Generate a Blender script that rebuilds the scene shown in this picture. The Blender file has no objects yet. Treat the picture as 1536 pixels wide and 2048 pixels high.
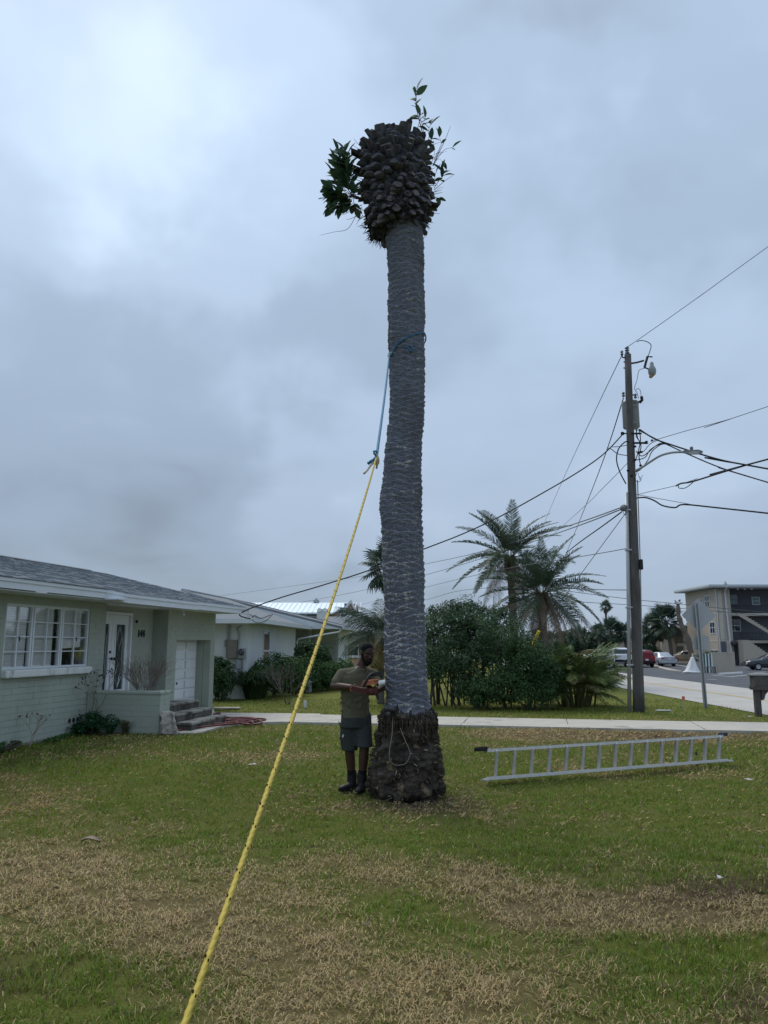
import bpy, math, random
import numpy as np
from mathutils import Vector, Matrix, noise, Euler
rnd = random.Random(7)
SC = bpy.context.scene
COL = SC.collection
R = math.radians
# ------------------------------------------------------------------ camera
F = 1539.0; CH = 1.75; TH = math.atan((1288-1024)/F); CT, ST = math.cos(TH), math.sin(TH)
cd = bpy.data.cameras.new('camera'); cam = bpy.data.objects.new('camera', cd); COL.objects.link(cam)
cam.location = (0, 0, CH); cam.rotation_euler = (math.pi/2+TH, 0, 0)
cd.sensor_fit = 'VERTICAL'; cd.sensor_height = 24; cd.lens = 24*F/2048; cd.clip_start = .05; cd.clip_end = 3000
SC.camera = cam
SC.view_settings.view_transform = 'Standard'; SC.view_settings.look = 'None'
SC.view_settings.exposure = 0.50; SC.view_settings.gamma = 1.0
SC.view_settings.use_curve_mapping = False
try:
    SC.cycles.max_bounces = 6; SC.cycles.transparent_max_bounces = 12; SC.cycles.use_denoising = True
except Exception: pass

def ray(x, y):
    u = (x-768)/F; v = (1024-y)/F
    return Vector((u, CT-v*ST, ST+v*CT))
def P(x, y, Y):                                  # the point at depth Y seen at photo position x, y
    r = ray(x, y); t = Y/r.y
    return Vector((r.x*t, Y, CH+r.z*t))
def G(x, y, z=0.0):
    r = ray(x, y); t = (z-CH)/r.z
    return Vector((r.x*t, r.y*t, z))

# ------------------------------------------------------------------ sky
W = bpy.data.worlds.new('World'); SC.world = W; W.use_nodes = True
nt = W.node_tree; nt.nodes.clear()
def N(tree, typ, **kw):
    n = tree.nodes.new(typ)
    for k, v in kw.items(): setattr(n, k, v)
    return n
def math_(tree, op, a, b=None, c=None, clamp=False):
    n = tree.nodes.new('ShaderNodeMath'); n.operation = op; n.use_clamp = clamp
    for i, v in enumerate((a, b, c)):
        if v is None: continue
        if isinstance(v, (int, float)): n.inputs[i].default_value = v
        else: tree.links.new(v, n.inputs[i])
    return n.outputs[0]
SUN_EL, SUN_AZ = R(52), R(-28)                   # high, ahead of the camera and a little to the left
def build_sky():
    L = nt.links.new
    out = N(nt, 'ShaderNodeOutputWorld'); bg = N(nt, 'ShaderNodeBackground')
    sky = N(nt, 'ShaderNodeTexSky', sky_type='NISHITA'); sky.sun_disc = False
    sky.sun_elevation = SUN_EL; sky.sun_rotation = SUN_AZ
    tc = N(nt, 'ShaderNodeTexCoord'); D = tc.outputs['Generated']
    sep = N(nt, 'ShaderNodeSeparateXYZ'); L(D, sep.inputs[0])
    z = math_(nt, 'MAXIMUM', sep.outputs[2], 0.0)
    zz = math_(nt, 'ADD', z, .38)
    cmb = N(nt, 'ShaderNodeCombineXYZ')
    L(math_(nt, 'DIVIDE', sep.outputs[0], zz), cmb.inputs[0]); L(math_(nt, 'DIVIDE', sep.outputs[1], zz), cmb.inputs[1])
    def nz(scale, det, rough, dist, off):
        m = N(nt, 'ShaderNodeMapping'); m.inputs['Location'].default_value = off; L(cmb.outputs[0], m.inputs[0])
        t = N(nt, 'ShaderNodeTexNoise'); t.inputs['Scale'].default_value = scale; t.inputs['Detail'].default_value = det
        t.inputs['Roughness'].default_value = rough; t.inputs['Distortion'].default_value = dist
        L(m.outputs[0], t.inputs['Vector']); return t.outputs[0]
    n1 = nz(1.25, 3, .45, .3, (3.1, .7, 0)); n2 = nz(3.0, 4, .5, .25, (8.2, 4.4, 1))
    f = math_(nt, 'ADD', math_(nt, 'MULTIPLY', n1, .62), math_(nt, 'MULTIPLY', n2, .38))   # ~.5 mean
    f = math_(nt, 'MULTIPLY_ADD', math_(nt, 'SUBTRACT', f, .5), SKY_CONTRAST, .5)
    # broad thick and thin regions of the cloud deck
    wn = N(nt, 'ShaderNodeTexNoise'); wn.inputs['Scale'].default_value = 4.5; wn.inputs['Detail'].default_value = 4; L(D, wn.inputs['Vector'])
    ws = N(nt, 'ShaderNodeVectorMath', operation='SUBTRACT'); L(wn.outputs['Color'], ws.inputs[0]); ws.inputs[1].default_value = (.5, .5, .5)
    wm = N(nt, 'ShaderNodeVectorMath', operation='MULTIPLY_ADD'); L(ws.outputs[0], wm.inputs[0]); wm.inputs[1].default_value = (.55, .55, .55); L(D, wm.inputs[2])
    wd = N(nt, 'ShaderNodeVectorMath', operation='NORMALIZE'); L(wm.outputs[0], wd.inputs[0]); D = wd.outputs[0]
    for px, py, wid, amp in SKY_LOBES:
        d = ray(px, py).normalized()
        vm = N(nt, 'ShaderNodeVectorMath', operation='DOT_PRODUCT'); L(D, vm.inputs[0]); vm.inputs[1].default_value = d
        a = math_(nt, 'DIVIDE', math_(nt, 'SUBTRACT', 1.0, vm.outputs['Value']), 1-math.cos(R(wid)))
        g = math_(nt, 'POWER', 2.718, math_(nt, 'MULTIPLY', a, -1.0))
        f = math_(nt, 'MULTIPLY_ADD', g, amp, f)
    cr = N(nt, 'ShaderNodeValToRGB'); cr.color_ramp.interpolation = 'EASE'
    e = cr.color_ramp.elements
    for i, (p, c) in enumerate(SKY_RAMP):
        el = e[i] if i < 2 else e.new(p)
        el.position = p; el.color = (*c, 1)
    L(f, cr.inputs[0])
    # an overcast deck is brighter towards the zenith
    gain = math_(nt, 'MULTIPLY_ADD', z, SKY_RISE, SKY_BASE)
    mul = N(nt, 'ShaderNodeMix', data_type='RGBA', blend_type='MULTIPLY'); mul.inputs[0].default_value = 1
    L(cr.outputs[0], mul.inputs[6])
    gc = N(nt, 'ShaderNodeCombineColor'); [L(gain, gc.inputs[i]) for i in range(3)]
    L(gc.outputs[0], mul.inputs[7])
    sk = N(nt, 'ShaderNodeMix', data_type='RGBA', blend_type='MULTIPLY'); sk.inputs[0].default_value = 1
    L(sky.outputs[0], sk.inputs[6]); sk.inputs[7].default_value = (.08, .08, .08, 1)
    mx = N(nt, 'ShaderNodeMix', data_type='RGBA'); mx.inputs[0].default_value = .93
    L(sk.outputs[2], mx.inputs[6]); L(mul.outputs[2], mx.inputs[7])
    L(mx.outputs[2], bg.inputs[0]); bg.inputs[1].default_value = 1.0
    L(bg.outputs[0], out.inputs[0])
SKY_CONTRAST = 1.0
SKY_BASE, SKY_RISE = .59, .62
SKY_LOBES = [(230, 220, 10, .12), (40, 60, 12, .03), (330, 420, 6, .16), (760, 880, 8, .10), (1150, 560, 10, .10), (560, 130, 5, -.05), (870, 260, 7, .05), (180, 760, 13, -.12), (170, 1090, 11, -.14),
             (520, 700, 8, -.05), (560, 870, 5, .08), (1300, 80, 14, -.24), (1050, 100, 9, -.12), (1420, 1160, 14, .05), (940, 1030, 8, .06), (620, 1100, 9, -.06), (700, 560, 6, -.04)]
SKY_RAMP = [(.12, (.25, .31, .395)), (1.0, (.72, .83, .97)), (.36, (.335, .43, .56)), (.54, (.43, .54, .70)), (.78, (.56, .69, .86))]
build_sky()
sl = bpy.data.lights.new('sun', 'SUN'); sl.energy = 1.5; sl.angle = R(30); sl.color = (1, .93, .82)
sun = bpy.data.objects.new('sun', sl); COL.objects.link(sun); sun.location = (-20, 40, 60)
sd = Vector((math.sin(SUN_AZ)*math.cos(SUN_EL), math.cos(SUN_AZ)*math.cos(SUN_EL), math.sin(SUN_EL)))
sun.rotation_euler = sd.to_track_quat('Z', 'Y').to_euler()

# ------------------------------------------------------------------ materials
def mat(name, col, rough=.75, var=.18, vscale=6.0, bump=0.0, bscale=40.0, metal=0.0, attr=None, col2=None, spec=.3, stretch=None, dirt=None, coat=0):
    m = bpy.data.materials.new(name); m.use_nodes = True; t = m.node_tree; L = t.links.new
    b = t.nodes['Principled BSDF']; b.inputs['Roughness'].default_value = rough; b.inputs['Metallic'].default_value = metal
    b.inputs['Specular IOR Level'].default_value = spec
    if coat: b.inputs['Coat Weight'].default_value = coat
    g = N(t, 'ShaderNodeNewGeometry'); pos = g.outputs['Position']
    if stretch:
        mp = N(t, 'ShaderNodeMapping'); mp.inputs['Scale'].default_value = stretch; L(pos, mp.inputs[0]); pos = mp.outputs[0]
    n = N(t, 'ShaderNodeTexNoise'); n.inputs['Scale'].default_value = vscale; n.inputs['Detail'].default_value = 5; n.inputs['Roughness'].default_value = .6
    L(pos, n.inputs['Vector'])
    if attr:
        a = N(t, 'ShaderNodeAttribute'); a.attribute_name = attr; base = a.outputs['Color']
    else:
        rgb = N(t, 'ShaderNodeRGB'); rgb.outputs[0].default_value = (*col, 1); base = rgb.outputs[0]
    if col2:
        mr = N(t, 'ShaderNodeMapRange'); mr.inputs['From Min'].default_value = .38; mr.inputs['From Max'].default_value = .66; L(n.outputs[0], mr.inputs[0])
        mx = N(t, 'ShaderNodeMix', data_type='RGBA'); L(mr.outputs[0], mx.inputs[0]); L(base, mx.inputs[6]); mx.inputs[7].default_value = (*col2, 1); base = mx.outputs[2]
    if var:
        k = math_(t, 'MULTIPLY_ADD', math_(t, 'SUBTRACT', n.outputs[0], .5), var*4, 1.0)
        cc = N(t, 'ShaderNodeCombineColor'); [L(k, cc.inputs[i]) for i in range(3)]
        mu = N(t, 'ShaderNodeMix', data_type='RGBA', blend_type='MULTIPLY'); mu.inputs[0].default_value = 1; L(base, mu.inputs[6]); L(cc.outputs[0], mu.inputs[7]); base = mu.outputs[2]
    if dirt:                                     # (colour, scale, low, high): stains with a shape of their own
        dc, dsc, lo, hi = dirt
        mp2 = N(t, 'ShaderNodeMapping'); mp2.inputs['Scale'].default_value = (1, 1, .45); L(g.outputs['Position'], mp2.inputs[0])
        n2 = N(t, 'ShaderNodeTexNoise'); n2.inputs['Scale'].default_value = dsc; n2.inputs['Detail'].default_value = 6; n2.inputs['Roughness'].default_value = .65; L(mp2.outputs[0], n2.inputs['Vector'])
        mr2 = N(t, 'ShaderNodeMapRange'); mr2.inputs['From Min'].default_value = lo; mr2.inputs['From Max'].default_value = hi; L(n2.outputs[0], mr2.inputs[0])
        md = N(t, 'ShaderNodeMix', data_type='RGBA'); L(mr2.outputs[0], md.inputs[0]); L(base, md.inputs[6]); md.inputs[7].default_value = (*dc, 1); base = md.outputs[2]
    L(base, b.inputs['Base Color'])
    if bump:
        n3 = N(t, 'ShaderNodeTexNoise'); n3.inputs['Scale'].default_value = bscale; n3.inputs['Detail'].default_value = 4; L(pos, n3.inputs['Vector'])
        bp = N(t, 'ShaderNodeBump'); bp.inputs['Strength'].default_value = bump; bp.inputs['Distance'].default_value = .02; L(n3.outputs[0], bp.inputs['Height']); L(bp.outputs[0], b.inputs['Normal'])
    return m
def leafmat(name, rough=.5, trans=.25, attr='col', spec=.35):
    m = bpy.data.materials.new(name); m.use_nodes = True; t = m.node_tree; L = t.links.new
    b = t.nodes['Principled BSDF']; b.inputs['Roughness'].default_value = rough; b.inputs['Specular IOR Level'].default_value = spec
    a = N(t, 'ShaderNodeAttribute'); a.attribute_name = attr
    L(a.outputs['Color'], b.inputs['Base Color'])
    tr = N(t, 'ShaderNodeBsdfTranslucent'); L(a.outputs['Color'], tr.inputs[0])
    mx = N(t, 'ShaderNodeMixShader'); mx.inputs[0].default_value = trans
    L(b.outputs[0], mx.inputs[1]); L(tr.outputs[0], mx.inputs[2]); L(mx.outputs[0], t.nodes['Material Output'].inputs[0])
    return m
def glassmat(name, tint=(.9, .95, .95), refl=1.0):
    m = bpy.data.materials.new(name); m.use_nodes = True; t = m.node_tree; L = t.links.new
    t.nodes.remove(t.nodes['Principled BSDF'])
    tr = N(t, 'ShaderNodeBsdfTransparent'); tr.inputs[0].default_value = (*tint, 1)
    gl = N(t, 'ShaderNodeBsdfGlossy'); gl.inputs['Roughness'].default_value = .03
    fr = N(t, 'ShaderNodeFresnel'); fr.inputs[0].default_value = 1.5
    mx = N(t, 'ShaderNodeMixShader'); L(math_(t, 'MULTIPLY', fr.outputs[0], refl, clamp=True), mx.inputs[0]); L(tr.outputs[0], mx.inputs[1]); L(gl.outputs[0], mx.inputs[2])
    L(mx.outputs[0], t.nodes['Material Output'].inputs[0])
    return m

# ------------------------------------------------------------------ objects
def tag(o, label=None, cat=None, group=None, kind=None):
    if label: o['label'] = label
    if cat: o['category'] = cat
    if group: o['group'] = group
    if kind: o['kind'] = kind
    return o
def thing(name, label, cat, loc=(0, 0, 0), rotz=0.0, group=None):
    o = bpy.data.objects.new(name, None); COL.objects.link(o); o.empty_display_size = .2
    o.location = loc; o.rotation_euler = (0, 0, rotz)
    return tag(o, label, cat, group)
def link(name, me, m=None, parent=None, loc=None, rot=None, scale=None):
    o = bpy.data.objects.new(name, me); COL.objects.link(o)
    if m is not None and not me.materials: me.materials.append(m)
    if parent is not None: o.parent = parent
    if loc is not None: o.location = loc
    if rot is not None: o.rotation_euler = rot
    if scale is not None: o.scale = scale
    return o
def basis(d):
    d = Vector(d).normalized(); a = Vector((0, 0, 1)) if abs(d.z) < .95 else Vector((0, 1, 0))
    x = a.cross(d).normalized(); return x, d.cross(x)
class MB:
    def __init__(s, off=(0, 0, 0)):
        s.v = []; s.f = []; s.c = []; s.off = Vector(off)
    def add(s, vs, fs, col=None):
        n = len(s.v); s.v += [tuple(Vector(p)-s.off) for p in vs]; s.f += [tuple(i+n for i in f) for f in fs]
        if col is not None: s.c += [col]*len(vs)
        return s
    def box(s, lo, hi, col=None):
        (a, b, c), (d, e, f) = lo, hi
        return s.add([(a, b, c), (d, b, c), (d, e, c), (a, e, c), (a, b, f), (d, b, f), (d, e, f), (a, e, f)],
                     [(0, 3, 2, 1), (4, 5, 6, 7), (0, 1, 5, 4), (1, 2, 6, 5), (2, 3, 7, 6), (3, 0, 4, 7)], col)
    def obox(s, c, size, M=None, col=None, bev=0.0):      # oriented box round c
        c = Vector(c); h = Vector(size)/2; M = M or Matrix.Identity(3)
        if bev <= 0:
            vs = [c+M@Vector((x*h.x, y*h.y, z*h.z)) for z in (-1, 1) for x, y in ((-1, -1), (1, -1), (1, 1), (-1, 1))]
            return s.add(vs, [(0, 3, 2, 1), (4, 5, 6, 7), (0, 1, 5, 4), (1, 2, 6, 5), (2, 3, 7, 6), (3, 0, 4, 7)], col)
        b = min(bev, min(h)*.9); vs = []
        for z, q in ((-h.z, b), (-h.z+b, 0), (h.z-b, 0), (h.z, b)):
            for x, y in ((-1, -1), (1, -1), (1, 1), (-1, 1)):
                X, Y_ = x*(h.x-q), y*(h.y-q)
                e = b if q == 0 else b*.4
                vs += [c+M@Vector((X-x*(e if x*y > 0 else 0), Y_-y*(0 if x*y > 0 else e), z)), c+M@Vector((X-x*(0 if x*y > 0 else e), Y_-y*(e if x*y > 0 else 0), z))]
        fs = [tuple(range(7, -1, -1)), tuple(range(24, 32))]
        for r in range(3):
            for k in range(8): fs.append((r*8+k, r*8+(k+1) % 8, r*8+8+(k+1) % 8, r*8+8+k))
        return s.add(vs, fs, col)
    def tube(s, pts, rad, n=8, col=None, cap=True, flat=1.0):
        pts = [Vector(p) for p in pts]; k = len(pts)
        rad = [rad]*k if isinstance(rad, (int, float)) else list(rad)
        vs = []; fs = []; x = y = None
        for i, p in enumerate(pts):
            d = (pts[min(i+1, k-1)]-pts[max(i-1, 0)])
            if d.length < 1e-9: d = Vector((0, 0, 1))
            d.normalize()
            if x is None: x, y = basis(d)
            else:
                x = (x-d*x.dot(d))
                if x.length < 1e-6: x, _ = basis(d)
                x.normalize(); y = d.cross(x)
            for j in range(n):
                a = 2*math.pi*j/n; vs.append(p+x*math.cos(a)*rad[i]+y*math.sin(a)*rad[i]*flat)
        for i in range(k-1):
            for j in range(n): fs.append((i*n+j, i*n+(j+1) % n, (i+1)*n+(j+1) % n, (i+1)*n+j))
        if cap: fs += [tuple(range(n-1, -1, -1)), tuple(range((k-1)*n, k*n))]
        return s.add(vs, fs, col)
    def ball(s, c, r, n=10, m=7, col=None, M=None):
        c = Vector(c); r = (r, r, r) if isinstance(r, (int, float)) else r; vs = []; fs = []
        for i in range(1, m):
            t = math.pi*i/m
            for j in range(n):
                a = 2*math.pi*j/n; q = Vector((r[0]*math.sin(t)*math.cos(a), r[1]*math.sin(t)*math.sin(a), r[2]*math.cos(t)))
                vs.append(c+(M@q if M else q))
        for q in (Vector((0, 0, r[2])), Vector((0, 0, -r[2]))): vs.append(c+(M@q if M else q))
        k = (m-1)*n
        for i in range(m-2):
            for j in range(n): fs.append((i*n+j, (i+1)*n+j, (i+1)*n+(j+1) % n, i*n+(j+1) % n))
        for j in range(n): fs += [(k, j, (j+1) % n), (k+1, (m-2)*n+(j+1) % n, (m-2)*n+j)]
        return s.add(vs, fs, col)
    def lathe(s, prof, c=(0, 0, 0), n=16, M=None, col=None):
        c = Vector(c); vs = []; fs = []
        for r, z in prof:
            for j in range(n):
                a = 2*math.pi*j/n; q = Vector((r*math.cos(a), r*math.sin(a), z)); vs.append(c+(M@q if M else q))
        for i in range(len(prof)-1):
            for j in range(n): fs.append((i*n+j, i*n+(j+1) % n, (i+1)*n+(j+1) % n, (i+1)*n+j))
        fs += [tuple(range(n-1, -1, -1)), tuple(range((len(prof)-1)*n, len(prof)*n))]
        return s.add(vs, fs, col)
    def prism(s, poly, d, col=None):                    # planar polygon pushed along d
        poly = [Vector(p) for p in poly]; d = Vector(d); n = len(poly)
        vs = poly+[p+d for p in poly]
        fs = [tuple(range(n-1, -1, -1)), tuple(range(n, 2*n))]+[(i, (i+1) % n, n+(i+1) % n, n+i) for i in range(n)]
        return s.add(vs, fs, col)
    def mesh(s, name, m=None, smooth=False):
        me = bpy.data.meshes.new(name); me.from_pydata(s.v, [], s.f)
        if s.c:
            a = me.color_attributes.new('col', 'FLOAT_COLOR', 'POINT')
            buf = np.ones((len(s.v), 4), np.float32); buf[:, :3] = np.array(s.c, np.float32)[:, :3]; a.data.foreach_set('color', buf.ravel())
        if smooth: me.polygons.foreach_set('use_smooth', [True]*len(me.polygons))
        if m is not None: me.materials.append(m)
        me.update(); return me
    def build(s, name, m, parent=None, smooth=False, loc=None, rot=None):
        return link(name, s.mesh(name, m, smooth), None, parent, loc, rot)
def arr_mesh(name, V, Fq, col=None, smooth=False):
    """mesh from a vertex array and an array of equal-sided faces"""
    me = bpy.data.meshes.new(name); V = np.asarray(V, np.float32); Fq = np.asarray(Fq, np.int32); k = Fq.shape[1]
    me.vertices.add(len(V)); me.vertices.foreach_set('co', V.ravel())
    me.loops.add(Fq.size); me.loops.foreach_set('vertex_index', Fq.ravel())
    me.polygons.add(len(Fq)); me.polygons.foreach_set('loop_start', np.arange(0, Fq.size, k, dtype=np.int32))
    try: me.polygons.foreach_set('loop_total', np.full(len(Fq), k, np.int32))
    except Exception: pass
    if smooth: me.polygons.foreach_set('use_smooth', np.ones(len(Fq), bool))
    me.update(calc_edges=True)
    if col is not None:
        a = me.color_attributes.new('col', 'FLOAT_COLOR', 'POINT'); b = np.ones((len(V), 4), np.float32); b[:, :3] = col; a.data.foreach_set('color', b.ravel())
    me.validate(); return me
def text_mesh(txt, size, depth):
    c = bpy.data.curves.new('lettering', 'FONT'); c.body = txt; c.size = size; c.extrude = depth; c.align_x = 'CENTER'; c.align_y = 'CENTER'; c.offset = size*.012
    o = bpy.data.objects.new('lettering', c); COL.objects.link(o)
    dg = bpy.context.evaluated_depsgraph_get(); me = bpy.data.meshes.new_from_object(o.evaluated_get(dg))
    bpy.data.objects.remove(o); bpy.data.curves.remove(c); return me
def voxel(mb, name, m, parent, vox, smooth=4, factor=.5):
    """joins overlapping closed shapes into one continuous skin"""
    me = mb.mesh(name); o = bpy.data.objects.new('skin_source', me); COL.objects.link(o)
    r = o.modifiers.new('r', 'REMESH'); r.mode = 'VOXEL'; r.voxel_size = vox; r.use_smooth_shade = True
    if smooth:
        k = o.modifiers.new('s', 'SMOOTH'); k.factor = factor; k.iterations = smooth
    dg = bpy.context.evaluated_depsgraph_get(); out = bpy.data.meshes.new_from_object(o.evaluated_get(dg)); out.name = name
    bpy.data.objects.remove(o); bpy.data.meshes.remove(me)
    out.materials.clear(); out.materials.append(m)
    out.polygons.foreach_set('use_smooth', [True]*len(out.polygons))
    return link(name, out, None, parent)
def sag(a, b, drop, n=14):
    a, b = Vector(a), Vector(b)
    return [a.lerp(b, i/n)-Vector((0, 0, drop*4*(i/n)*(1-i/n))) for i in range(n+1)]
def spline(pts, n=6):
    pts = [Vector(p) for p in pts]; out = []
    for i in range(len(pts)-1):
        p0, p1, p2, p3 = pts[max(i-1, 0)], pts[i], pts[i+1], pts[min(i+2, len(pts)-1)]
        for k in range(n):
            t = k/n; out.append(.5*((2*p1)+(p2-p0)*t+(2*p0-5*p1+4*p2-p3)*t*t+(3*p1-p0-3*p2+p3)*t**3))
    return out+[pts[-1]]
AL = R(11.3); E1 = Vector((math.cos(AL), -math.sin(AL), 0)); E2 = Vector((math.sin(AL), math.cos(AL), 0))
def LW(s, t, z=0.0): return E1*s+E2*t+Vector((0, 0, z))     # the green house's own grid, to world
def toST(p): return (p.x*E1.x+p.y*E1.y, p.x*E2.x+p.y*E2.y)
def leafcloud(n, blobs, size, pal, rng, gap=-.22, shell=.35, lump=.25, lscale=1.6, face=.6, aspect=.45):
    """many leaf-sized faces spread through lumpy volumes"""
    wts = [b[1][0]*b[1][1]+b[1][1]*b[1][2]+b[1][0]*b[1][2] for b in blobs]
    V = []; Fc = []; C = []; cnt = 0; tries = 0
    while cnt < n and tries < n*4:
        tries += 1
        c, r = rng.choices(blobs, wts)[0]
        d = Vector((rng.gauss(0, 1), rng.gauss(0, 1), rng.gauss(0, 1))).normalized()
        k = 1-abs(rng.gauss(0, 1))*shell
        if k < 0: continue
        k *= 1+lump*noise.noise(d*lscale+Vector(c))
        p = Vector((c[0]+d.x*r[0]*k, c[1]+d.y*r[1]*k, c[2]+d.z*r[2]*k))
        if p.z < .02: continue
        if noise.noise(p*(1.1/max(.25, min(r)))*1.4) < gap: continue
        L = size*rng.uniform(.6, 1.35)
        nrm = (d*face+Vector((rng.gauss(0, .5), rng.gauss(0, .5), rng.gauss(.25, .5)))).normalized()
        a = Vector((rng.gauss(0, 1), rng.gauss(0, 1), rng.gauss(-.2, .8))); a = (a-nrm*a.dot(nrm)).normalized(); b = nrm.cross(a)
        w = L*aspect; i = len(V)
        V += [p-a*L*.5, p+b*w*.5-nrm*w*.12, p+a*L*.5, p-b*w*.5-nrm*w*.12]; Fc.append((i, i+1, i+2, i+3))
        q = rng.choices(pal, [x[1] for x in pal])[0][0]; h = rng.uniform(.75, 1.25); C += [tuple(x*h for x in q)]*4; cnt += 1
    return arr_mesh('foliage', [tuple(v) for v in V], Fc, np.array(C, np.float32))
# ------------------------------------------------------------------ ground, lawn
M = {}
M['ground'] = mat('lawn_soil', (0, 0, 0), .95, .42, 55, .8, 90, attr='col', spec=.1)
M['concrete'] = mat('walk_concrete', (.43, .40, .345), .9, .10, 2.5, .25, 60, dirt=((.20, .19, .17), 1.1, .56, .74), spec=.2)
M['road'] = mat('road_concrete', (.42, .40, .365), .9, .07, .8, .2, 40, dirt=((.28, .27, .25), .6, .55, .75), spec=.2)
M['asphalt'] = mat('parking_asphalt', (.075, .08, .09), .9, .12, 1.2, .3, 60, dirt=((.12, .12, .125), .5, .52, .7), spec=.25)
M['yellow_paint'] = mat('yellow_line_paint', (.50, .36, .12), .85, .2, 3, spec=.2)
M['white_paint'] = mat('white_line_paint', (.62, .62, .60), .8, .12, 4, spec=.2)
M['blade'] = leafmat('grass_blades', .6, .28)
# worn and green places of the lawn: (photo x, y, reach x, reach y, amount), projected once onto the ground
DRY = [(330, 1850, 420, 150, .36), (120, 1730, 190, 70, .34), (560, 1760, 170, 50, .30), (650, 1930, 260, 90, .35), (500, 2030, 240, 60, .15), (1060, 1790, 150, 50, .75), (950, 1740, 80, 30, .55), (1270, 1815, 230, 38, .85),
       (1480, 1815, 120, 30, .6), (1100, 1930, 380, 60, .20), (1250, 2020, 300, 50, .26), (70, 1590, 120, 40, .45), (260, 1485, 100, 20, .40), (520, 1507, 110, 14, .45),
       (1150, 1468, 260, 14, .75), (1400, 1470, 200, 14, .6), (820, 1612, 120, 22, .55), (300, 1640, 140, 22, .22), (1000, 1990, 200, 60, .30), (800, 1450, 200, 6, .15),
       (820, 1800, 130, 30, -.45), (830, 1690, 200, 30, -.40), (90, 2010, 170, 60, -.55), (880, 1860, 90, 40, -.30), (1500, 1890, 90, 40, -.4), (400, 1590, 330, 60, -.20), (620, 1660, 200, 22, -.12),
       (1150, 1620, 330, 60, -.14), (700, 1520, 120, 40, -.25), (760, 1985, 80, 60, -.2), (1340, 1890, 160, 30, -.1)]
BROWN = [(1420, 1778, 170, 24, .75), (1510, 1990, 80, 40, .8), (20, 1940, 60, 30, .3), (820, 1608, 110, 16, .8), (1300, 1470, 300, 10, .45), (900, 1590, 60, 14, .35), (1500, 1760, 100, 20, .4)]
def to_px(x, y):
    d = y*CT-CH*ST; d = np.maximum(d, .3)
    return 768+F*x/d, 1024-F*(-CH*CT-y*ST)/d
_pt = np.random.RandomState(3).rand(64, 64)
def vnoise(x, y, sc):
    x = x*sc; y = y*sc; xi = np.floor(x).astype(int); yi = np.floor(y).astype(int); fx = x-xi; fy = y-yi
    fx = fx*fx*(3-2*fx); fy = fy*fy*(3-2*fy); T = lambda a, b: _pt[a % 64, b % 64]
    return (T(xi, yi)*(1-fx)+T(xi+1, yi)*fx)*(1-fy)+(T(xi, yi+1)*(1-fx)+T(xi+1, yi+1)*fx)*fy-.5
def lawn_state(x, y):
    px, py = to_px(x, y)
    d = .19+.42*vnoise(x+3, y, .7)+.40*vnoise(x, y+9, 1.9)+.40*vnoise(x, y, 4.7); b = .08+.25*np.maximum(0, vnoise(x+20, y, .9))
    front = (y > 3.2)
    for cx, cy, rx, ry, a in DRY:
        d = d+np.where(front, a*np.exp(-(((px-cx)/rx)**2+((py-cy)/ry)**2)), 0)
    for cx, cy, rx, ry, a in BROWN:
        b = b+np.where(front, a*np.exp(-(((px-cx)/rx)**2+((py-cy)/ry)**2)), 0)
    far = np.clip((y-19.5)/1.5, 0, 1)
    d = d*(1-far)+far*(.10+.25*vnoise(x, y, .8))
    return np.clip(d, 0, 1), np.clip(b, 0, 1)
GREEN = np.array((.108, .198, .018)); OLIVE = np.array((.215, .25, .038)); STRAW = np.array((.49, .365, .165)); BRN = np.array((.17, .115, .065)); SOIL = np.array((.075, .065, .032))
def axis_(lo, hi, step):
    a = list(np.arange(lo, hi+1e-6, step)); k = step; up = a[-1]; dn = a[0]; hi_, lo_ = [], []
    while up < 1400:
        k *= 1.45; up += k; dn -= k; hi_.append(up); lo_.append(dn)
    return np.array(lo_[::-1]+a+hi_)
def zgv(x, y):                                    # the parking lot lies a little lower than the street
    a = np.clip((y-34)/32, 0, 1); b = np.clip((x-15.2)/4, 0, 1); return -.58*a*a*(3-2*a)*b*b*(3-2*b)
def zg(x, y): return float(zgv(np.array([x]), np.array([y]))[0])
def Gd(px, py, dz=0.0):                           # ground point seen at a photo position, over the sloping lot
    z = 0.0
    for _ in range(12): p = G(px, py, z); z = .5*z+.5*zg(p.x, p.y)
    p = G(px, py, z); p.z += dz; return p
def build_ground():
    X = axis_(-13, 16, .17); Y = axis_(-2, 32, .17)
    gx, gy = np.meshgrid(X, Y); n, m = gx.shape
    d, b = lawn_state(gx.ravel(), gy.ravel())
    z = .035*vnoise(gx.ravel(), gy.ravel(), .55)+.02*vnoise(gx.ravel(), gy.ravel(), 1.7)
    z = np.where(np.abs(gx.ravel()) < 40, z, 0)*np.clip((9.7-gx.ravel())/1.5, 0, 1)-.035+zgv(gx.ravel(), gy.ravel())
    V = np.stack([gx.ravel(), gy.ravel(), z], 1)
    idx = np.arange(n*m).reshape(n, m)
    Fq = np.stack([idx[:-1, :-1].ravel(), idx[:-1, 1:].ravel(), idx[1:, 1:].ravel(), idx[1:, :-1].ravel()], 1)
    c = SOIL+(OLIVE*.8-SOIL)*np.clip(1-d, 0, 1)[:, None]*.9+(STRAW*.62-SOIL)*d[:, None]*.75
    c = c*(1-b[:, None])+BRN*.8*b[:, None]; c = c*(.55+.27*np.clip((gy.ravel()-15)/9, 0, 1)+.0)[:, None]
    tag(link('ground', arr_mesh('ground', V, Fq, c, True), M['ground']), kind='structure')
build_ground()
WALK = [(330, 1467), (398, 1467), (450, 1451), (530, 1445), (640, 1442), (640, 1428), (430, 1426), (427, 1419), (360, 1419), (330, 1440)]
WALKP = [G(*p) for p in WALK]
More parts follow.
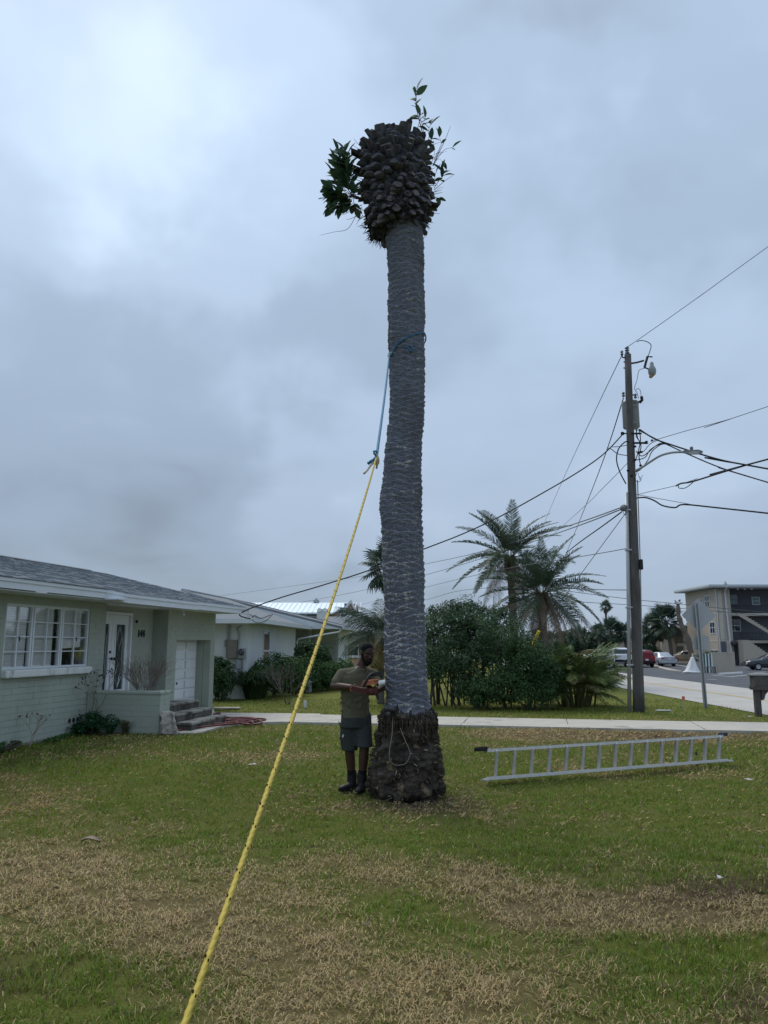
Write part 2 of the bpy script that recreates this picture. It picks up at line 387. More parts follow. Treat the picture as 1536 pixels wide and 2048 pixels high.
def in_poly(x, y, poly):
    r = np.zeros(x.shape, bool); n = len(poly)
    for i in range(n):
        a, b = poly[i], poly[(i+1) % n]
        c = ((a.y > y) != (b.y > y)) & (x < (b.x-a.x)*(y-a.y)/(b.y-a.y+1e-12)+a.x); r ^= c
    return r
TRUNK_C = Vector((.275, 9.52, 0))
def bare(x, y):
    s = x*E1.x+y*E1.y; t = x*E2.x+y*E2.y
    r = (s < -9.1) & (t > 6) & (t < 21.2) | (s < -7.55) & (t > 14.6) & (t < 18) | (s > -6.4) & (t > 17.32) & (t < 19.22) & (x < 9.7) | (x > 9.68)
    r |= in_poly(x, y, WALKP) | ((x-TRUNK_C.x)**2+(y-TRUNK_C.y)**2 < .43**2) | (x < -4.5) & (y > 26)
    return r
def build_grass():
    rs = np.random.RandomState(11)
    bands = [(3.2, 5.2, 10500, 3), (5.2, 7.5, 6600, 3), (7.5, 11, 3000, 2), (11, 16.5, 1100, 2), (16.5, 26, 260, 1)]
    for bi, (y0, y1, dens, seg) in enumerate(bands):
        hw = y1*.56+2.4
        n = int(2*hw*(y1-y0)*dens*.8); x = rs.uniform(-hw, hw, n); y = rs.uniform(y0, y1, n)
        keep = ~bare(x, y) & (np.abs(x) < y*.56+2.4); x = x[keep]; y = y[keep]
        tuft = vnoise(x, y, 7.0)+.7*vnoise(x+5, y, 15.)
        keep = rs.rand(len(x)) < np.clip(.66+1.5*tuft, .08, 1); x = x[keep]; y = y[keep]; n = len(x)
        d, b = lawn_state(x, y)
        d = np.clip((d-.42)*1.45+.42, 0, 1)
        straw = rs.rand(n) < np.clip(d*1.0+.04, 0, .93)
        brown = rs.rand(n) < b*.75
        h = rs.uniform(.022, .055, n)*(1+.5*vnoise(x+7, y, 1.3))*np.where(straw, 1.05, 1.0)*(1+.25*(bi >= 3))
        h *= np.where(rs.rand(n) < np.where(straw, .05, .03), rs.uniform(1.3, 1.9, n), 1)
        w = rs.uniform(.0022, .0042, n)*[.80, .92, 1.25, 2.0, 3.6][bi]
        az = rs.uniform(0, 2*np.pi, n); az = az+1.5*vnoise(x, y, 3.0)
        tilt = np.where(straw, rs.uniform(.75, 1.45, n), rs.uniform(.1, 1.0, n))
        dx, dy = np.cos(az), np.sin(az); px_, py_ = -dy, dx
        z0 = .035*vnoise(x, y, .55)+.02*vnoise(x, y, 1.7)-.04
        lift = np.where(straw, rs.uniform(0, .018, n), 0)
        col = np.where(straw[:, None], STRAW*rs.uniform(.45, 1.2, (n, 1))*np.array([1, 1, 1]), GREEN+(OLIVE-GREEN)*rs.rand(n, 1)*1.1)
        col = np.where((~straw)[:, None], col*rs.uniform(.75, 1.3, (n, 1)), col)
        col = np.where(brown[:, None], BRN*rs.uniform(.6, 1.3, (n, 1)), col)
        def pt(f, side, curve):
            a = tilt*(curve[0]); L = h*f
            return np.stack([x+dx*np.sin(a)*L+px_*w*side, y+dy*np.sin(a)*L+py_*w*side, z0+lift+np.cos(a)*L+.004], 1)
        if seg == 1:
            V = np.stack([pt(0, -1, (0,)), pt(0, 1, (0,)), pt(1, 0, (.9,))], 1).reshape(-1, 3); k = 3; T = np.array([[0, 1, 2]])
        elif seg == 2:
            V = np.stack([pt(0, -1, (0,)), pt(0, 1, (0,)), pt(.5, .8, (.7,)), pt(1, 0, (1,))], 1).reshape(-1, 3); k = 4; T = np.array([[0, 1, 2], [0, 2, 3]])
        else:
            V = np.stack([pt(0, -.8, (0,)), pt(0, .8, (0,)), pt(.5, -.9, (.7,)), pt(.5, .9, (.7,)), pt(1, 0, (1.05,))], 1).reshape(-1, 3); k = 5; T = np.array([[0, 1, 3], [0, 3, 2], [2, 3, 4]])
        Fq = (np.arange(n)[:, None, None]*k+T[None]).reshape(-1, 3)
        # blades stand above the soil sheet
        o = link('grass', arr_mesh('grass', V, Fq, np.repeat(col, k, 0)), M['blade']); tag(o, kind='stuff')
build_grass()
# ------------------------------------------------------------------ paths, road, parking
def slab(poly, z0, z1, name, m, parent=None, kind='structure'):
    b = MB(); b.prism([Vector((p.x, p.y, z0)) for p in poly], (0, 0, z1-z0)); o = b.build(name, m, parent)
    if kind: tag(o, kind=kind)
    return o
slab(WALKP[::-1], -.08, .012, 'walkway', M['concrete'])
side = bpy.data.objects.new('sidewalk', None); COL.objects.link(side); tag(side, kind='structure')
cuts = [-6.6, -4.2, -1.75, .55, 3.3, 4.95, 6.25]
for i in range(len(cuts)-1):
    a, b = cuts[i]+.008, cuts[i+1]-.008; L_ = []
    for k in range(9): L_.append(LW(a+(b-a)*k/8, 17.33+.012*rnd.uniform(-1, 1)-(.12 if i < 1 else 0)*(1-k/8)))
    for k in range(7): L_.append(LW(b+.012*rnd.uniform(-1, 1), 17.36+1.8*k/6))
    for k in range(9): L_.append(LW(b-(b-a)*k/8, 19.2+.012*rnd.uniform(-1, 1)))
    for k in range(1, 7): L_.append(LW(a+.012*rnd.uniform(-1, 1), 19.2-1.8*k/7))
    z = .004+.008*rnd.random()
    if i == len(cuts)-2:      # the last slab meets the road edge
        L_ = [p for p in L_ if p.x < 9.7]
    bb = MB(); bb.prism([Vector((p.x, p.y, -.09)) for p in L_], (0, 0, .09+z)); bb.build('slab', M['concrete'], side)
def sheet(name, pts, z, m, parent=None, kind='structure', n=1):
    b = MB(); b.add([(p[0], p[1], z) for p in pts], [tuple(range(len(pts)))]); o = b.build(name, m, parent)
    if kind: tag(o, kind=kind)
    return o
road = sheet('road', [(9.7, -60), (14.7, -60), (14.7, 400), (9.7, 400)], -.02, M['road'])
for x in (12.02,):
    for y0, y1 in ((-20, 15), (15.02, 60), (60.02, 160)): sheet('centre_line', [(x, y0), (x+.13, y0), (x+.13, y1), (x, y1)], -.014, M['yellow_paint'], road, None)
def build_lot():
    X = np.arange(14.72, 75, .75); Y = np.arange(24, 135, 1.0); gx, gy = np.meshgrid(X, Y); n, m = gx.shape; i = np.arange(n*m).reshape(n, m)
    V = np.stack([gx.ravel(), gy.ravel(), zgv(gx.ravel(), gy.ravel())+.045], 1); V[:, 2] = np.where(V[:, 0] < 14.8, -.024, V[:, 2])
    tag(link('parking_lot', arr_mesh('parking_lot', V, np.stack([i[:-1, :-1].ravel(), i[:-1, 1:].ravel(), i[1:, 1:].ravel(), i[1:, :-1].ravel()], 1), None, True), M['asphalt']), kind='structure')
build_lot()
# ------------------------------------------------------------------ green house
M['green_paint'] = mat('sage_block_paint', (.375, .41, .352), .8, .06, 2.0, .25, 70, dirt=((.265, .29, .245), .9, .56, .85), spec=.25)
M['white_trim'] = mat('white_trim_paint', (.66, .69, .72), .65, .05, 3, spec=.3, dirt=((.40, .42, .43), 2.2, .62, .8))
M['white_door'] = mat('white_door_paint', (.74, .76, .78), .5, .04, 3, spec=.35, dirt=((.5, .5, .49), 3, .66, .85))
M['shingle'] = mat('grey_asphalt_shingle', (.25, .275, .30), .95, .22, 7, .5, 120, spec=.15, col2=(.17, .19, .205))
M['dark'] = mat('dark_interior', (.018, .022, .028), .8, .1, 3)
M['glass'] = glassmat('window_glass', (.985, .99, .99), .5)
M['blind'] = mat('white_blind', (.93, .93, .91), .6, .03, 6)
M['frosted'] = mat('leaded_door_glass', (.022, .04, .05), .12, .5, 30, .3, 50, spec=.6)
M['came'] = mat('leaded_came', (.45, .47, .47), .3, .05, 5, metal=.6)
M['black_metal'] = mat('black_metal', (.02, .02, .024), .45, .1, 20, spec=.5)
M['old_concrete'] = mat('stained_step_concrete', (.30, .285, .25), .92, .15, 5, .5, 50, dirt=((.075, .07, .06), 2.2, .44, .62), spec=.15)
M['riser'] = mat('stained_riser_concrete', (.12, .11, .095), .95, .3, 7, .4, 40, stretch=(1, 1, .35), dirt=((.035, .033, .03), 4, .42, .66), spec=.1)
HO = LW(-9.1, 15); HB = (-9.1, 15, 0)              # house frame: x along s, y along t
house = thing('green_house', 'sage green block bungalow with grey shingle roof and white double door', 'house', HO, -AL)
def hb(): return MB(HB)
S0 = -9.1; SD = -9.5                               # street wall, recessed door wall
T0, TC, TG, TE = 7.0, 15.15, 18.0, 20.9
EZ = 2.62
WIN = (11.96, 14.55, 1.30, 2.46); GAR = (18.5, 20.6, -.05, 1.86); DOOR = (15.40, 16.93, .5, 2.47)
def wall_rects(a0, a1, z0, z1, holes):
    xs = sorted({a0, a1, *[h[0] for h in holes], *[h[1] for h in holes]}); out = []
    for i in range(len(xs)-1):
        m = (xs[i]+xs[i+1])/2; zs = [(z0, z1)]
        for h in holes:
            if h[0] < m < h[1]:
                zs = [q for z in zs for q in ((z[0], min(z[1], h[2])), (max(z[0], h[3]), z[1])) if q[1]-q[0] > .01]
        out += [(xs[i], xs[i+1], *z) for z in zs]
    return out
w = hb()
for a0, a1, z0, z1 in wall_rects(T0, TC, -.3, EZ, [WIN]): w.box((S0-.2, a0, z0), (S0-.012, a1, z1))
for a0, a1, z0, z1 in wall_rects(TC+.005, TG-.005, -.3, EZ, [DOOR]): w.box((SD-.2, a0, z0), (SD-.012, a1, z1))
for a0, a1, z0, z1 in wall_rects(TG, TE, -.3, EZ, [GAR]): w.box((S0-.2, a0, z0), (S0-.012, a1, z1))
w.box((SD-.19, TC-.2, -.3), (S0-.21, TC-.012, EZ)); w.box((SD-.19, TG+.012, -.3), (S0-.21, TG+.2, EZ))
w.box((-17, T0-.01, -.3), (S0-.205, T0+.19, EZ)); w.box((-17, TE-.2, -.3), (S0-.21, TE-.003, EZ)); w.box((-17, T0+.2, -.3), (-16.8, TE-.21, EZ))
w.prism([(-17, TE-.19, EZ), (S0-.02, TE-.19, EZ), (-13, TE-.19, 3.62)], (0, .18, 0))
w.build('wall', M['green_paint'], house)
_bm = {}
def blocks(parent, frame, along, a0, a1, z0, z1, c, holes, nrm, budget, stuffmb, course=.1075, length=.405, thick=.016, gapz=.006, gapa=.001, indiv=lambda a: True):
    """courses of slim blocks laid in a wall; 'along' 1 = runs along t facing nrm in s, 0 = runs along s facing nrm in t"""
    r = random.Random(int(a0*100+z1*7)); nz = int(round((z1-z0)/course)); ch = (z1-z0)/nz
    for k in range(nz):
        za, zb = z0+k*ch, z0+(k+1)*ch; zm = (za+zb)/2; spans = [(a0, a1)]
        for h in holes:
            if h[2] < zm < h[3]:
                spans = [q for s_ in spans for q in ((s_[0], min(s_[1], h[0])), (max(s_[0], h[1]), s_[1])) if q[1]-q[0] > .01]
        for sa, sb in spans:
            x = sa; first = True
            while x < sb-.02:
                L_ = length*(.5 if first and k % 2 else 1); first = False
                e = min(sb, x+L_)
                if sb-e < .08: e = sb
                ln, hh = round(e-x-gapa, 3), round(ch-gapz, 4); key = (along, ln, hh, nrm)
                out = r.uniform(-.002, .002)
                mid = (x+e)/2
                lo = (-.008, -ln/2, -hh/2) if along else (-ln/2, -.008, -hh/2)
                hi = (thick*.5, ln/2, hh/2) if along else (ln/2, thick*.5, hh/2)
                pos = Vector((c-.006*1+out, mid, zm) if along else (mid, c-.006*nrm+out, zm))-Vector(frame)
                if budget[0] > 0 and indiv(mid):
                    if key not in _bm: _bm[key] = MB().obox((0, 0, 0), (thick, ln, hh) if along else (ln, thick, hh), bev=.0018).mesh('block', M['green_paint'])
                    link('block', _bm[key], None, parent, pos); budget[0] -= 1
                else: stuffmb.obox(pos+Vector(frame), (thick, ln, hh) if along else (ln, thick, hh))
                x = e
bud = [292]; st_ = hb()
blocks(house, HB, 1, T0, TC, 0.0, EZ, S0, [WIN], 1, bud, st_, indiv=lambda a: a > 11.35)
blocks(house, HB, 1, TG, TE, 0.0, EZ, S0, [GAR], 1, bud, st_)
blocks(house, HB, 1, TC+.01, TG-.01, .48, EZ, SD, [DOOR], 1, bud, st_)
blocks(house, HB, 0, SD, S0-.01, .48, EZ, TG, [], -1, bud, st_)
tag(st_.build('blocks', M['green_paint'], house), kind='stuff')
# window: three lights of two by four panes with blinds behind
WS = S0-.055
wf = hb(); t0, t1, z0, z1 = WIN
wf.box((WS-.03, t0, z0), (WS+.03, t1, z0+.045)); wf.box((WS-.03, t0, z1-.045), (WS+.03, t1, z1))
secs = [(t0, t0+.78), (t0+.80, t0+1.66), (t0+1.68, t1)]
for a, b in secs:
    for q in (a, b-.045): wf.box((WS-.032, q, z0+.002), (WS+.035, q+.045, z1-.002))
window = wf.build('window', M['white_trim'], house)
mcount = 0
for si, (a, b) in enumerate(secs):
    mid = (a+b)/2; mu = hb(); wdt = .022 if si == 1 else .03
    mu.box((WS-.012, mid-wdt/2, z0+.045), (WS+.022, mid+wdt/2, z1-.045)); mu.build('mullion', M['white_trim'], window)
    for k in range(1, 4):
        z = z0+.045+(z1-z0-.09)*k/4
        mm = hb()
        for q0, q1 in ((a+.046, mid-wdt/2-.001), (mid+wdt/2+.001, b-.046)): mm.box((WS-.010, q0, z-.009), (WS+.014, q1, z+.009))
        mm.build('glazing_bar', M['white_trim'], window)
    for c in range(2):
        for k in range(4):
            qa, qb = (a+.046, mid-wdt/2) if c == 0 else (mid+wdt/2, b-.046)
            za = z0+.045+(z1-z0-.09)*k/4+.009; zb = z0+.045+(z1-z0-.09)*(k+1)/4-.009
            g_ = hb(); g_.box((WS-.004, qa, za), (WS, qb, zb)); g_.build('pane', M['glass'], window)
    if si != 1:
        h_ = hb(); h_.box((WS+.036, mid+.03, 1.80), (WS+.05, mid+.042, 1.88)); h_.box((WS+.036, mid+.0, 1.865), (WS+.05, mid+.042, 1.878)); h_.build('latch', M['black_metal'], window)
sill = hb(); sill.obox((S0+.045, (t0+t1)/2, 1.232), (.16, t1-t0+.06, .13), bev=.02); sill.build('sill', mat('white_sill_paint', (.70, .71, .69), .7, .05, 4, .2, 30, dirt=((.30, .30, .28), 3.5, .56, .7)), window)
rv = hb(); rv.box((S0-.6, t0-.1, z0-.1), (S0-.585, t1+.1, z1+.1)); rv.box((S0-.584, t0-.1, z0-.1), (S0-.21, t0-.085, z1+.1)); rv.box((S0-.584, t1+.085, z0-.1), (S0-.21, t1+.1, z1+.1)); rv.box((S0-.584, t0-.084, z0-.1), (S0-.21, t1+.084, z0-.085)); rv.build('room', M['dark'], house)
for (a, b, zb, tilt) in [(t0+.04, t0+.70, z0+.03, 0), (t0+.80, t0+1.50, z0+.03, 0), (t0+1.70, t1-.16, z0+.33, .10)]:
    bl = hb(); bl.box((WS-.07, a, z1-.05), (WS-.025, b, z1-.01)); bl_o = bl.build('window_blind', M['blind'], house)
    n = int((z1-.06-zb)/.0445); key = None
    for k in range(n):
        z = z1-.07-k*.0445; q = tilt*(k/n)
        mb_ = hb(); c0 = Vector((WS-.08, (a+b)/2, z)); dz = q*.35
        mb_.add([(WS-.046, a, z+.022), (WS-.034, a, z-.0205), (WS-.034, b, z-.0205+dz), (WS-.046, b, z+.022+dz)], [(0, 1, 2, 3)]); mb_.build('slat', M['blind'], bl_o)
# entry door
df = hb(); d0, d1, dz0, dz1 = DOOR
for a, b in ((d0, d0+.06), (d1-.06, d1)): df.box((SD-.10, a, dz0), (SD+.03, b, dz1))
df.box((SD-.10, d0+.061, dz1-.06), (SD+.03, d1-.061, dz1)); df.box((SD-.16, d0, dz0), (SD-.12, d1, dz1)); df.build('door_frame', M['white_door'], house)
lw = (d1-d0-.12)/2
for i in range(2):
    a = d0+.06+i*lw+.004; b = a+lw-.008; gm = (a+b)/2; gw = .20
    dl = hb(); X0, X1 = SD-.08, SD-.035
    for r_ in wall_rects(a, b, dz0+.02, dz1-.065, [(gm-gw, gm+gw, dz0+.22, dz1-.27)]): dl.box((X0, r_[0], r_[2]), (X1, r_[1], r_[3]))
    leaf = dl.build('door', M['white_door'], house)
    fr = hb()
    for r_ in wall_rects(gm-gw-.04, gm+gw+.04, dz0+.18, dz1-.23, [(gm-gw+.005, gm+gw-.005, dz0+.225, dz1-.275)]): fr.box((X1+.001, r_[0], r_[2]), (X1+.014, r_[1], r_[3]))
    fr.build('glass_trim', M['white_door'], leaf)
    gl = hb(); gl.box((X0+.01, gm-gw, dz0+.22), (X0+.02, gm+gw, dz1-.27)); gl.build('glass', M['frosted'], leaf)
    zc0, zc1 = dz0+.27, dz1-.32; xx = X0+.026; ww = gw-.055
    for pts in ([(gm, zc1), (gm-ww, zc1-.22), (gm-ww, zc0+.22), (gm, zc0)], [(gm, zc1), (gm+ww, zc1-.22), (gm+ww, zc0+.22), (gm, zc0)], [(gm-.02, zc0+.03), (gm-.09, zc0+.30), (gm, zc0+.55), (gm+.09, zc0+.30), (gm+.02, zc0+.03)], [(gm-.02, zc1-.03), (gm-.09, zc1-.30), (gm, zc1-.55), (gm+.09, zc1-.30), (gm+.02, zc1-.03)]):
        cm = hb(); cm.tube([(xx, p[0], p[1]) for p in pts], .008, 4); cm.build('leaded_line', M['came'], leaf)
    hx = b-.07 if i == 0 else a+.07
    hn = hb(); hn.ball((X1+.06, hx, dz0+.92), .035, 10, 6); hn.tube([(X1, hx, dz0+.92), (X1+.05, hx, dz0+.92)], .014, 6)
    if i == 0: hn.build('knob', M['black_metal'], leaf); hh = hb(); hh.tube([(X1, hx, dz0+1.07), (X1+.03, hx, dz0+1.07)], .032, 10); hh.build('deadbolt', M['black_metal'], leaf)
    else: hn.build('knob', M['black_metal'], leaf)
# house number
RZ = Matrix(((0, 0, 1), (1, 0, 0), (0, 1, 0)))
for i, ch in enumerate('144'):
    me = text_mesh(ch, .24, .012); me.transform(RZ.to_4x4()); me.materials.append(M['black_metal'])
    link('number', me, None, house, Vector((SD+.014, 17.28+i*.115, 1.99))-Vector(HB))
kn = hb(); kn.obox((SD+.03, 17.12, 2.28), (.05, .05, .07), bev=.01); kn.build('doorbell', M['black_metal'], house)
# garage door: seven rows of three raised panels
gd = hb(); ga, gb, gz0, gz1 = GAR; GX = S0-.42
gd.box((GX-.05, ga-.1, gz0), (GX, gb+.1, gz1+.1)); gdo = gd.build('garage_door', M['white_door'], house)
pm = None
for r_ in range(7):
    zz0 = .02+r_*(gz1-.04)/7; hgt = (gz1-.04)/7
    for c in range(3):
        ta = ga+.03+c*(gb-ga-.06)/3; wd = (gb-ga-.06)/3
        if pm is None: pm = MB().obox((0, 0, 0), (.05, wd-.06, hgt-.055), bev=.014).mesh('panel', M['white_door'])
        link('panel', pm, None, gdo, Vector((GX+.010, ta+wd/2, zz0+hgt/2))-Vector(HB))
hd = hb(); hd.obox((GX+.04, ga+.9, .72), (.03, .035, .06), bev=.008); hd.build('handle', M['black_metal'], gdo)
gr = hb()
gr.box((GX+.001, gb+.001, -.3), (S0-.21, gb+.21, gz1+.2)); gr.box((GX+.001, ga-.21, -.3), (S0-.21, ga-.001, gz1+.2)); gr.box((GX+.001, ga, gz1+.001), (S0-.21, gb, gz1+.2))
gr.build('door_recess', M['green_paint'], house)
# roof
RS, RZ0 = -13.0, 3.89; SL = (RZ0-2.83)/(RS+8.45)       # ridge; slope per metre towards the street
zr = lambda s: RZ0+SL*(s-RS) if s > RS else RZ0-SL*(s-RS)*1.0
TR0, TR1 = 6.0, 21.15
def eave_s(t): return -8.45 if t < 14.0 else (-8.45+.35*(t-14.0)/.25 if t < 14.25 else (-8.1 if t < 17.55 else -8.2))
rf = hb()
ts = [TR0, 14.0, 14.25, 17.55, 17.551, TR1]
for k in range(len(ts)-1):
    a, b = ts[k], ts[k+1]
    if b-a < .01: continue
    ea, eb = eave_s(a+1e-6), eave_s(b-1e-6)
    top = [(RS, a, RZ0), (ea, a, zr(ea)), (eb, b, zr(eb)), (RS, b, RZ0)]
    rf.prism(top, (0, 0, -.06))
rf.prism([(RS, TR0, RZ0), (RS, TR1, RZ0), (-17.5, TR1, RZ0+SL*4.5), (-17.5, TR0, RZ0+SL*4.5)], (0, 0, -.06))
roof = rf.build('roof', M['shingle'], house)
sh = hb(); r = random.Random(4); ds = .14; k = 0; s_ = -8.0
while s_ > RS+.1:
    t = TR0-.3*r.random()
    while t < TR1:
        wd = r.uniform(.22, .36); b = min(t+wd, TR1+.02); a = max(t, TR0-.02); t += wd
        if b-a < .03: continue
        if s_ > eave_s((a+b)/2)+.035: continue
        z = zr(s_); th = r.uniform(.006, .016); s2 = max(s_-ds-.02, RS)
        sh.add([(s_, a+.003, z+.002), (s_, b-.003, z+.002), (s_, b-.003, z+.004+th), (s_, a+.003, z+.004+th), (s2, a+.003, zr(s2)+.004), (s2, b-.003, zr(s2)+.004)], [(0, 1, 2, 3), (3, 2, 5, 4)])
    s_ -= ds
tag(sh.build('shingles', M['shingle'], roof), kind='stuff')
rc = hb()
rc.prism([(RS-.14, TR0, RZ0-.01), (RS, TR0, RZ0+.035), (RS+.14, TR0, RZ0-.01)], (0, TR1-TR0-.6, 0)); rc.build('ridge_cap', M['shingle'], roof)
for a, b in ((TR0, 14.0), (14.0, 14.25), (14.25, 17.55), (17.552, TR1)):
    ea, eb = eave_s(a+1e-6), eave_s(b-1e-6); za, zb = zr(ea), zr(eb)
    f1 = hb(); f1.prism([(ea+.012, a, za-.012), (ea+.012, a, za-.07), (ea-.02, a, za-.07), (ea-.02, a, za-.012)], (eb-ea, b-a, zb-za)); f1.build('drip_edge', M['white_trim'], house)
    f2 = hb(); f2.prism([(ea-.005, a+.001, za-.071), (ea-.005, a+.001, za-.185), (ea-.035, a+.001, za-.185), (ea-.035, a+.001, za-.071)], (eb-ea, b-a-.002, zb-za)); f2.build('fascia', M['white_trim'], house)
so = hb(); so.box((S0-.02, TR0+.03, EZ-.005), (-8.5, 13.98, EZ+.015)); so.box((S0-.02, 14.0, EZ-.0), (-8.16, 17.5, EZ+.02)); so.box((S0-.02, 17.56, EZ-.012), (-8.25, TR1-.02, EZ+.01)); so.box((SD-.05, TC-.1, EZ-.02), (S0-.021, TG+.1, EZ+.01)); so.build('soffit', M['white_trim'], house)
rk = hb(); rk.prism([(RS, TR1+.001, RZ0-.03), (-8.2, TR1+.001, zr(-8.2)-.03), (-8.2, TR1+.001, zr(-8.2)-.19), (RS, TR1+.001, RZ0-.19)], (0, .03, 0)); rk.build('rake_board', M['white_trim'], house)
pf = hb(); pf.box((SD-.01, TC+.02, -.3), (S0-.02, TG-.02, .475)); pf.box((S0-.019, TC+.02, -.3), (-8.0, 16.86, .474)); pf.build('porch_floor', M['old_concrete'], house)
# foundation vents
for base in (11.45, 14.05):
    for i in range(5 if base < 13 else 3):
        v = hb(); v.lathe([(.035, -.02), (.045, .004), (.03, .008)], (S0+.006, base+i*.135, .27), 8, Matrix.Rotation(R(90), 3, 'Y')); v.build('vent_hole', M['dark'], house)
cl = hb(); cl.obox((-8.72, 18.02, 2.50), (.06, .08, .06), bev=.01); cl.tube([(-8.72, 18.02, 2.6), (-8.72, 18.02, 2.5)], .015, 6); cl.ball((-8.68, 17.97, 2.47), .035); cl.build('security_light', M['white_trim'], house)
ins = hb(); ins.tube([(-8.16, 20.95, 2.56), (-8.08, 20.95, 2.52), (-8.05, 20.95, 2.46)], .018, 6); ins.ball((-8.05, 20.95, 2.45), .035); ins.build('cable_anchor', M['white_trim'], house)
# planter and steps
PO = LW(-8.2, 14.7); PB = (-8.2, 14.7, 0)
pl = thing('planter', 'low green block planter wall beside the concrete steps', 'planter', PO, -AL)
pw = MB(PB); pw.box((S0+.01, 14.612, -.3), (-7.49, 14.79, .76)); pw.box((-7.69, 14.80, -.3), (-7.49, 15.04, .76)); pw.box((S0+.01, 14.80, -.2), (-7.70, 15.15, .62)); pw.build('wall', M['green_paint'], pl)
b2 = [200]; s2 = MB(PB)
blocks(pl, PB, 0, S0+.012, -7.478, 0.0, .745, 14.606, [], -1, b2, s2)
blocks(pl, PB, 1, 14.615, 15.04, 0.0, .745, -7.484, [], 1, b2, s2)
cp = MB(PB); cp.obox(((S0+.01-7.45)/2, 14.70, .78), (S0*-1-7.45-.01, .24, .07), bev=.02); cp.obox((-7.58, 14.945, .78), (.26, .25, .069), bev=.02); cp.build('cap', M['green_paint'], pl)
SO = LW(-7.5, 15.9); SB = (-7.5, 15.9, 0)
stp = thing('concrete_steps', 'three stained concrete steps up to the porch', 'steps', SO, -AL)
for i, (sx, zt) in enumerate([(-7.02, .165), (-7.35, .33), (-7.68, .50)]):
    r_ = MB(SB); r_.obox(((sx-8.1)/2, 15.98, zt/2-.02), (sx+8.1, 1.78-.006*i, zt-.06+.02), bev=.012); so_ = r_.build('step', M['riser'], stp)
    t_ = MB(SB); t_.obox(((sx-8.1)/2+.008, 15.98, zt-.025), (sx+8.1+.016, 1.80-.006*i, .05), bev=.014); t_.build('tread', M['old_concrete'], so_)
# ------------------------------------------------------------------ the topped palm
M['bark'] = mat('hazed_grey_palm_bark', (0, 0, 0), .95, .26, 22, .6, 55, attr='col', spec=.1, dirt=((.085, .078, .072), 1.1, .52, .72))
M['roots'] = mat('dark_root_mass', (0, 0, 0), .97, .3, 16, .8, 45, attr='col', spec=.08)
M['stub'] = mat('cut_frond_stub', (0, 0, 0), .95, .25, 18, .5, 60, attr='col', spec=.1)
M['leaf'] = leafmat('glossy_leaf', .6, .2, spec=.2)
M['stem'] = mat('brown_stem', (.085, .07, .055), .85, .2, 20)
TY = TRUNK_C.y
EDGE = [(455, 772, 846), (480, 772, 847), (560, 774, 848), (640, 776, 851), (700, 777, 851), (740, 779, 850), (800, 777, 850), (850, 775, 846), (880, 772, 843), (920, 767, 844), (960, 765, 845), (1000, 761, 846),
        (1020, 760, 845), (1060, 762, 847), (1100, 763, 847), (1170, 764, 849), (1250, 768, 851), (1300, 768, 853), (1350, 770, 856), (1400, 772, 859), (1418, 768, 863), (1427, 763, 869), (1440, 762, 870), (1457, 761, 869), (1468, 755, 870), (1484, 754, 873), (1496, 749, 880), (1508, 744, 883), (1533, 740, 881), (1552, 738, 884), (1572, 737, 888), (1582, 741, 884), (1592, 747, 878)]
prof = []
for y, a, b in EDGE:
    A, B = P(a, y, TY), P(b, y, TY); prof.append((A.z, (A.x+B.x)/2, (B.x-A.x)/2*.985))
prof.append((-.15, prof[-1][1], prof[-1][2]*.82)); prof.sort()
PZ = np.array([p[0] for p in prof]); PX = np.array([p[1] for p in prof]); PR = np.array([p[2] for p in prof])
ZTOP = float(PZ[-1]); ZROOT = P(812, 1424, TY).z
palm = thing('palm_tree', 'tall topped palm trunk with shaggy head of cut frond stubs, roped', 'palm tree', (TRUNK_C.x, TY, 0))
PO_ = Vector((TRUNK_C.x, TY, 0))
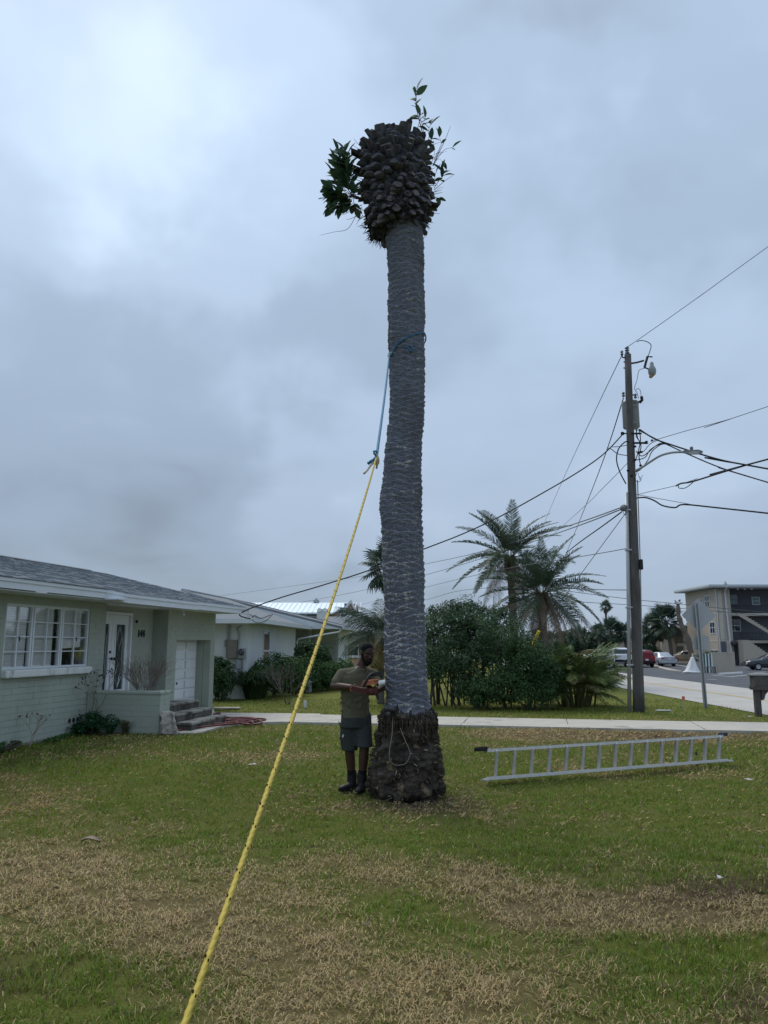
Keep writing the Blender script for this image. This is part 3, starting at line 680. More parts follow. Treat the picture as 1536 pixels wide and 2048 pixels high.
def build_trunk():
    nu, row = 190, .037; nrow = int((ZTOP+.35-(ZROOT-.25))/row); sub = 7; nv = nrow*sub
    z = np.linspace(ZROOT-.25, ZTOP+.3, nv+1); th = np.linspace(0, 2*np.pi, nu, endpoint=False)
    zz, tt = np.meshgrid(z, th, indexing='ij')
    rr = np.interp(zz, PZ, PR)*np.where(zz < ZROOT-.02, .88, 1); cx = np.interp(zz, PZ, PX)
    wob = .16*np.sin(tt*3+zz*1.3)+.12*np.sin(tt*2-zz*2.9)+.35*vnoise(tt.ravel()*1.3, zz.ravel(), 3.1).reshape(tt.shape)
    a = zz/(2*row)+wob+6*tt/(2*np.pi); b = zz/(2*row)+wob-5*tt/(2*np.pi)
    ka, kb = np.floor(a), np.floor(b); fa, fb = a-ka, b-kb; s_ = (fa+fb)/2; edge = np.minimum(np.minimum(fa, 1-fa), np.minimum(fb, 1-fb))
    ka = ka % 997
    h1 = np.abs(np.sin(ka*127.1+kb*311.7)*43758.5453) % 1; h2 = np.abs(np.sin(ka*269.5+kb*183.3)*23758.5453) % 1
    rim = np.clip(edge/.10, 0, 1)
    rough = vnoise(tt.ravel()*9, zz.ravel()*9, 3.3).reshape(tt.shape)
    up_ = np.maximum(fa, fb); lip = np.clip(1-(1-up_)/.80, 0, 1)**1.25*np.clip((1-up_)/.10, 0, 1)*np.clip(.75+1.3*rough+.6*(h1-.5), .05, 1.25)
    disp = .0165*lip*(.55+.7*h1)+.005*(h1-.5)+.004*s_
    lump = .012*np.sin(zz*3.1+tt)+.008*np.sin(zz*7.3+tt*2+1)
    rr = rr-.012+disp+lump*.6+.004*vnoise(tt.ravel()*6, zz.ravel()*6, 6).reshape(tt.shape)
    V = np.stack([cx+rr*np.cos(tt)-PO_.x, rr*np.sin(tt), zz], -1).reshape(-1, 3)
    i = np.arange((nv+1)*nu).reshape(nv+1, nu); j = np.roll(i, -1, 1)
    Fq = np.stack([i[:-1].ravel(), j[:-1].ravel(), j[1:].ravel(), i[1:].ravel()], 1)
    # pale chipped lips of the old leaf scars; more of them low on the trunk, in patches
    zn = (zz-ZROOT)
    low = np.exp(-((zn-1.35)/.95)**2)*.75+np.exp(-((zn-3.9)/.6)**2)*.10+np.exp(-((zn-5.2)/.35)**2)*.12+.02
    pat = np.clip(.5+1.8*vnoise(tt.ravel()*2, zz.ravel(), 1.7).reshape(tt.shape), 0, 1.5)
    brk = vnoise((tt*4).ravel(), zz.ravel()*11, 4).reshape(tt.shape)
    flk = (h2 < low*pat*1.2) & (lip > .46) & (brk > -.12)
    base = np.array((.20, .212, .248)); dk = np.array((.108, .116, .142))  # bluish lift in both bark tones stands in for lens haze
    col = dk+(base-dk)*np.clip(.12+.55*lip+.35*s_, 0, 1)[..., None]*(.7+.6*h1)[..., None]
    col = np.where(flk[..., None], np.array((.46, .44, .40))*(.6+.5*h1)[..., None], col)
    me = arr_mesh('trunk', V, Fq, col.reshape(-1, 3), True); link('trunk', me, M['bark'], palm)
build_trunk()
def build_roots():
    nu, nv = 150, 150; z = np.linspace(-.15, ZROOT+.10, nv+1); th = np.linspace(0, 2*np.pi, nu, endpoint=False)
    V = []; C = []
    for zi in z:
        r0 = float(np.interp(zi, PZ, PR)); cx = float(np.interp(zi, PZ, PX)); top = max(0, (zi-(ZROOT-.04))/.14)
        for t in th:
            d = Vector((math.cos(t), math.sin(t), 0)); q = d*1.0+Vector((0, 0, zi*1.3))
            n = noise.fractal(q*3.2, .9, 2.1, 5); n2 = noise.fractal(Vector((d.x*2.2, d.y*2.2, zi*9)), 1, 2.2, 4); n3 = noise.noise(Vector((d.x*9, d.y*9, zi*3)))
            r = r0*(1+.13*n)+.045*n2+.02*n3-top*.10+(.03 if zi > ZROOT-.12 and n3 > 0 else 0)
            V.append((cx+d.x*r-PO_.x, d.y*r, zi-(.03*n if zi < .1 else 0)))
            k = .5+.5*max(-1, min(1, n2*1.2)); c = np.array((.022, .018, .015))*(1-k)+np.array((.085, .070, .056))*k
            tan = noise.noise(Vector((d.x*3+7, d.y*3, zi*7.5)))
            if tan > .42 and zi < .75: c = c*.5+np.array((.24, .18, .11))*.6
            C.append(c)
    i = np.arange((nv+1)*nu).reshape(nv+1, nu); j = np.roll(i, -1, 1)
    Fq = np.stack([i[:-1].ravel(), j[:-1].ravel(), j[1:].ravel(), i[1:].ravel()], 1)
    root = link('root_mass', arr_mesh('root_mass', V, Fq, np.array(C), True), M['roots'], palm)
    r = random.Random(21); mb = MB()
    for n in range(900):                          # short loose rootlets
        t = r.uniform(0, 2*math.pi); zi = abs(r.gauss(.35, .4)); 
        if zi > ZROOT: continue
        r0 = float(np.interp(zi, PZ, PR))*1.0; cx = float(np.interp(zi, PZ, PX))-PO_.x
        d = Vector((math.cos(t), math.sin(t), 0)); p = Vector((cx, 0, zi))+d*(r0+.0)
        e = (d*.6+Vector((r.gauss(0, .6), r.gauss(0, .6), r.gauss(-.5, .6)))).normalized()*r.uniform(.02, .075)
        col = r.choices([(.04, .034, .028), (.075, .06, .048), (.20, .155, .10), (.38, .32, .23)], [5, 4, 1.6, .6])[0]
        mb.tube([p-d*.02, p+e*.5+d*.012, p+e], [.006, .005, .002], 4, col, False)
    for n in range(420):                           # ragged fibre skirt round the top rim
        t = r.uniform(0, 2*math.pi); zi = ZROOT+r.gauss(-.03, .05); r0 = float(np.interp(zi, PZ, PR)); cx = float(np.interp(zi, PZ, PX))-PO_.x; d = Vector((math.cos(t), math.sin(t), 0)); p = Vector((cx, 0, zi))+d*(r0+.0)
        mb.tube([p, p+d*r.uniform(.01, .05)-Vector((0, 0, .04)), p+d*r.uniform(.0, .05)-Vector((0, 0, r.uniform(.08, .22)))], [.009, .007, .003], 4, r.choice([(.06, .048, .038), (.10, .08, .06), (.04, .033, .028)]), False)
    o = mb.build('rootlets', M['roots'], root); tag(o, kind='stuff')
build_roots()
# shaggy head
CR = [(468, 745, 795), (455, 733, 850), (442, 729, 856), (420, 727, 864), (395, 722, 868), (360, 716, 867), (330, 714, 862), (306, 712, 862), (296, 718, 859), (288, 727, 852), (282, 740, 842)]
cprof = []
for y, a, b in CR:
    A, B = P(a, y, TY), P(b, y, TY); cprof.append((A.z, (A.x+B.x)/2, (B.x-A.x)/2))
cprof.sort(); CZ = np.array([c[0] for c in cprof]); CXc = np.array([c[1] for c in cprof]); CRr = np.array([c[2] for c in cprof])
def build_head():
    nu, nv = 110, 90; zs = np.linspace(CZ[0], CZ[-1], nv+1); V = []; C = []
    for zi in zs:
        r0 = float(np.interp(zi, CZ, CRr))-.09; cx = float(np.interp(zi, CZ, CXc))
        for k in range(nu):
            t = 2*math.pi*k/nu; d = Vector((math.cos(t), math.sin(t), 0)); n = noise.fractal(d*4+Vector((0, 0, zi*9)), .8, 2, 5)
            V.append((cx+d.x*(r0+.05*n)-PO_.x, d.y*(r0+.05*n), zi)); C.append(np.array((.060, .060, .070))*(1+.7*n))  # core coloured darker as shade between the stubs, with a blue haze tint
    i = np.arange((nv+1)*nu).reshape(nv+1, nu); j = np.roll(i, -1, 1)
    Fq = [tuple(q) for q in np.stack([i[:-1].ravel(), j[:-1].ravel(), j[1:].ravel(), i[1:].ravel()], 1)]
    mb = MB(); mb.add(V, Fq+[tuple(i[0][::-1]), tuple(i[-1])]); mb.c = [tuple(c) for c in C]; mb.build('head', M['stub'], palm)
    r = random.Random(9)
    def stub(L, w, h, pale):                       # a wedge-shaped cut leaf base, axis +z
        m = MB(); cs = []
        for t in (0, .5, 1):
            ww, hh = w*(1.15-.4*t), h*(1.2-.45*t); cs.append([(-ww, -hh*.3, L*t), (-ww*.45, -hh, L*t+(.012 if t == 1 else 0)), (ww*.45, -hh, L*t+(.012 if t == 1 else 0)), (ww, -hh*.3, L*t), (ww*.4, hh*.75, L*t-(.02 if t == 1 else 0)), (-ww*.4, hh*.75, L*t-(.02 if t == 1 else 0))])
        V = [p for c in cs for p in c]; Fs = [(6*k+a, 6*k+(a+1) % 6, 6*k+6+(a+1) % 6, 6*k+6+a) for k in range(2) for a in range(6)]
        m.add(V, Fs); m.c = [(.095, .098, .115)]*6+[(.140, .142, .165)]*12  # stub tones lightened and blued, haze put into the colour
        q = len(m.v); m.add([Vector(p)+Vector((0, 0, .001)) for p in cs[2]], [tuple(range(6))]); m.c += [pale]*6
        return m.mesh('frond_stub', M['stub'])
    kinds = [stub(.12, .062, .042, (.13, .115, .118)), stub(.105, .058, .044, (.16, .145, .145)), stub(.14, .062, .040, (.10, .092, .10)), stub(.09, .062, .042, (.08, .078, .085)), stub(.12, .056, .042, (.24, .22, .20))]
    n = 285
    for k in range(n):
        f = (k+.5)/n; zi = float(CZ[0]+.03+(CZ[-1]-CZ[0]-.05)*f); t = k*2.39996+r.uniform(-.17, .17); zi += r.uniform(-.03, .03)
        r0 = float(np.interp(zi, CZ, CRr)); cx = float(np.interp(zi, CZ, CXc))-PO_.x
        d = Vector((math.cos(t), math.sin(t), 0)); up = -.55+1.15*f*f
        ax = (d+Vector((r.gauss(0, .12), r.gauss(0, .12), up+r.gauss(0, .15)))).normalized()
        x = ax.cross(Vector((0, 0, 1))).normalized(); y = ax.cross(x)
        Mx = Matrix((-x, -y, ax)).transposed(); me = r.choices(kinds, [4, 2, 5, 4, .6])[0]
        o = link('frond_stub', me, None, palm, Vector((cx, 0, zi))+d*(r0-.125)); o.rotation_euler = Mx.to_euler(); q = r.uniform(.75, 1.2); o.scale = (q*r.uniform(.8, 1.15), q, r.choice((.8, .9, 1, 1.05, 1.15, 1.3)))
    # the long stubs that break the outline at the top
    for (px, py, ex, ey, w) in [(752, 295, 744, 268, .085), (768, 285, 765, 262, .06), (785, 285, 784, 254, .10), (808, 285, 818, 244, .075), (838, 290, 846, 270, .07), (722, 312, 704, 304, .07), (715, 340, 700, 333, .05), (862, 410, 876, 412, .05), (770, 283, 775, 268, .06), (800, 280, 797, 262, .06)]:
        a, b = P(px, py, TY-.02), P(ex, ey, TY-.05); L_ = (b-a).length
        m = MB(); x, y = basis(b-a); y = Vector((0, -1, 0)); x = (b-a).normalized().cross(y).normalized()
        pts = []; a = a-(b-a).normalized()*.16
        for s_, k in ((1.0, 0), (.62, 1)):
            c = a.lerp(b, k); pts.append([c+x*w*s_, c+x*w*s_*.5+y*.05, c-x*w*s_*.5+y*.05, c-x*w*s_, c-y*.05])
        V = [p-PO_ for q in pts for p in q]; V[5:7] = [V[5]+(b-a)*.03, V[6]+(b-a)*.08]
        m.add(V, [(k, (k+1) % 5, 5+(k+1) % 5, 5+k) for k in range(5)]+[(5, 6, 7, 8, 9)], (.05, .045, .046)); m.build('frond_stub', M['stub'], palm)
    mb = MB()                                       # ragged fibre along the lower rim
    for k in range(420):
        t = r.uniform(0, 2*math.pi); zi = CZ[0]+abs(r.gauss(0, .18)); r0 = float(np.interp(zi, CZ, CRr)); cx = float(np.interp(zi, CZ, CXc))-PO_.x
        d = Vector((math.cos(t), math.sin(t), 0)); p = Vector((cx, 0, zi))+d*(r0-.04); e = (d*.5+Vector((r.gauss(0, .5), r.gauss(0, .5), -.5+r.gauss(0, .6)))).normalized()*r.uniform(.05, .16)
        mb.tube([p, p+e*.5, p+e], [.009, .006, .002], 4, r.choice([(.03, .027, .028), (.05, .043, .04)]), False)
    for k in range(60):
        t = r.uniform(0, 2*math.pi); zi = r.uniform(CZ[0]+.3, CZ[-1]); r0 = float(np.interp(zi, CZ, CRr)); cx = float(np.interp(zi, CZ, CXc))-PO_.x
        d = Vector((math.cos(t), math.sin(t), 0)); p = Vector((cx, 0, zi))+d*(r0-.05); e = (d+Vector((r.gauss(0, .3), r.gauss(0, .3), .2+r.gauss(0, .5)))).normalized()*r.uniform(.1, .22)
        mb.tube([p, p+e], [.006, .002], 4, (.05, .045, .04), False)
    tag(mb.build('fibre', M['stub'], palm), kind='stuff')
build_head()
# leafy shoots growing out of the head
def leaf_mesh(L, w, col, fold=.25, bend=.12):
    V = []; Fc = []
    prof_ = [(0, .08), (.18, .62), (.42, 1), (.68, .85), (.88, .42), (1, .02)]
    for t, k in prof_:
        z = -bend*L*t*t; V += [(-w*k, L*t, z+fold*w*k), (0, L*t, z), (w*k, L*t, z+fold*w*k)]
    for i in range(5):
        a = 3*i; Fc += [(a, a+1, a+4, a+3), (a+1, a+2, a+5, a+4)]
    m = MB().add(V, Fc, col); return m.mesh('leaf', M['leaf'], True)
LEAVES = [leaf_mesh(.150, .040, c) for c in ((.042, .088, .050), (.056, .112, .054), (.034, .072, .048))]+[leaf_mesh(.165, .040, (.05, .10, .05), .3, .25), leaf_mesh(.10, .03, (.085, .145, .065))]
def add_leaf(par, base, d, r, off, size=1.0):
    d = d.normalized(); up = Vector((r.gauss(0, .4), r.gauss(0, .4)-.35, 1)); x = d.cross(up).normalized(); z = x.cross(d)
    o = link('leaf', r.choice(LEAVES), None, par, base-off); o.rotation_euler = Matrix((x, d, z)).transposed().to_euler()
    s = size*r.uniform(.95, 1.35); o.scale = (s, s, s)
def shoot(name, label, stems, leaves_on, seed, cat='shoot'):
    r = random.Random(seed); base = stems[0][0][0]; t = thing(name, label, cat, base)
    for pts, rad, nl, tip, size in stems:
        sp = spline(pts, 6); m = MB(base); m.tube(sp, [rad*(1-.7*i/(len(sp)-1)) for i in range(len(sp))], 5); m.build('stem', M['stem'], t, True)
        for k in range(nl):
            f = tip+(1-tip)*((k+.6)/nl) if nl > 1 else 1; f = min(.999, f); i = int(f*(len(sp)-1)); p = sp[i].lerp(sp[min(i+1, len(sp)-1)], f*(len(sp)-1)-i)
            ax = (sp[min(i+1, len(sp)-1)]-sp[max(i-1, 0)]).normalized(); a = k*2.4+r.uniform(-.4, .4); x, y = basis(ax)
            d = ax*(.35+.9*f*f)+x*math.cos(a)*.9+y*math.sin(a)*.6+Vector((0, 0, .1)); add_leaf(t, p, d, r, base, size)
    return t
Q = lambda x, y, dy=0: P(x, y, TY+dy)
shoot('fig_shoot', 'tall thin leafy shoot rising above top right of the trunk head', [
    ([Q(851, 300), Q(846, 270), Q(837, 235), Q(832, 205), Q(834, 178)], .009, 11, .42, .95), ([Q(851, 298), Q(848, 268), Q(843, 245, .05), Q(838, 232, .1)], .006, 5, .5, 1.0), ([Q(853, 292), Q(858, 275, -.05), Q(857, 262), Q(862, 246)], .006, 4, .6, .95),
    ([Q(838, 240), Q(846, 243), Q(850, 235)], .004, 2, .7, .9), ([Q(847, 285), Q(843, 282), Q(838, 280)], .004, 2, .5, 1.1), ([Q(852, 290), Q(860, 285), Q(864, 278)], .004, 2, .4, .9)], None, 3)
shoot('fig_shoot', 'sparse twiggy shoot sticking out right of the trunk head', [
    ([Q(866, 330), Q(878, 305), Q(890, 280), Q(901, 252)], .007, 0, .5, 1), ([Q(868, 325), Q(884, 305), Q(892, 298), Q(906, 295)], .005, 2, .8, 1), ([Q(868, 320), Q(880, 295), Q(882, 285), Q(876, 265)], .005, 4, .55, .9),
    ([Q(862, 330), Q(868, 310), Q(870, 298)], .004, 2, .3, .8), ([Q(866, 332), Q(876, 318), Q(884, 322)], .004, 1, .8, .8), ([Q(864, 318), Q(880, 308), Q(894, 302)], .003, 0, .5, 1)], None, 5)
shoot('fig_shoot', 'short low shoot with few leaves at lower right of trunk head', [
    ([Q(868, 380), Q(880, 370), Q(892, 360), Q(910, 348)], .005, 0, .5, 1), ([Q(868, 376), Q(876, 364), Q(886, 352), Q(884, 340)], .005, 6, .4, .95), ([Q(868, 384), Q(880, 376), Q(888, 374)], .003, 0, .5, 1), ([Q(866, 392), Q(874, 396), Q(878, 402)], .006, 3, .3, .7), ([Q(866, 372), Q(869, 358), Q(872, 344)], .004, 3, .2, .8)], None, 8)
ls = []
r = random.Random(31)
for (x, y, n) in [(688, 292, 11), (676, 300, 6), (694, 305, 9), (668, 318, 8), (682, 322, 10), (664, 345, 8), (678, 345, 10), (700, 330, 5), (658, 372, 8), (672, 365, 10), (688, 360, 9), (656, 392, 8), (670, 388, 11), (686, 392, 11), (664, 408, 8), (680, 412, 9), (700, 398, 8), (706, 375, 6), (710, 412, 6)]:
    dy = r.uniform(-.22, .2); n = int(n*1.35); ls.append(([Q(722, 398, 0), Q(708+r.uniform(-4, 4), 392, dy*.5), Q((x+705)/2, (y+392)/2+4, dy), Q(x, y+4, dy)], .007, n, .62, 1.0))
for pts in ([(722, 418), (712, 432), (695, 458), (668, 464), (639, 471)], [(724, 410), (705, 418), (690, 428), (668, 431)], [(724, 415), (706, 422), (690, 415), (678, 405)], [(722, 422), (712, 432), (700, 438), (693, 439)], [(726, 430), (718, 440), (712, 450)], [(724, 422), (704, 420), (694, 412)]):
    ls.append(([Q(x, y, -.08) for x, y in pts], .005, 0, .5, 1))
shoot('fig_shoot', 'dense leafy bush of fig shoots on left of trunk head', ls, None, 12)
# ------------------------------------------------------------------ ropes
M['blue_rope'] = mat('blue_rope', (.035, .16, .27), .7, .2, 60, spec=.2)
M['yellow_rope'] = mat('yellow_rope', (.47, .35, .062), .7, .16, 45, spec=.25)
M['tan_rope'] = mat('tan_rope', (.50, .40, .29), .8, .12, 60, spec=.2)
def twist(mb, pts, rad, pitch, col=None, strands=3, n=5, step=.02):
    L_ = sum((pts[i+1]-pts[i]).length for i in range(len(pts)-1)); k = max(4, int(L_/step)); P_ = []; acc = 0; seg = 0; d = [(pts[i+1]-pts[i]).length for i in range(len(pts)-1)]
    cum = [0]
    for q in d: cum.append(cum[-1]+q)
    for i in range(k+1):
        s = L_*i/k
        while seg < len(d)-1 and cum[seg+1] < s: seg += 1
        P_.append((pts[seg].lerp(pts[seg+1], (s-cum[seg])/max(d[seg], 1e-9)), (pts[min(seg+1, len(pts)-1)]-pts[seg]).normalized(), s))
    for q in range(strands):
        out = []
        for p, t, s in P_:
            x, y = basis(t); a = 2*math.pi*(s/pitch+q/strands); out.append(p+(x*math.cos(a)+y*math.sin(a))*rad*.36)
        mb.tube(out, rad*.70, n, col)
KN = P(753, 914, 4.75); END = P(372, 2040, 1.17); AT = P(779, 706, TY-.22)
off2 = (KN-END).normalized()
ypts = [KN.lerp(END, i/30) for i in range(31)]; ypts.append(END+(END-KN).normalized()*.75)
for i, p in enumerate(ypts[:-1]): p.z -= .05*4*(i/30)*(1-i/30)
yr = MB(); twist(yr, ypts, .0062, .06)
yro = yr.build('rope', M['yellow_rope'], None, True); tag(yro, 'long yellow rope with black flecks running from knot towards the camera', 'rope')
fl = MB(); r = random.Random(2); d_ = (END-KN).normalized(); Ltot = (END-KN).length; s = .75
while s < Ltot+.4:
    c = KN+d_*s; c.z -= .05*4*(s/Ltot)*(1-s/Ltot) if s < Ltot else 0
    for dx in (-.0045, .0045):
        q = c+Vector((dx*.7, 0, 0))+d_*(.008 if dx > 0 else 0); x, y = basis(d_); n_ = Vector((0, -.8, .6)); n_ = (n_-d_*n_.dot(d_)).normalized()
        fl.obox(q+n_*.0054, (.0020, .0012, .0048), Matrix((d_.cross(n_), n_, d_)).transposed())
    s += .066
tag(fl.build('tracer_fleck', mat('black_tracer', (.012, .012, .010), 1, .1, 20, spec=0), yro), kind='stuff')
kt = MB()
twist(kt, spline([KN+Vector((0, 0, .02)), KN+Vector((.012, -.01, -.02)), KN+Vector((-.012, -.015, -.035)), KN+Vector((.006, .012, -.05)), KN+Vector((.014, -.008, -.025)), KN+Vector((-.008, -.012, -.01)), KN+Vector((.004, -.016, -.045)), KN+Vector((0, 0, -.075))], 5), .0075, .05)
twist(kt, spline([KN+Vector((0, -.005, -.03)), P(744, 928, 4.70), P(735, 940, 4.66), P(728, 947, 4.62)], 5), .0075, .05)
kt.build('knot', M['tan_rope'], yro, True)
bpts = spline([KN, KN.lerp(AT, .25)+Vector((0, 0, -.03)), KN.lerp(AT, .5)+Vector((0, 0, -.045)), KN.lerp(AT, .75)+Vector((0, 0, -.03)), AT], 6)
b1 = MB(); twist(b1, bpts, .0105, .07, step=.03)
zc = AT.z; tx = float(np.interp(zc, PZ, PX)); tr_ = float(np.interp(zc, PZ, PR))
loop = []
for k in range(41):
    a = -math.pi*.80+k/40*math.pi*2.0; q = P(845, 672, TY).z; h = zc+(q-zc)*min(1, max(0, (k/13)))**.6 if k < 13 else q-(q-zc)*(k-13)/27*1.0
    loop.append(Vector((tx+(tr_+.014)*math.cos(a), TY+(tr_+.014)*math.sin(a), h)))
twist(b1, loop, .0105, .07, step=.03)
twist(b1, spline([P(820, 690, TY-tr_-.02), P(826, 698, TY-tr_-.03), P(822, 704, TY-tr_-.02), P(816, 696, TY-tr_-.025), P(808, 694, TY-tr_-.02)], 5), .0105, .07, step=.03)
twist(b1, spline([KN+Vector((0, 0, .005)), KN+Vector((-.014, -.004, .02)), KN+Vector((-.02, 0, .035)), KN+Vector((-.006, .004, .045)), KN+Vector((.004, 0, .02))], 5), .0075, .06)
twist(b1, spline([KN, P(748, 919, 4.72), P(742, 923, 4.7), P(736, 927, 4.69)], 5), .012, .06)
tag(b1.build('rope', M['blue_rope'], None, True), 'blue rope tied round the upper palm trunk and knotted to the yellow rope', 'rope')
# cord loop and black ledge on the root mass
yf = TY-.46
cord = MB(); cord.tube(spline([P(786, 1424, TY-.33), P(785, 1440, TY-.36), P(784, 1470, TY-.42), P(779, 1500, yf-.015), P(780, 1520, yf-.03), P(788, 1529, yf-.04), P(800, 1530, yf-.04), P(812, 1526, yf-.04), P(820, 1510, yf-.035), P(818, 1498, yf-.02), P(811, 1482, yf+.01), P(805, 1468, TY-.41), P(801, 1456, TY-.39)], 6), .0034, 6)
tag(cord.build('cord', mat('pale_cord', (.25, .225, .185), .8, .15, 40), None, True), 'thin pale cord hanging in a loop on the root mass', 'cord')
led = MB(); c = P(781, 1420, TY-.39); led.obox(c, (.145, .16, .030), Euler((0, R(3), 0)).to_matrix(), bev=.006); led.obox(c+Vector((.03, .02, -.045)), (.06, .10, .05), bev=.006)
tag(led.build('lamp_box', mat('black_plastic', (.012, .012, .014), .5, .1, 20)), 'small flat black box wedged on the trunk above the root mass', 'box')
# ------------------------------------------------------------------ the man with the saw
M['skin'] = mat('dark_brown_skin', (.066, .034, .022), .5, .12, 14, .15, 120, spec=.4)
M['shirt'] = mat('olive_tee', (.125, .118, .078), .9, .14, 9, .35, 90, spec=.12)
M['shorts'] = mat('charcoal_shorts', (.046, .050, .050), .85, .12, 8, .3, 70, spec=.15)
M['tights'] = mat('black_tights', (.012, .012, .014), .8, .1, 12, spec=.2)
M['boot'] = mat('black_boot', (.012, .012, .012), .6, .25, 18, .3, 50, spec=.35)
M['hair'] = mat('black_hair', (.008, .008, .009), .85, .3, 60, .8, 220, spec=.2)
MY = 9.78
m0 = G(714, 1578); m0.z = 0
man = thing('person', 'man in olive T-shirt and dark shorts looking down at the saw he holds', 'person', m0)
J = lambda x, y, d=0.0: P(x, y, MY+d)-m0
def limb(mb, pts, n=14):
    """chain of (point, radius) drawn as round-ended tapering segments"""
    for (a, ra), (b, rb) in zip(pts[:-1], pts[1:]):
        a, b = Vector(a), Vector(b); k = 5
        mb.tube([a.lerp(b, i/k) for i in range(k+1)], [ra+(rb-ra)*i/k for i in range(k+1)], n)
    for p, r_ in pts: mb.ball(p, r_, n, 9)
def ring(mb, secs, n=22):
    """closed loft through (centre, half width, half depth, turn) sections"""
    vs = []; fs = []
    for c, a, b, rz in secs:
        c = Vector(c); X = Vector((math.cos(rz), math.sin(rz), 0)); Y = Vector((-math.sin(rz), math.cos(rz), 0))
        for j in range(n):
            t = 2*math.pi*j/n; e = .86
            ct, st = math.cos(t), math.sin(t); vs.append(c+X*a*math.copysign(abs(ct)**e, ct)+Y*b*math.copysign(abs(st)**e, st))
    for i in range(len(secs)-1):
        for j in range(n): fs.append((i*n+j, i*n+(j+1) % n, (i+1)*n+(j+1) % n, (i+1)*n+j))
    fs += [tuple(range(n-1, -1, -1)), tuple(range((len(secs)-1)*n, len(secs)*n))]
    mb.add(vs, fs)
TW = R(22)                                           # torso turned towards the saw, camera's right
FD = Vector((math.sin(TW), -math.cos(TW), 0)); SDv = Vector((math.cos(TW), math.sin(TW), 0))   # facing, and across the chest
hip = J(711, 1432); chest = J(709, 1366); neck = J(722, 1333, -.02); headc = J(734, 1306, -.05)
shR = J(684, 1349, -.05); shL = J(746, 1349, .06)
elR = J(668, 1372, -.10); wrR = J(702, 1374, -.30); elL = J(768, 1372, -.08); wrL = J(756, 1381, -.34)
kneeR = J(699, 1496, .03); ankR = J(704, 1556, .10); kneeL = J(729, 1492, -.06); ankL = J(724, 1560, -.02)
hipR = J(700, 1432, -.02); hipL = J(725, 1434, .03)
ankR.z = .115; ankL.z = .115
saw_c = J(731, 1376, -.42)
body = MB()
ring(body, [(hip+Vector((0, 0, -.04)), .165, .12, TW), (hip+Vector((0, 0, .10)), .150, .108, TW), (hip.lerp(chest, .6), .155, .11, TW), (chest, .178, .122, TW), (chest+Vector((.01, 0, .12)), .18, .115, TW), (neck+Vector((-.02, .01, -.05)), .12, .085, TW), (neck, .066, .066, TW)])
limb(body, [(neck+Vector((-.015, .02, -.06)), .07), (neck, .062), (neck.lerp(headc, .55), .060), (headc+Vector((-.01, .03, -.03)), .062)])
limb(body, [(shR, .070), (shR.lerp(elR, .5), .056), (elR, .046), (elR.lerp(wrR, .35), .047), (wrR, .030)])
limb(body, [(shL, .070), (shL.lerp(elL, .5), .056), (elL, .046), (elL.lerp(wrL, .35), .047), (wrL, .030)])
limb(body, [(hipR, .10), (hipR.lerp(kneeR, .5), .086), (kneeR, .060), (kneeR.lerp(ankR, .33), .062), (ankR, .042)])
limb(body, [(hipL, .10), (hipL.lerp(kneeL, .5), .086), (kneeL, .060), (kneeL.lerp(ankL, .33), .062), (ankL, .042)])
# head: turned to the right and tipped down towards the saw
HM = (Matrix.Rotation(R(30), 3, 'Z')@Matrix.Rotation(R(22), 3, 'X'))     # face along local -y
hv = lambda x, y, z: headc+HM@Vector((x, y, z))
body.ball(hv(0, .012, .028), (.075, .094, .092), 20, 14, M=HM); body.ball(hv(0, -.022, -.035), (.060, .068, .082), 18, 12, M=HM); body.ball(hv(0, -.048, -.088), (.036, .034, .028), 12, 8, M=HM)
body.ball(hv(0, -.078, .030), (.052, .016, .012), 12, 8, M=HM)
limb(body, [(hv(0, -.084, .02), .010), (hv(0, -.104, -.018), .013)], 8); body.ball(hv(0, -.102, -.024), (.021, .014, .012), 10, 7, M=HM)
for sx in (-1, 1):
    body.ball(hv(sx*.046, -.062, -.012), (.02, .02, .018), 10, 7, M=HM)
    body.ball(hv(sx*.077, .012, .0), (.010, .021, .033), 10, 8, M=HM)
body.ball(hv(0, -.089, -.052), (.027, .012, .009), 10, 7, M=HM); body.ball(hv(0, -.086, -.068), (.024, .012, .009), 10, 7, M=HM)
def hand(mb, wr, palm_dir, fing_dir, thumb_dir, curl, S=1.0):
    palm_dir, fing_dir = Vector(palm_dir).normalized(), Vector(fing_dir).normalized(); side = fing_dir.cross(palm_dir).normalized(); th = Vector(thumb_dir).normalized()
    c = wr+fing_dir*.055*S
    for k in range(4):
        o = (k-1.5)*.020*S; limb(mb, [(wr+side*o*.5+fing_dir*.01, .017*S), (c+side*o+fing_dir*.035*S, .0145*S)], 8)
        L_ = [.072, .082, .078, .062][k]*S; p = c+side*o+fing_dir*.035*S; d = fing_dir.copy(); ch = [(p, .0115*S)]
        for q in range(3):
            d = (d*math.cos(curl)+palm_dir*math.sin(curl)).normalized(); p = p+d*L_*(.42, .32, .26)[q]; ch.append((p, (.0108, .0098, .0085)[q]*S))
        limb(mb, ch, 8)
    b = wr+fing_dir*.03*S+th*.022*S; d = (th+fing_dir*.7).normalized(); limb(mb, [(wr+fing_dir*.015, .017*S), (b, .015*S), (b+d*.035*S, .013*S), (b+d*.06*S+palm_dir*.018*S, .010*S)], 8)
hand(body, wrR, (.25, .2, -1), (.9, -.15, -.1), (0, -.8, .6), .42)
hand(body, wrL, (-.5, 0, .85), (-.55, -.5, .15), (.2, -.8, .5), .38)
b_o = voxel(body, 'body', M['skin'], man, .0065, 3)
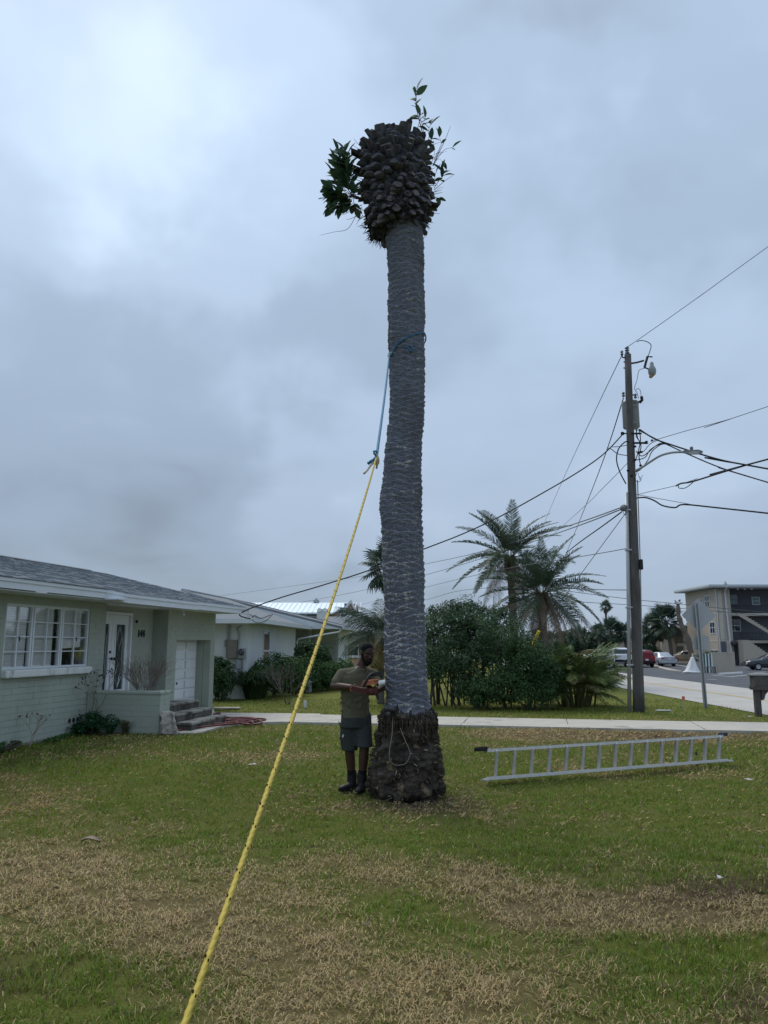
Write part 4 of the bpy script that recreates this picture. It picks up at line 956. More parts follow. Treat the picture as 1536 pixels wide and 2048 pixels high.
# clothes
sm = MB()
hem = hip+Vector((0, 0, -.015))
ring(sm, [(hem+Vector((0, 0, -.03)), .178, .138, TW), (hip+Vector((0, 0, .06)), .174, .132, TW), (hip.lerp(chest, .45), .170, .128, TW), (chest+Vector((0, 0, -.03)), .186, .136, TW), (chest+Vector((.004, 0, .07)), .192, .134, TW), (chest+Vector((.012, 0, .125)), .165, .115, TW), (neck+Vector((-.015, .005, -.035)), .098, .082, TW), (neck+Vector((-.01, .005, -.012)), .074, .074, TW)])
for sh_q, el_q in ((shR, elR), (shL, elL)):
    limb(sm, [(sh_q, .074), (sh_q.lerp(el_q, .35), .071), (sh_q.lerp(el_q, .62), .068)])
    limb(sm, [(neck+Vector((-.012, .01, -.05)), .070), (neck.lerp(sh_q, .5)+Vector((0, 0, -.035)), .072), (sh_q, .073)])
r = random.Random(6)
for k in range(40):                                  # soft folds across the cloth
    a = r.uniform(-1.7, 1.2); z = r.uniform(0, 1); c = hip.lerp(chest, z); q = FD*math.cos(a)*.130+SDv*math.sin(a)*.168
    d = (SDv*r.uniform(-1, 1)+Vector((0, 0, r.uniform(-1, 1)))).normalized()*r.uniform(.03, .09); limb(sm, [(c+q*.98-d, .005), (c+q*1.01, .014), (c+q*.98+d, .005)], 6)
limb(sm, [(shR.lerp(elR, .60)+Vector((0, 0, .0)), .071), (shR.lerp(elR, .64), .070)])
voxel(sm, 'shirt', M['shirt'], man, .009, 4)
sh_ = MB()
ring(sh_, [(hip+Vector((0, 0, .045)), .168, .128, TW), (hip+Vector((0, 0, -.05)), .183, .142, TW), (hip+Vector((0, 0, -.13)), .185, .145, TW)])
for h_, k_, sg in ((hipR, kneeR, -1), (hipL, kneeL, 1)):
    limb(sh_, [(h_, .112), (h_.lerp(k_, .35), .106), (h_.lerp(k_, .7), .100)]); e = h_.lerp(k_, 1.06 if sg < 0 else 1.02)
    ring(sh_, [(h_.lerp(k_, .3), .106, .112, 0), (h_.lerp(k_, .7), .100, .112, 0), (e, .104, .118, 0)])
for k in range(18):
    hq, kq = r.choice(((hipR, kneeR), (hipL, kneeL))); c = hq.lerp(kq, r.uniform(.1, .95)); a = r.uniform(-1.8, 1.8); q = Vector((math.sin(a), -math.cos(a), 0))*.112
    d = Vector((r.gauss(0, .3), r.gauss(0, .2), 1)).normalized()*r.uniform(.04, .10); limb(sh_, [(c+q-d, .005), (c+q*1.03, .012), (c+q-d*-1, .005)], 6)
so2 = voxel(sh_, 'shorts', M['shorts'], man, .009, 4)
lg = MB(); lg.obox(J(686, 1472, -.13), (.02, .01, .035), Euler((0, R(15), R(-20))).to_matrix(), bev=.004); lg.build('logo_patch', M['white_paint'], so2)
tg = MB()
for k_, a_ in ((kneeR, ankR), (kneeL, ankL)): limb(tg, [(k_.lerp(a_, .72), .055), (k_.lerp(a_, .85), .051), (a_, .048)])
voxel(tg, 'socks', M['tights'], man, .009, 3)
for a_, dx, dy in ((ankR, -.05, -.05), (ankL, -.035, -.15)):
    bt = MB(); f = Vector((dx, dy, 0)).normalized()
    limb(bt, [(a_+Vector((0, 0, .06)), .062), (a_+Vector((0, 0, -.03)), .060), (Vector((a_.x, a_.y, .045))+f*.02, .052)])
    for t_, w_, h_ in ((-.05, .042, .045), (.05, .046, .050), (.12, .047, .042), (.175, .040, .034)): bt.ball(Vector((a_.x, a_.y, h_*.8))+f*t_, (w_, w_, h_*.85), 12, 8)
    bt_o = voxel(bt, 'boot', M['boot'], man, .008, 2)
    sl_ = MB(); pts = [Vector((a_.x, a_.y, 0))+f*t_ for t_ in (-.08, 0, .1, .2)]; x = f.cross(Vector((0, 0, 1)))
    poly = [pts[0]-x*.035, pts[1]-x*.045, pts[2]-x*.05, pts[3]-x*.025, pts[3]+x*.025, pts[2]+x*.05, pts[1]+x*.045, pts[0]+x*.035]
    sl_.prism([p+Vector((0, 0, -.01)) for p in poly], (0, 0, .035)); sl_.build('sole', M['tights'], bt_o)
hr = MB(); hr.ball(hv(0, .022, .042), (.081, .094, .088), 22, 14, M=HM); hr.ball(hv(0, .06, -.01), (.062, .05, .06), 14, 10, M=HM)
voxel(hr, 'hair', M['hair'], man, .007, 1)
brd = MB()
for sx in (-1, 1): limb(brd, [(hv(sx*.064, -.005, -.02), .014), (hv(sx*.058, -.03, -.065), .020), (hv(sx*.036, -.06, -.10), .022)], 10)
limb(brd, [(hv(-.036, -.062, -.10), .022), (hv(0, -.078, -.108), .026), (hv(.036, -.062, -.10), .022)], 10); limb(brd, [(hv(0, -.070, -.118), .022), (hv(0, -.07, -.135), .016)], 10); limb(brd, [(hv(-.032, -.087, -.046), .007), (hv(0, -.099, -.040), .008), (hv(.032, -.087, -.046), .007)], 8)
voxel(brd, 'beard', M['hair'], man, .006, 1)
for sx in (-1, 1):
    ey = MB(); ey.ball(hv(sx*.030, -.082, .012), (.011, .006, .005), 10, 6, M=HM); ey.build('eye', mat('eye_white', (.10, .09, .08), .3, .05, 20), man)
    eb = MB(); limb(eb, [(hv(sx*.014, -.094, .036), .005), (hv(sx*.030, -.092, .041), .0055), (hv(sx*.048, -.08, .036), .004)], 6); eb.build('eyebrow', M['hair'], man)
# chainsaw
SW = thing('chainsaw', 'red and orange chainsaw with its cover open, held by the man', 'chainsaw', saw_c+m0)
M['saw_red'] = mat('dark_red_plastic', (.072, .012, .009), .55, .15, 20, spec=.4)
M['saw_orange'] = mat('orange_plastic', (.42, .135, .065), .55, .12, 18, spec=.4)
M['saw_black'] = mat('black_saw_plastic', (.014, .014, .015), .55, .15, 25, spec=.4)
K = lambda x, y, d=0.0: P(x, y, MY-.42+d)-m0-saw_c
bd = MB()
bd.prism([K(703, 1371, -.07), K(704, 1382, -.07), K(724, 1386, -.07), K(737, 1391, -.07), K(750, 1391, -.07), K(755, 1384, -.07), K(755, 1374, -.07), K(738, 1377, -.07), K(720, 1376, -.07)], (0, .15, 0))
bd.obox(K(742, 1383, .0), (.085, .19, .055), bev=.012)
bdo = bd.build('body', M['saw_red'], SW)
rg = MB(); rg.tube(spline([K(704, 1373, -.02), K(701, 1377, -.02), K(703, 1383, -.02)], 4), .008, 6); rg.build('rear_handle', M['saw_orange'], SW)
cv = MB(); cv.prism([K(729, 1371, -.08), K(736, 1361, -.08), K(757, 1358, -.08), K(758, 1366, -.08), K(740, 1370, -.08)], (0, .10, 0)); cvo = cv.build('top_cover', M['saw_orange'], SW)
ct = MB(); ct.obox(K(752, 1362, -.083), (.045, .006, .022), Euler((0, R(-8), 0)).to_matrix(), bev=.002); ct.build('cover_slot', mat('brown_slot', (.22, .09, .03), .6, .2, 20), cvo)
fl_ = MB(); fl_.prism([K(721, 1373, -.085), K(727, 1360, -.085), K(731, 1361, -.085), K(726, 1374, -.085)], (0, .03, 0)); fl_.build('choke_flap', M['saw_orange'], SW)
fh = MB(); fh.tube(spline([K(726, 1374, -.09), K(735, 1358, -.09), K(742, 1349, -.07), K(752, 1346, -.02), K(760, 1349, .03), K(764, 1356, .06)], 5), .016, 8); fh.obox(K(749, 1350, -.03), (.10, .06, .028), Euler((0, R(-10), 0)).to_matrix(), bev=.008); fh.prism([K(757, 1354, -.05), K(759, 1343, -.05), K(763, 1346, -.05), K(766, 1356, -.05)], (0, .05, 0)); fh.build('front_handle', M['saw_black'], SW)
af = MB(); af.tube([K(757, 1366, -.05), K(770, 1364, -.05)], .028, 12); af.tube([K(757, 1366, -.05), K(760, 1365.5, -.05)], .034, 12); af.build('air_filter', mat('white_filter', (.78, .78, .75), .8, .06, 30), SW)
bg_ = MB(); bg_.prism([K(749, 1386, -.05), K(756, 1385, -.05), K(758, 1398, -.05), K(754, 1400, -.05)], (0, .05, 0)); bg_.build('spike_plate', M['saw_black'], SW)
gb_ = MB(); gb_.prism([K(752, 1380, .03), K(752, 1387, .03), K(752, 1387, .03)+Vector((.16, .34, .03)), K(752, 1380, .03)+Vector((.16, .34, .03))], (.008, 0, 0)); gb_.build('guide_bar', mat('steel', (.45, .45, .45), .35, .1, 30, metal=.9), SW)
# ------------------------------------------------------------------ ladder
M['alu'] = mat('weathered_aluminium', (.54, .525, .49), .55, .12, 12, .1, 60, metal=.05, spec=.5)
la, lb = G(977, 1566), G(1452, 1528); la.z = lb.z = .03; ta = P(966, 1497, la.y+.05); tb = P(1462, 1475, lb.y+.05)
lad = thing('ladder', 'aluminium extension ladder lying on its side rail in the grass', 'ladder', la)
u = (lb-la).normalized(); up = ((ta-la)-u*(ta-la).dot(u)).normalized(); dp = u.cross(up); WL = ((ta-la)-u*(ta-la).dot(u)).length*.985; LL = (lb-la).length
LM = Matrix((u, dp, up)).transposed()
def rail(z):
    m = MB(); zz = WL*z; s_ = -1 if z else 1
    for d in (-.030, .030): m.obox(u*LL/2+up*(zz+s_*.006)+dp*d, (LL, .052, .006), LM); m.obox(u*LL/2+up*(zz+s_*.024)+dp*(d+.024), (LL, .004, .040), LM); m.obox(u*LL/2+up*(zz+s_*.024)+dp*(d-.024), (LL, .004, .040), LM)
    return m.build('rail', M['alu'], lad)
rail(0); rail(1)
rm = None
for k in range(15):
    if rm is None:
        m = MB()
        for d in (-.028, .028): m.obox((d*.6, d, 0), (.040, .036, WL-.02), bev=.008)
        rm = m.mesh('rung', M['alu'])
    p = u*(.14+(LL-.22)*k/14)+up*WL/2; o = link('rung', rm, None, lad, p); o.rotation_euler = LM.to_euler()
M['rubber'] = mat('black_rubber', (.02, .02, .022), .8, .15, 20)
for (x, z, L_, c) in ((-.06, 1, .15, M['rubber']), (LL+.045, 1, .10, mat('dark_blue_cap', (.03, .045, .08), .6, .1, 20)), (-.04, 0, .10, M['alu']), (LL+.05, 0, .12, M['alu'])):
    m = MB(); m.obox(u*x+up*(WL*z+(.0 if z else .012)), (L_, .115, .05 if z else .03), LM, bev=.01); m.build('end_cap', c, lad)
for k, z in ((3, .96), (3, .10)):
    m = MB(); m.obox(u*(.14+(LL-.22)*k/14+.03)+up*WL*z-dp*.05, (.08, .03, .035), LM, bev=.006); m.build('lock_bracket', M['black_metal'], lad)
m = MB(); m.obox(u*(LL*.88)+up*WL*.38-dp*.05, (.03, .02, .05), LM, bev=.006); m.build('pulley', M['black_metal'], lad)
# ------------------------------------------------------------------ neighbouring houses
M['white_wall'] = mat('white_wall_paint', (.60, .63, .64), .8, .05, 2, .15, 60, dirt=((.42, .44, .43), 1.0, .58, .85))
M['gutter'] = mat('white_gutter', (.60, .63, .65), .5, .05, 4)
M['roof_grey'] = mat('grey_roof', (.215, .235, .25), .95, .2, 5, .4, 90, col2=(.16, .175, .185))
M['dark_glass'] = mat('dark_window', (.03, .042, .05), .08, .3, 3, spec=.8)
M['box_brown'] = mat('grey_brown_metal', (.21, .185, .16), .6, .15, 6)
M['box_grey'] = mat('grey_metal', (.33, .345, .35), .55, .1, 8)
M['peach'] = mat('peach_wall', (.46, .31, .19), .85, .06, 2)
M['tan'] = mat('tan_wall', (.30, .235, .18), .85, .06, 2)
M['metal_roof'] = mat('pale_metal_roof', (.70, .78, .84), .45, .04, 2, spec=.5)
YW = R(-3); N1 = Vector((math.cos(YW), math.sin(YW), 0)); N2 = Vector((-math.sin(YW), math.cos(YW), 0))    # house 2 grid: east, north
HW = Vector((-4.55, 26.1, 0))
wh = thing('white_house', 'white single storey house with grey hip roof and meter boxes on its wall', 'house', HW, YW)
def winbox(par, c, w, h, d, fm, gm, lights=1, name='window', sillm=None, axis='y'):
    """framed window; axis: the direction it faces ('y' = -y, 'x' = +x)"""
    def bx(m, x0, z0, x1, z1, y0, y1):
        if axis == 'y': m.box((c[0]+x0, c[1]+y0, c[2]+z0), (c[0]+x1, c[1]+y1, c[2]+z1))
        else: m.box((c[0]-y1, c[1]+x0, c[2]+z0), (c[0]-y0, c[1]+x1, c[2]+z1))
    f = MB(); t = .055
    bx(f, -w/2, 0, -w/2+t, h, -d, .02); bx(f, w/2-t, 0, w/2, h, -d, .02); bx(f, -w/2+t, 0, w/2-t, t, -d, .02); bx(f, -w/2+t, h-t, w/2-t, h, -d, .02)
    bx(f, -w/2+t, h/2-t/2, w/2-t, h/2+t/2, -d*.9, .02)
    for k in range(1, lights): x = -w/2+t+(w-2*t)*k/lights; bx(f, x-.02, t, x+.02, h-t, -d*.8, .015)
    o = f.build(name, fm, par)
    for q in range(2):
        for k in range(lights):
            p = MB(); xa = -w/2+t+(w-2*t)*k/lights+(.02 if k else 0); xb = -w/2+t+(w-2*t)*(k+1)/lights-(.02 if k < lights-1 else 0); bx(p, xa, t+q*(h-t)/2 if q == 0 else h/2+t/2, xb, h/2-t/2 if q == 0 else h-t, -.008, .012); p.build('pane', gm, o)
    if sillm: s_ = MB(); bx(s_, -w/2-.06, -.09, w/2+.06, -.002, -d-.05, .02); s_.build('sill', sillm, o)
    return o
w = MB(); w.box((-7.5, 0, -.3), (0, 9.6, 2.50)); w.box((-7.5, 9.61, -.3), (-1.6, 20.5, 2.50)); w.box((.0, 15.2, -.3), (1.35, 20.5, 2.48)); w.box((-1.59, 15.21, -.3), (-.01, 20.5, 2.49)); w.build('wall', M['white_wall'], wh)
rw = MB(); rw.box((-1.6+.002, 9.62, -.3), (-1.50, 15.2, 2.49)); rw.build('porch_wall', mat('grey_porch_wall', (.25, .25, .24), .85, .08, 2), wh)
winbox(wh, (0, 2.95, .75), 1.15, 1.50, .04, M['white_trim'], M['dark_glass'], 1, axis='x')
for k in range(3): winbox(wh, (-1.49, 10.5+k*1.15, .95), 1.0, 1.25, .04, M['white_trim'], M['dark_glass'], 1, axis='x')
for yy in (11.9, 14.2): q = MB(); q.box((.25, yy, -.2), (.36, yy+.11, 2.48)); q.build('porch_post', M['gutter'], wh)
ac = MB(); ac.box((.42, 15.12, .98), (1.2, 15.195, 1.72)); ac.box((.35, 15.14, .90), (1.27, 15.19, 1.80)); ac.build('wall_panel', mat('panel_white', (.52, .54, .55), .7, .06, 3), wh)
dd = MB(); dd.box((-1.5+.002, 13.6, .0), (-1.45, 14.5, 2.05)); dd.build('door', mat('grey_door', (.16, .165, .165), .6, .08, 3), wh)
# roofs: main hip and the lower wing towards the street
ZE, ZR2 = 2.56, 3.86; rm_ = MB()
E0, E1_, RY0, RY1 = .52, 10.4, 4.4, 15.8
A = [(-8.1, -.55, ZE), (E0, -.55, ZE), (E0, E1_, ZE), (-8.1, 20.8, ZE)]; R0, R1 = (-3.7, RY0, ZR2), (-3.3, RY1, ZR2)
def rp(m, pts, th=.10): m.prism([Vector(p) for p in pts], (0, 0, -th))
rp(rm_, [A[0], A[1], R0]); rp(rm_, [A[1], (E0, E1_, ZE), (-3.45, E1_, ZR2), R0]); rp(rm_, [A[3], A[0], R0, R1])
rmo = rm_.build('roof', M['roof_grey'], wh)
r2 = MB(); rp(r2, [(2.05, E1_+.02, ZE), (2.25, 20.8, ZE), R1, (-3.44, E1_+.02, ZR2)]); rp(r2, [(2.25, 20.8, ZE), A[3], R1]); r2.build('wing_roof', M['roof_grey'], wh)
gt = MB(); gt.prism([(2.05, E1_+.01, ZE-.11), (-3.4, E1_+.01, ZR2-.1), (-3.4, E1_+.01, ZE-.11)], (0, .01, 0)); gt.build('gable_board', M['white_wall'], wh)
rc = MB(); rc.tube([R0, R1], .07, 6); rc.tube([A[1], R0], .05, 6); rc.tube([R1, (2.25, 20.8, ZE)], .05, 6); rc.build('ridge_cap', M['roof_grey'], wh)
g1 = MB()
g1.box((-8.1, -.66, ZE-.14), (E0+.1, -.552, ZE+.01)); g1.box((E0+.002, -.55, ZE-.14), (E0+.11, E1_, ZE+.01)); g1.build('gutter', M['gutter'], wh)
g2 = MB(); g2.prism([(2.06, E1_+.02, ZE-.14), (2.17, E1_+.02, ZE-.14), (2.17, E1_+.02, ZE+.01), (2.06, E1_+.02, ZE+.01)], (.2, 10.4, 0)); g2.build('gutter', M['gutter'], wh)
sf = MB(); sf.box((-8.0, -.54, ZE-.12), (E0-.01, -.01, ZE-.10)); sf.box((.01, 0, ZE-.121), (E0-.01, E1_-.1, ZE-.101)); sf.box((-1.49, E1_+.03, ZE-.115), (2.02, 20.7, ZE-.105)); sf.build('soffit', M['white_wall'], wh)
ds_ = MB(); ds_.tube([(2.0, E1_+.1, ZE-.12), (1.9, E1_+.05, ZE-.25), (.12, 9.66, 1.98), (.06, 9.64, 1.85), (.06, 9.64, .1)], .045, 6); ds_.build('downspout', M['gutter'], wh)
# meter boxes on the south wall
def onwall(x, y): p = P(x, y, 26.05)-HW; return Vector((p.x, 0, p.z))
def wbox(x0, y0, x1, y1, d, name, m, bev=.02):
    a, b = onwall(x0, y0), onwall(x1, y1); q = MB(); q.obox(((a.x+b.x)/2, -d/2-.002, (a.z+b.z)/2), (abs(b.x-a.x), d, abs(a.z-b.z)), bev=bev); return q.build(name, m, wh)
pb = wbox(454, 1280, 475, 1317, .16, 'electric_panel', M['box_brown'])
mb_ = wbox(476, 1296, 491, 1317, .14, 'meter_box', M['box_grey']); a = onwall(484, 1304); q = MB(); q.lathe([(.10, 0), (.10, .06), (.07, .09)], a+Vector((0, -.142, 0)), 14, Matrix.Rotation(R(90), 3, 'X')); q.build('meter', M['dark_glass'], mb_)
wbox(472, 1320, 483, 1338, .12, 'junction_box', M['box_grey']); wbox(449, 1279, 453, 1293, .10, 'switch_box', M['box_grey']); wbox(464, 1328, 470, 1335, .06, 'outlet_box', M['box_grey'])
for pts in ([(455, 1279), (456, 1250)], [(459, 1279), (459, 1250)], [(477, 1288), (478, 1268), (474, 1256), (482, 1252)], [(478, 1338), (478, 1360)], [(486, 1317), (486, 1350)]):
    q = MB(); q.tube([onwall(*p)+Vector((0, -.05, 0)) for p in pts], .03, 6); q.build('conduit', M['box_grey'], wh)
# peach house
PH = G(715, 1326); PH = Vector((-1.75, 52, 0))
ph = thing('peach_house', 'peach stucco house with white framed window beyond the white house', 'house', PH)
w = MB(); w.box((-2.2, 0, -.3), (4.2, 8, 2.5)); w.build('wall', M['peach'], ph)
winbox(ph, (P(704, 1290, 52).x-PH.x, -.002, .95), .92, 1.35, .05, M['white_trim'], M['dark_glass'], 1, sillm=M['white_trim'])
winbox(ph, (P(757, 1330, 52).x-PH.x, -.002, .25), .62, .95, .05, M['white_trim'], M['dark_glass'], 1)
q = MB(); rp(q, [(-2.6, -.6, 2.5), (4.5, -.6, 2.5), (4.5, 4, 3.7), (-2.6, 4, 3.7)]); rp(q, [(-2.6, 4, 3.7), (4.5, 4, 3.7), (4.5, 8.6, 2.5), (-2.6, 8.6, 2.5)]); q.build('roof', M['roof_grey'], ph)
aw = MB(); aw.box((P(748, 1300, 52).x-PH.x, -.5, P(748, 1326, 52).z), (P(772, 1300, 52).x-PH.x, -.01, P(748, 1317, 52).z)); aw.build('awning', M['white_wall'], ph)
sg = MB(); sg.prism([P(755, 1311, 51.2)-PH, P(764, 1311, 51.2)-PH, P(764, 1300, 51.2)-PH, P(759, 1297, 51.2)-PH, P(755, 1302, 51.2)-PH], (0, .05, 0)); sg.build('shutter', mat('teal_shutter', (.04, .20, .17), .6, .1, 5), ph)
# tan house with the metal roof
TH_ = Vector((-6.3, 62, 0)); th_ = thing('tan_house', 'tan two storey house with pale metal roof and white chimney', 'house', TH_)
TP = lambda x, y, d=0: P(x, y, 62+d)-TH_
a, b = TP(555, 1250), TP(702, 1250); zr_, ze_ = TP(702, 1199).z, TP(600, 1225).z
gx0, gx1 = TP(662, 1240).x, TP(716, 1240).x
w = MB(); w.box((a.x-6, .6, -.3), (gx1-.2, 9, ze_)); w.prism([(gx1-.2, .62, ze_), (gx1-.2, 8.98, ze_), (gx1-.2, 4.8, zr_-.15)], (-.25, 0, 0)); w.build('wall', M['tan'], th_)
m = MB(); x0, x1 = TP(470, 1200).x, TP(704, 1200).x+.1
rp(m, [(x0, -.1, ze_), (gx0+.1, -.1, ze_), (x1, 4.8, zr_), (x0, 4.8, zr_)], .12); rp(m, [(x0, 4.8, zr_), (x1, 4.8, zr_), (x1, 9.6, ze_), (x0, 9.6, ze_)], .12)
mro = m.build('roof', M['metal_roof'], th_)
for k in range(24): q = MB(); xx = x0+.3+k*.42; q.prism([(xx, -.08, ze_+.005), (xx+.04, -.08, ze_+.005), (xx+.04, 4.75, zr_+.005), (xx, 4.75, zr_+.005)], (0, 0, .04)); q.build('standing_seam', M['metal_roof'], mro)
# front gable towards the right
g = MB(); ap = TP(702, 1199, -1); l_, r__ = TP(664, 1233, -1), TP(719, 1236, -1)
g.prism([(TP(668, 1240).x, -.9, 2), (TP(712, 1240).x, -.9, 2), (TP(712, 1240).x, -.9, r__.z), (ap.x, -.9, ap.z-.25), (TP(690, 1240).x, -.9, TP(690, 1224).z), (TP(668, 1240).x, -.9, TP(668, 1238).z)], (0, 1.6, 0)); g.build('gable', M['tan'], th_)
for p_, q_ in ((ap, r__), (ap, Vector((TP(688, 1217).x, -1, TP(688, 1217).z)))): g = MB(); g.prism([p_, q_, q_-Vector((0, 0, .28)), p_-Vector((0, 0, .28))], (0, 2.0, 0)); g.build('rake_board', M['gutter'], th_)
winbox(th_, (TP(688, 1245).x, -.92, TP(688, 1243).z), .55, .62, .04, M['white_trim'], M['dark_glass'], 1)
winbox(th_, (TP(698, 1245).x, -.92, TP(698, 1243).z), .45, .62, .04, M['white_trim'], M['blind'], 1)
winbox(th_, (TP(693, 1215).x, -.92, TP(693, 1220).z), .3, .5, .04, M['white_trim'], M['dark_glass'], 1)
c0, c1 = TP(634, 1243, -2), TP(656, 1218, -2); g = MB(); g.box((c0.x, -2, 1.5), (c1.x, -.7, c1.z)); cho = g.build('chimney', M['white_wall'], th_)
for x in (639, 650): g = MB(); p_ = TP(x, 1220, -2); g.lathe([(.16, 0), (.16, .05), (.10, .05)], (p_.x, -2.01, p_.z), 10, Matrix.Rotation(R(90), 3, 'X')); g.build('vent', mat('bright_vent', (.8, .82, .84), .3, .05, 4), cho)
g = MB(); p_, q_ = TP(656, 1246, -1), TP(704, 1247, -1); g.box((p_.x, -1.4, p_.z-.10), (q_.x, -.91, p_.z+.06)); g.build('ledge', M['metal_roof'], th_)
for x in (575, 598, 622): winbox(th_, (TP(x, 1240).x, .55, TP(x, 1240).z), .9, .55, .04, M['white_trim'], M['dark_glass'], 1)
vt = MB(); p_ = TP(631, 1197, 4); vt.obox((p_.x, 4.8, zr_+.12), (.5, .5, .22), bev=.05); vt.tube([(p_.x, 4.8, zr_), (p_.x, 4.8, zr_+.38)], .08, 8); vt.build('roof_vent', M['box_grey'], th_)
# ------------------------------------------------------------------ shrubs, hedges and palms
M['foliage'] = leafmat('shrub_foliage', .6, .2, spec=.15)
M['palmleaf'] = leafmat('palm_frond', .55, .15, spec=.2)
M['palmtrunk'] = mat('palm_trunk_grey', (.13, .115, .10), .95, .3, 9, .6, 30, stretch=(1, 1, 4))
DG = [((.042, .086, .032), 4), ((.066, .122, .044), 3), ((.030, .066, .030), 3)]
MG = [((.055, .115, .034), 4), ((.085, .155, .042), 2), ((.036, .082, .030), 3)]
def shrub(name, label, cat, blobs, n, size, pal, seed, stems=7, group=None, gap=-.22, shell=.33, lump=.28, aspect=.45, stemcol=None, fine=None):
    rg = random.Random(seed); base = Vector((sum(b[0][0] for b in blobs)/len(blobs), sum(b[0][1] for b in blobs)/len(blobs), 0)); t = thing(name, label, cat, base, group=group)
    bl = [((Vector(c)-base), r_) for c, r_ in blobs]
    o = link('foliage', leafcloud(n, bl, size, pal, rg, gap, shell, lump, aspect=aspect), M['foliage'], t); tag(o, kind='stuff')
    m = MB()
    for k in range(stems):
        c, r_ = bl[k % len(bl)]; p = Vector((c.x+rg.uniform(-.25, .25)*r_[0], c.y+rg.uniform(-.25, .25)*r_[1], -.03)); e = Vector((c.x+rg.uniform(-.8, .8)*r_[0], c.y+rg.uniform(-.8, .8)*r_[1], c.z+rg.uniform(.0, .75)*r_[2]))
        m.tube(spline([p, p.lerp(e, .5)+Vector((rg.gauss(0, .05), rg.gauss(0, .05), .05)), e], 4), [.028, .025, .024, .022, .018, .015, .012, .01, .006][:9], 5)
    if stems: tag(m.build('stems', M['stem'], t), kind='stuff')
    return t
def B(x, y, Y, rx, ry, rz): p = P(x, y, Y); return (p, (rx, ry, rz))
shrub('shrub', 'dark rounded shrub against the end of the green house', 'shrub', [B(447, 1362, 25.0, .42, .5, .68), B(436, 1345, 25.2, .4, .5, .5)], 5000, .085, DG, 41)
shrub('hedge', 'clipped glossy hedge along the white house left of its porch', 'hedge', [B(528, 1352, 26.6, .55, .5, .62), B(556, 1346, 27.2, .6, .5, .72), B(584, 1349, 27.8, .5, .5, .68), B(510, 1362, 26.4, .35, .5, .5)], 12000, .085, MG, 42)
shrub('hedge', 'dark hedge in front of the porch right behind the yellow rope', 'hedge', [B(612, 1352, 29.5, .55, .6, .75), B(638, 1354, 30.2, .6, .6, .72), B(664, 1354, 31, .6, .6, .75), B(690, 1355, 31.5, .55, .6, .75)], 11000, .095, MG, 43)
shrub('shrub', 'tall round shrub at porch corner above the hedge', 'shrub', [B(612, 1308, 30.5, .5, .5, .55), B(640, 1312, 31, .5, .5, .5)], 5500, .10, DG, 44)
def grassclump(name, label, c, n, L_, spread, pal, seed, w=.012, cat='plant'):
    rg = random.Random(seed); t = thing(name, label, cat, c); m = MB()
    for k in range(n):
        a = rg.uniform(0, 6.283); d = Vector((math.cos(a), math.sin(a), 0)); l = L_*rg.uniform(.6, 1.1); out = spread*rg.uniform(.1, 1); p = d*rg.uniform(0, .35)*spread
        q1 = p+d*out*.3+Vector((0, 0, l*.6)); q2 = p+d*out*.75+Vector((0, 0, l*.86)); q3 = p+d*out*1.15+Vector((0, 0, l*.70)); s = Vector((-d.y, d.x, 0))*w
        c_ = rg.choice(pal); h = rg.uniform(.7, 1.3)
        m.add([p-s, p+s, q1+s, q1-s, q2+s*.7, q2-s*.7, q3], [(0, 1, 2, 3), (3, 2, 4, 5), (5, 4, 6)], tuple(v*h for v in c_))
    o = m.build('blades', M['palmleaf'], t); tag(o, kind='stuff'); return t
grassclump('lily_clump', 'clump of long strappy green leaves before the hedge', G(510, 1396), 900, .95, .95, [(.035, .07, .025), (.05, .085, .03), (.03, .05, .022)], 45, .016)
def twigs(name, label, c, n, h, spread, seed, col=None, rad=.006, cat='shrub', leaves=0, leafcol=None):
    rg = random.Random(seed); t = thing(name, label, cat, c); m = MB(); lf = MB()
    def grow(p, d, l, r_, dep):
        q = p+d*l+Vector((rg.gauss(0, .04), rg.gauss(0, .04), 0))*l; m.tube([p, p.lerp(q, .5)+Vector((rg.gauss(0, .03), rg.gauss(0, .03), 0))*l, q], [r_, r_*.85, r_*.65], 4, None, False)
        if dep <= 0:
            if leaves and rg.random() < leaves:
                x, y = basis(d); a = rg.uniform(0, 6); u_ = x*math.cos(a)+y*math.sin(a); e = q+(d+u_*.6).normalized()*.06; lf.add([q, q.lerp(e, .5)+u_.cross(d)*.018, e, q.lerp(e, .5)-u_.cross(d)*.018], [(0, 1, 2, 3)], leafcol)
            return
        for k in range(rg.choice((2, 2, 3))): grow(q, (d+Vector((rg.gauss(0, .38), rg.gauss(0, .38), rg.gauss(.1, .2)))).normalized(), l*rg.uniform(.6, .85), r_*.65, dep-1)
    for k in range(n):
        a = rg.uniform(0, 6.283); d = Vector((math.cos(a)*spread, math.sin(a)*spread, 1)).normalized(); grow(Vector((math.cos(a), math.sin(a), 0))*.06-Vector((0, 0, .03)), d, h*.36*rg.uniform(.8, 1.15), rad, 4)
    o = m.build('twigs', col or M['twig'], t)
    tag(o, kind='stuff')
    if leaves: tag(lf.build('leaves', M['foliage'], t), kind='stuff')
    return t
M['twig'] = mat('dry_twig', (.16, .125, .10), .9, .2, 20)
M['twig_grey'] = mat('grey_twig', (.15, .13, .115), .9, .2, 20)
twigs('bare_shrub', 'bare twiggy shrub in the lawn before the hedge', G(577, 1407), 9, 1.15, .55, 46, M['twig_grey'], .012, leaves=.25, leafcol=(.05, .06, .025))
twigs('dry_shrub', 'dead brown twiggy shrub in the planter by the front door', LW(-8.0, 14.95, .60), 30, .86, .42, 47, M['twig'], .006)
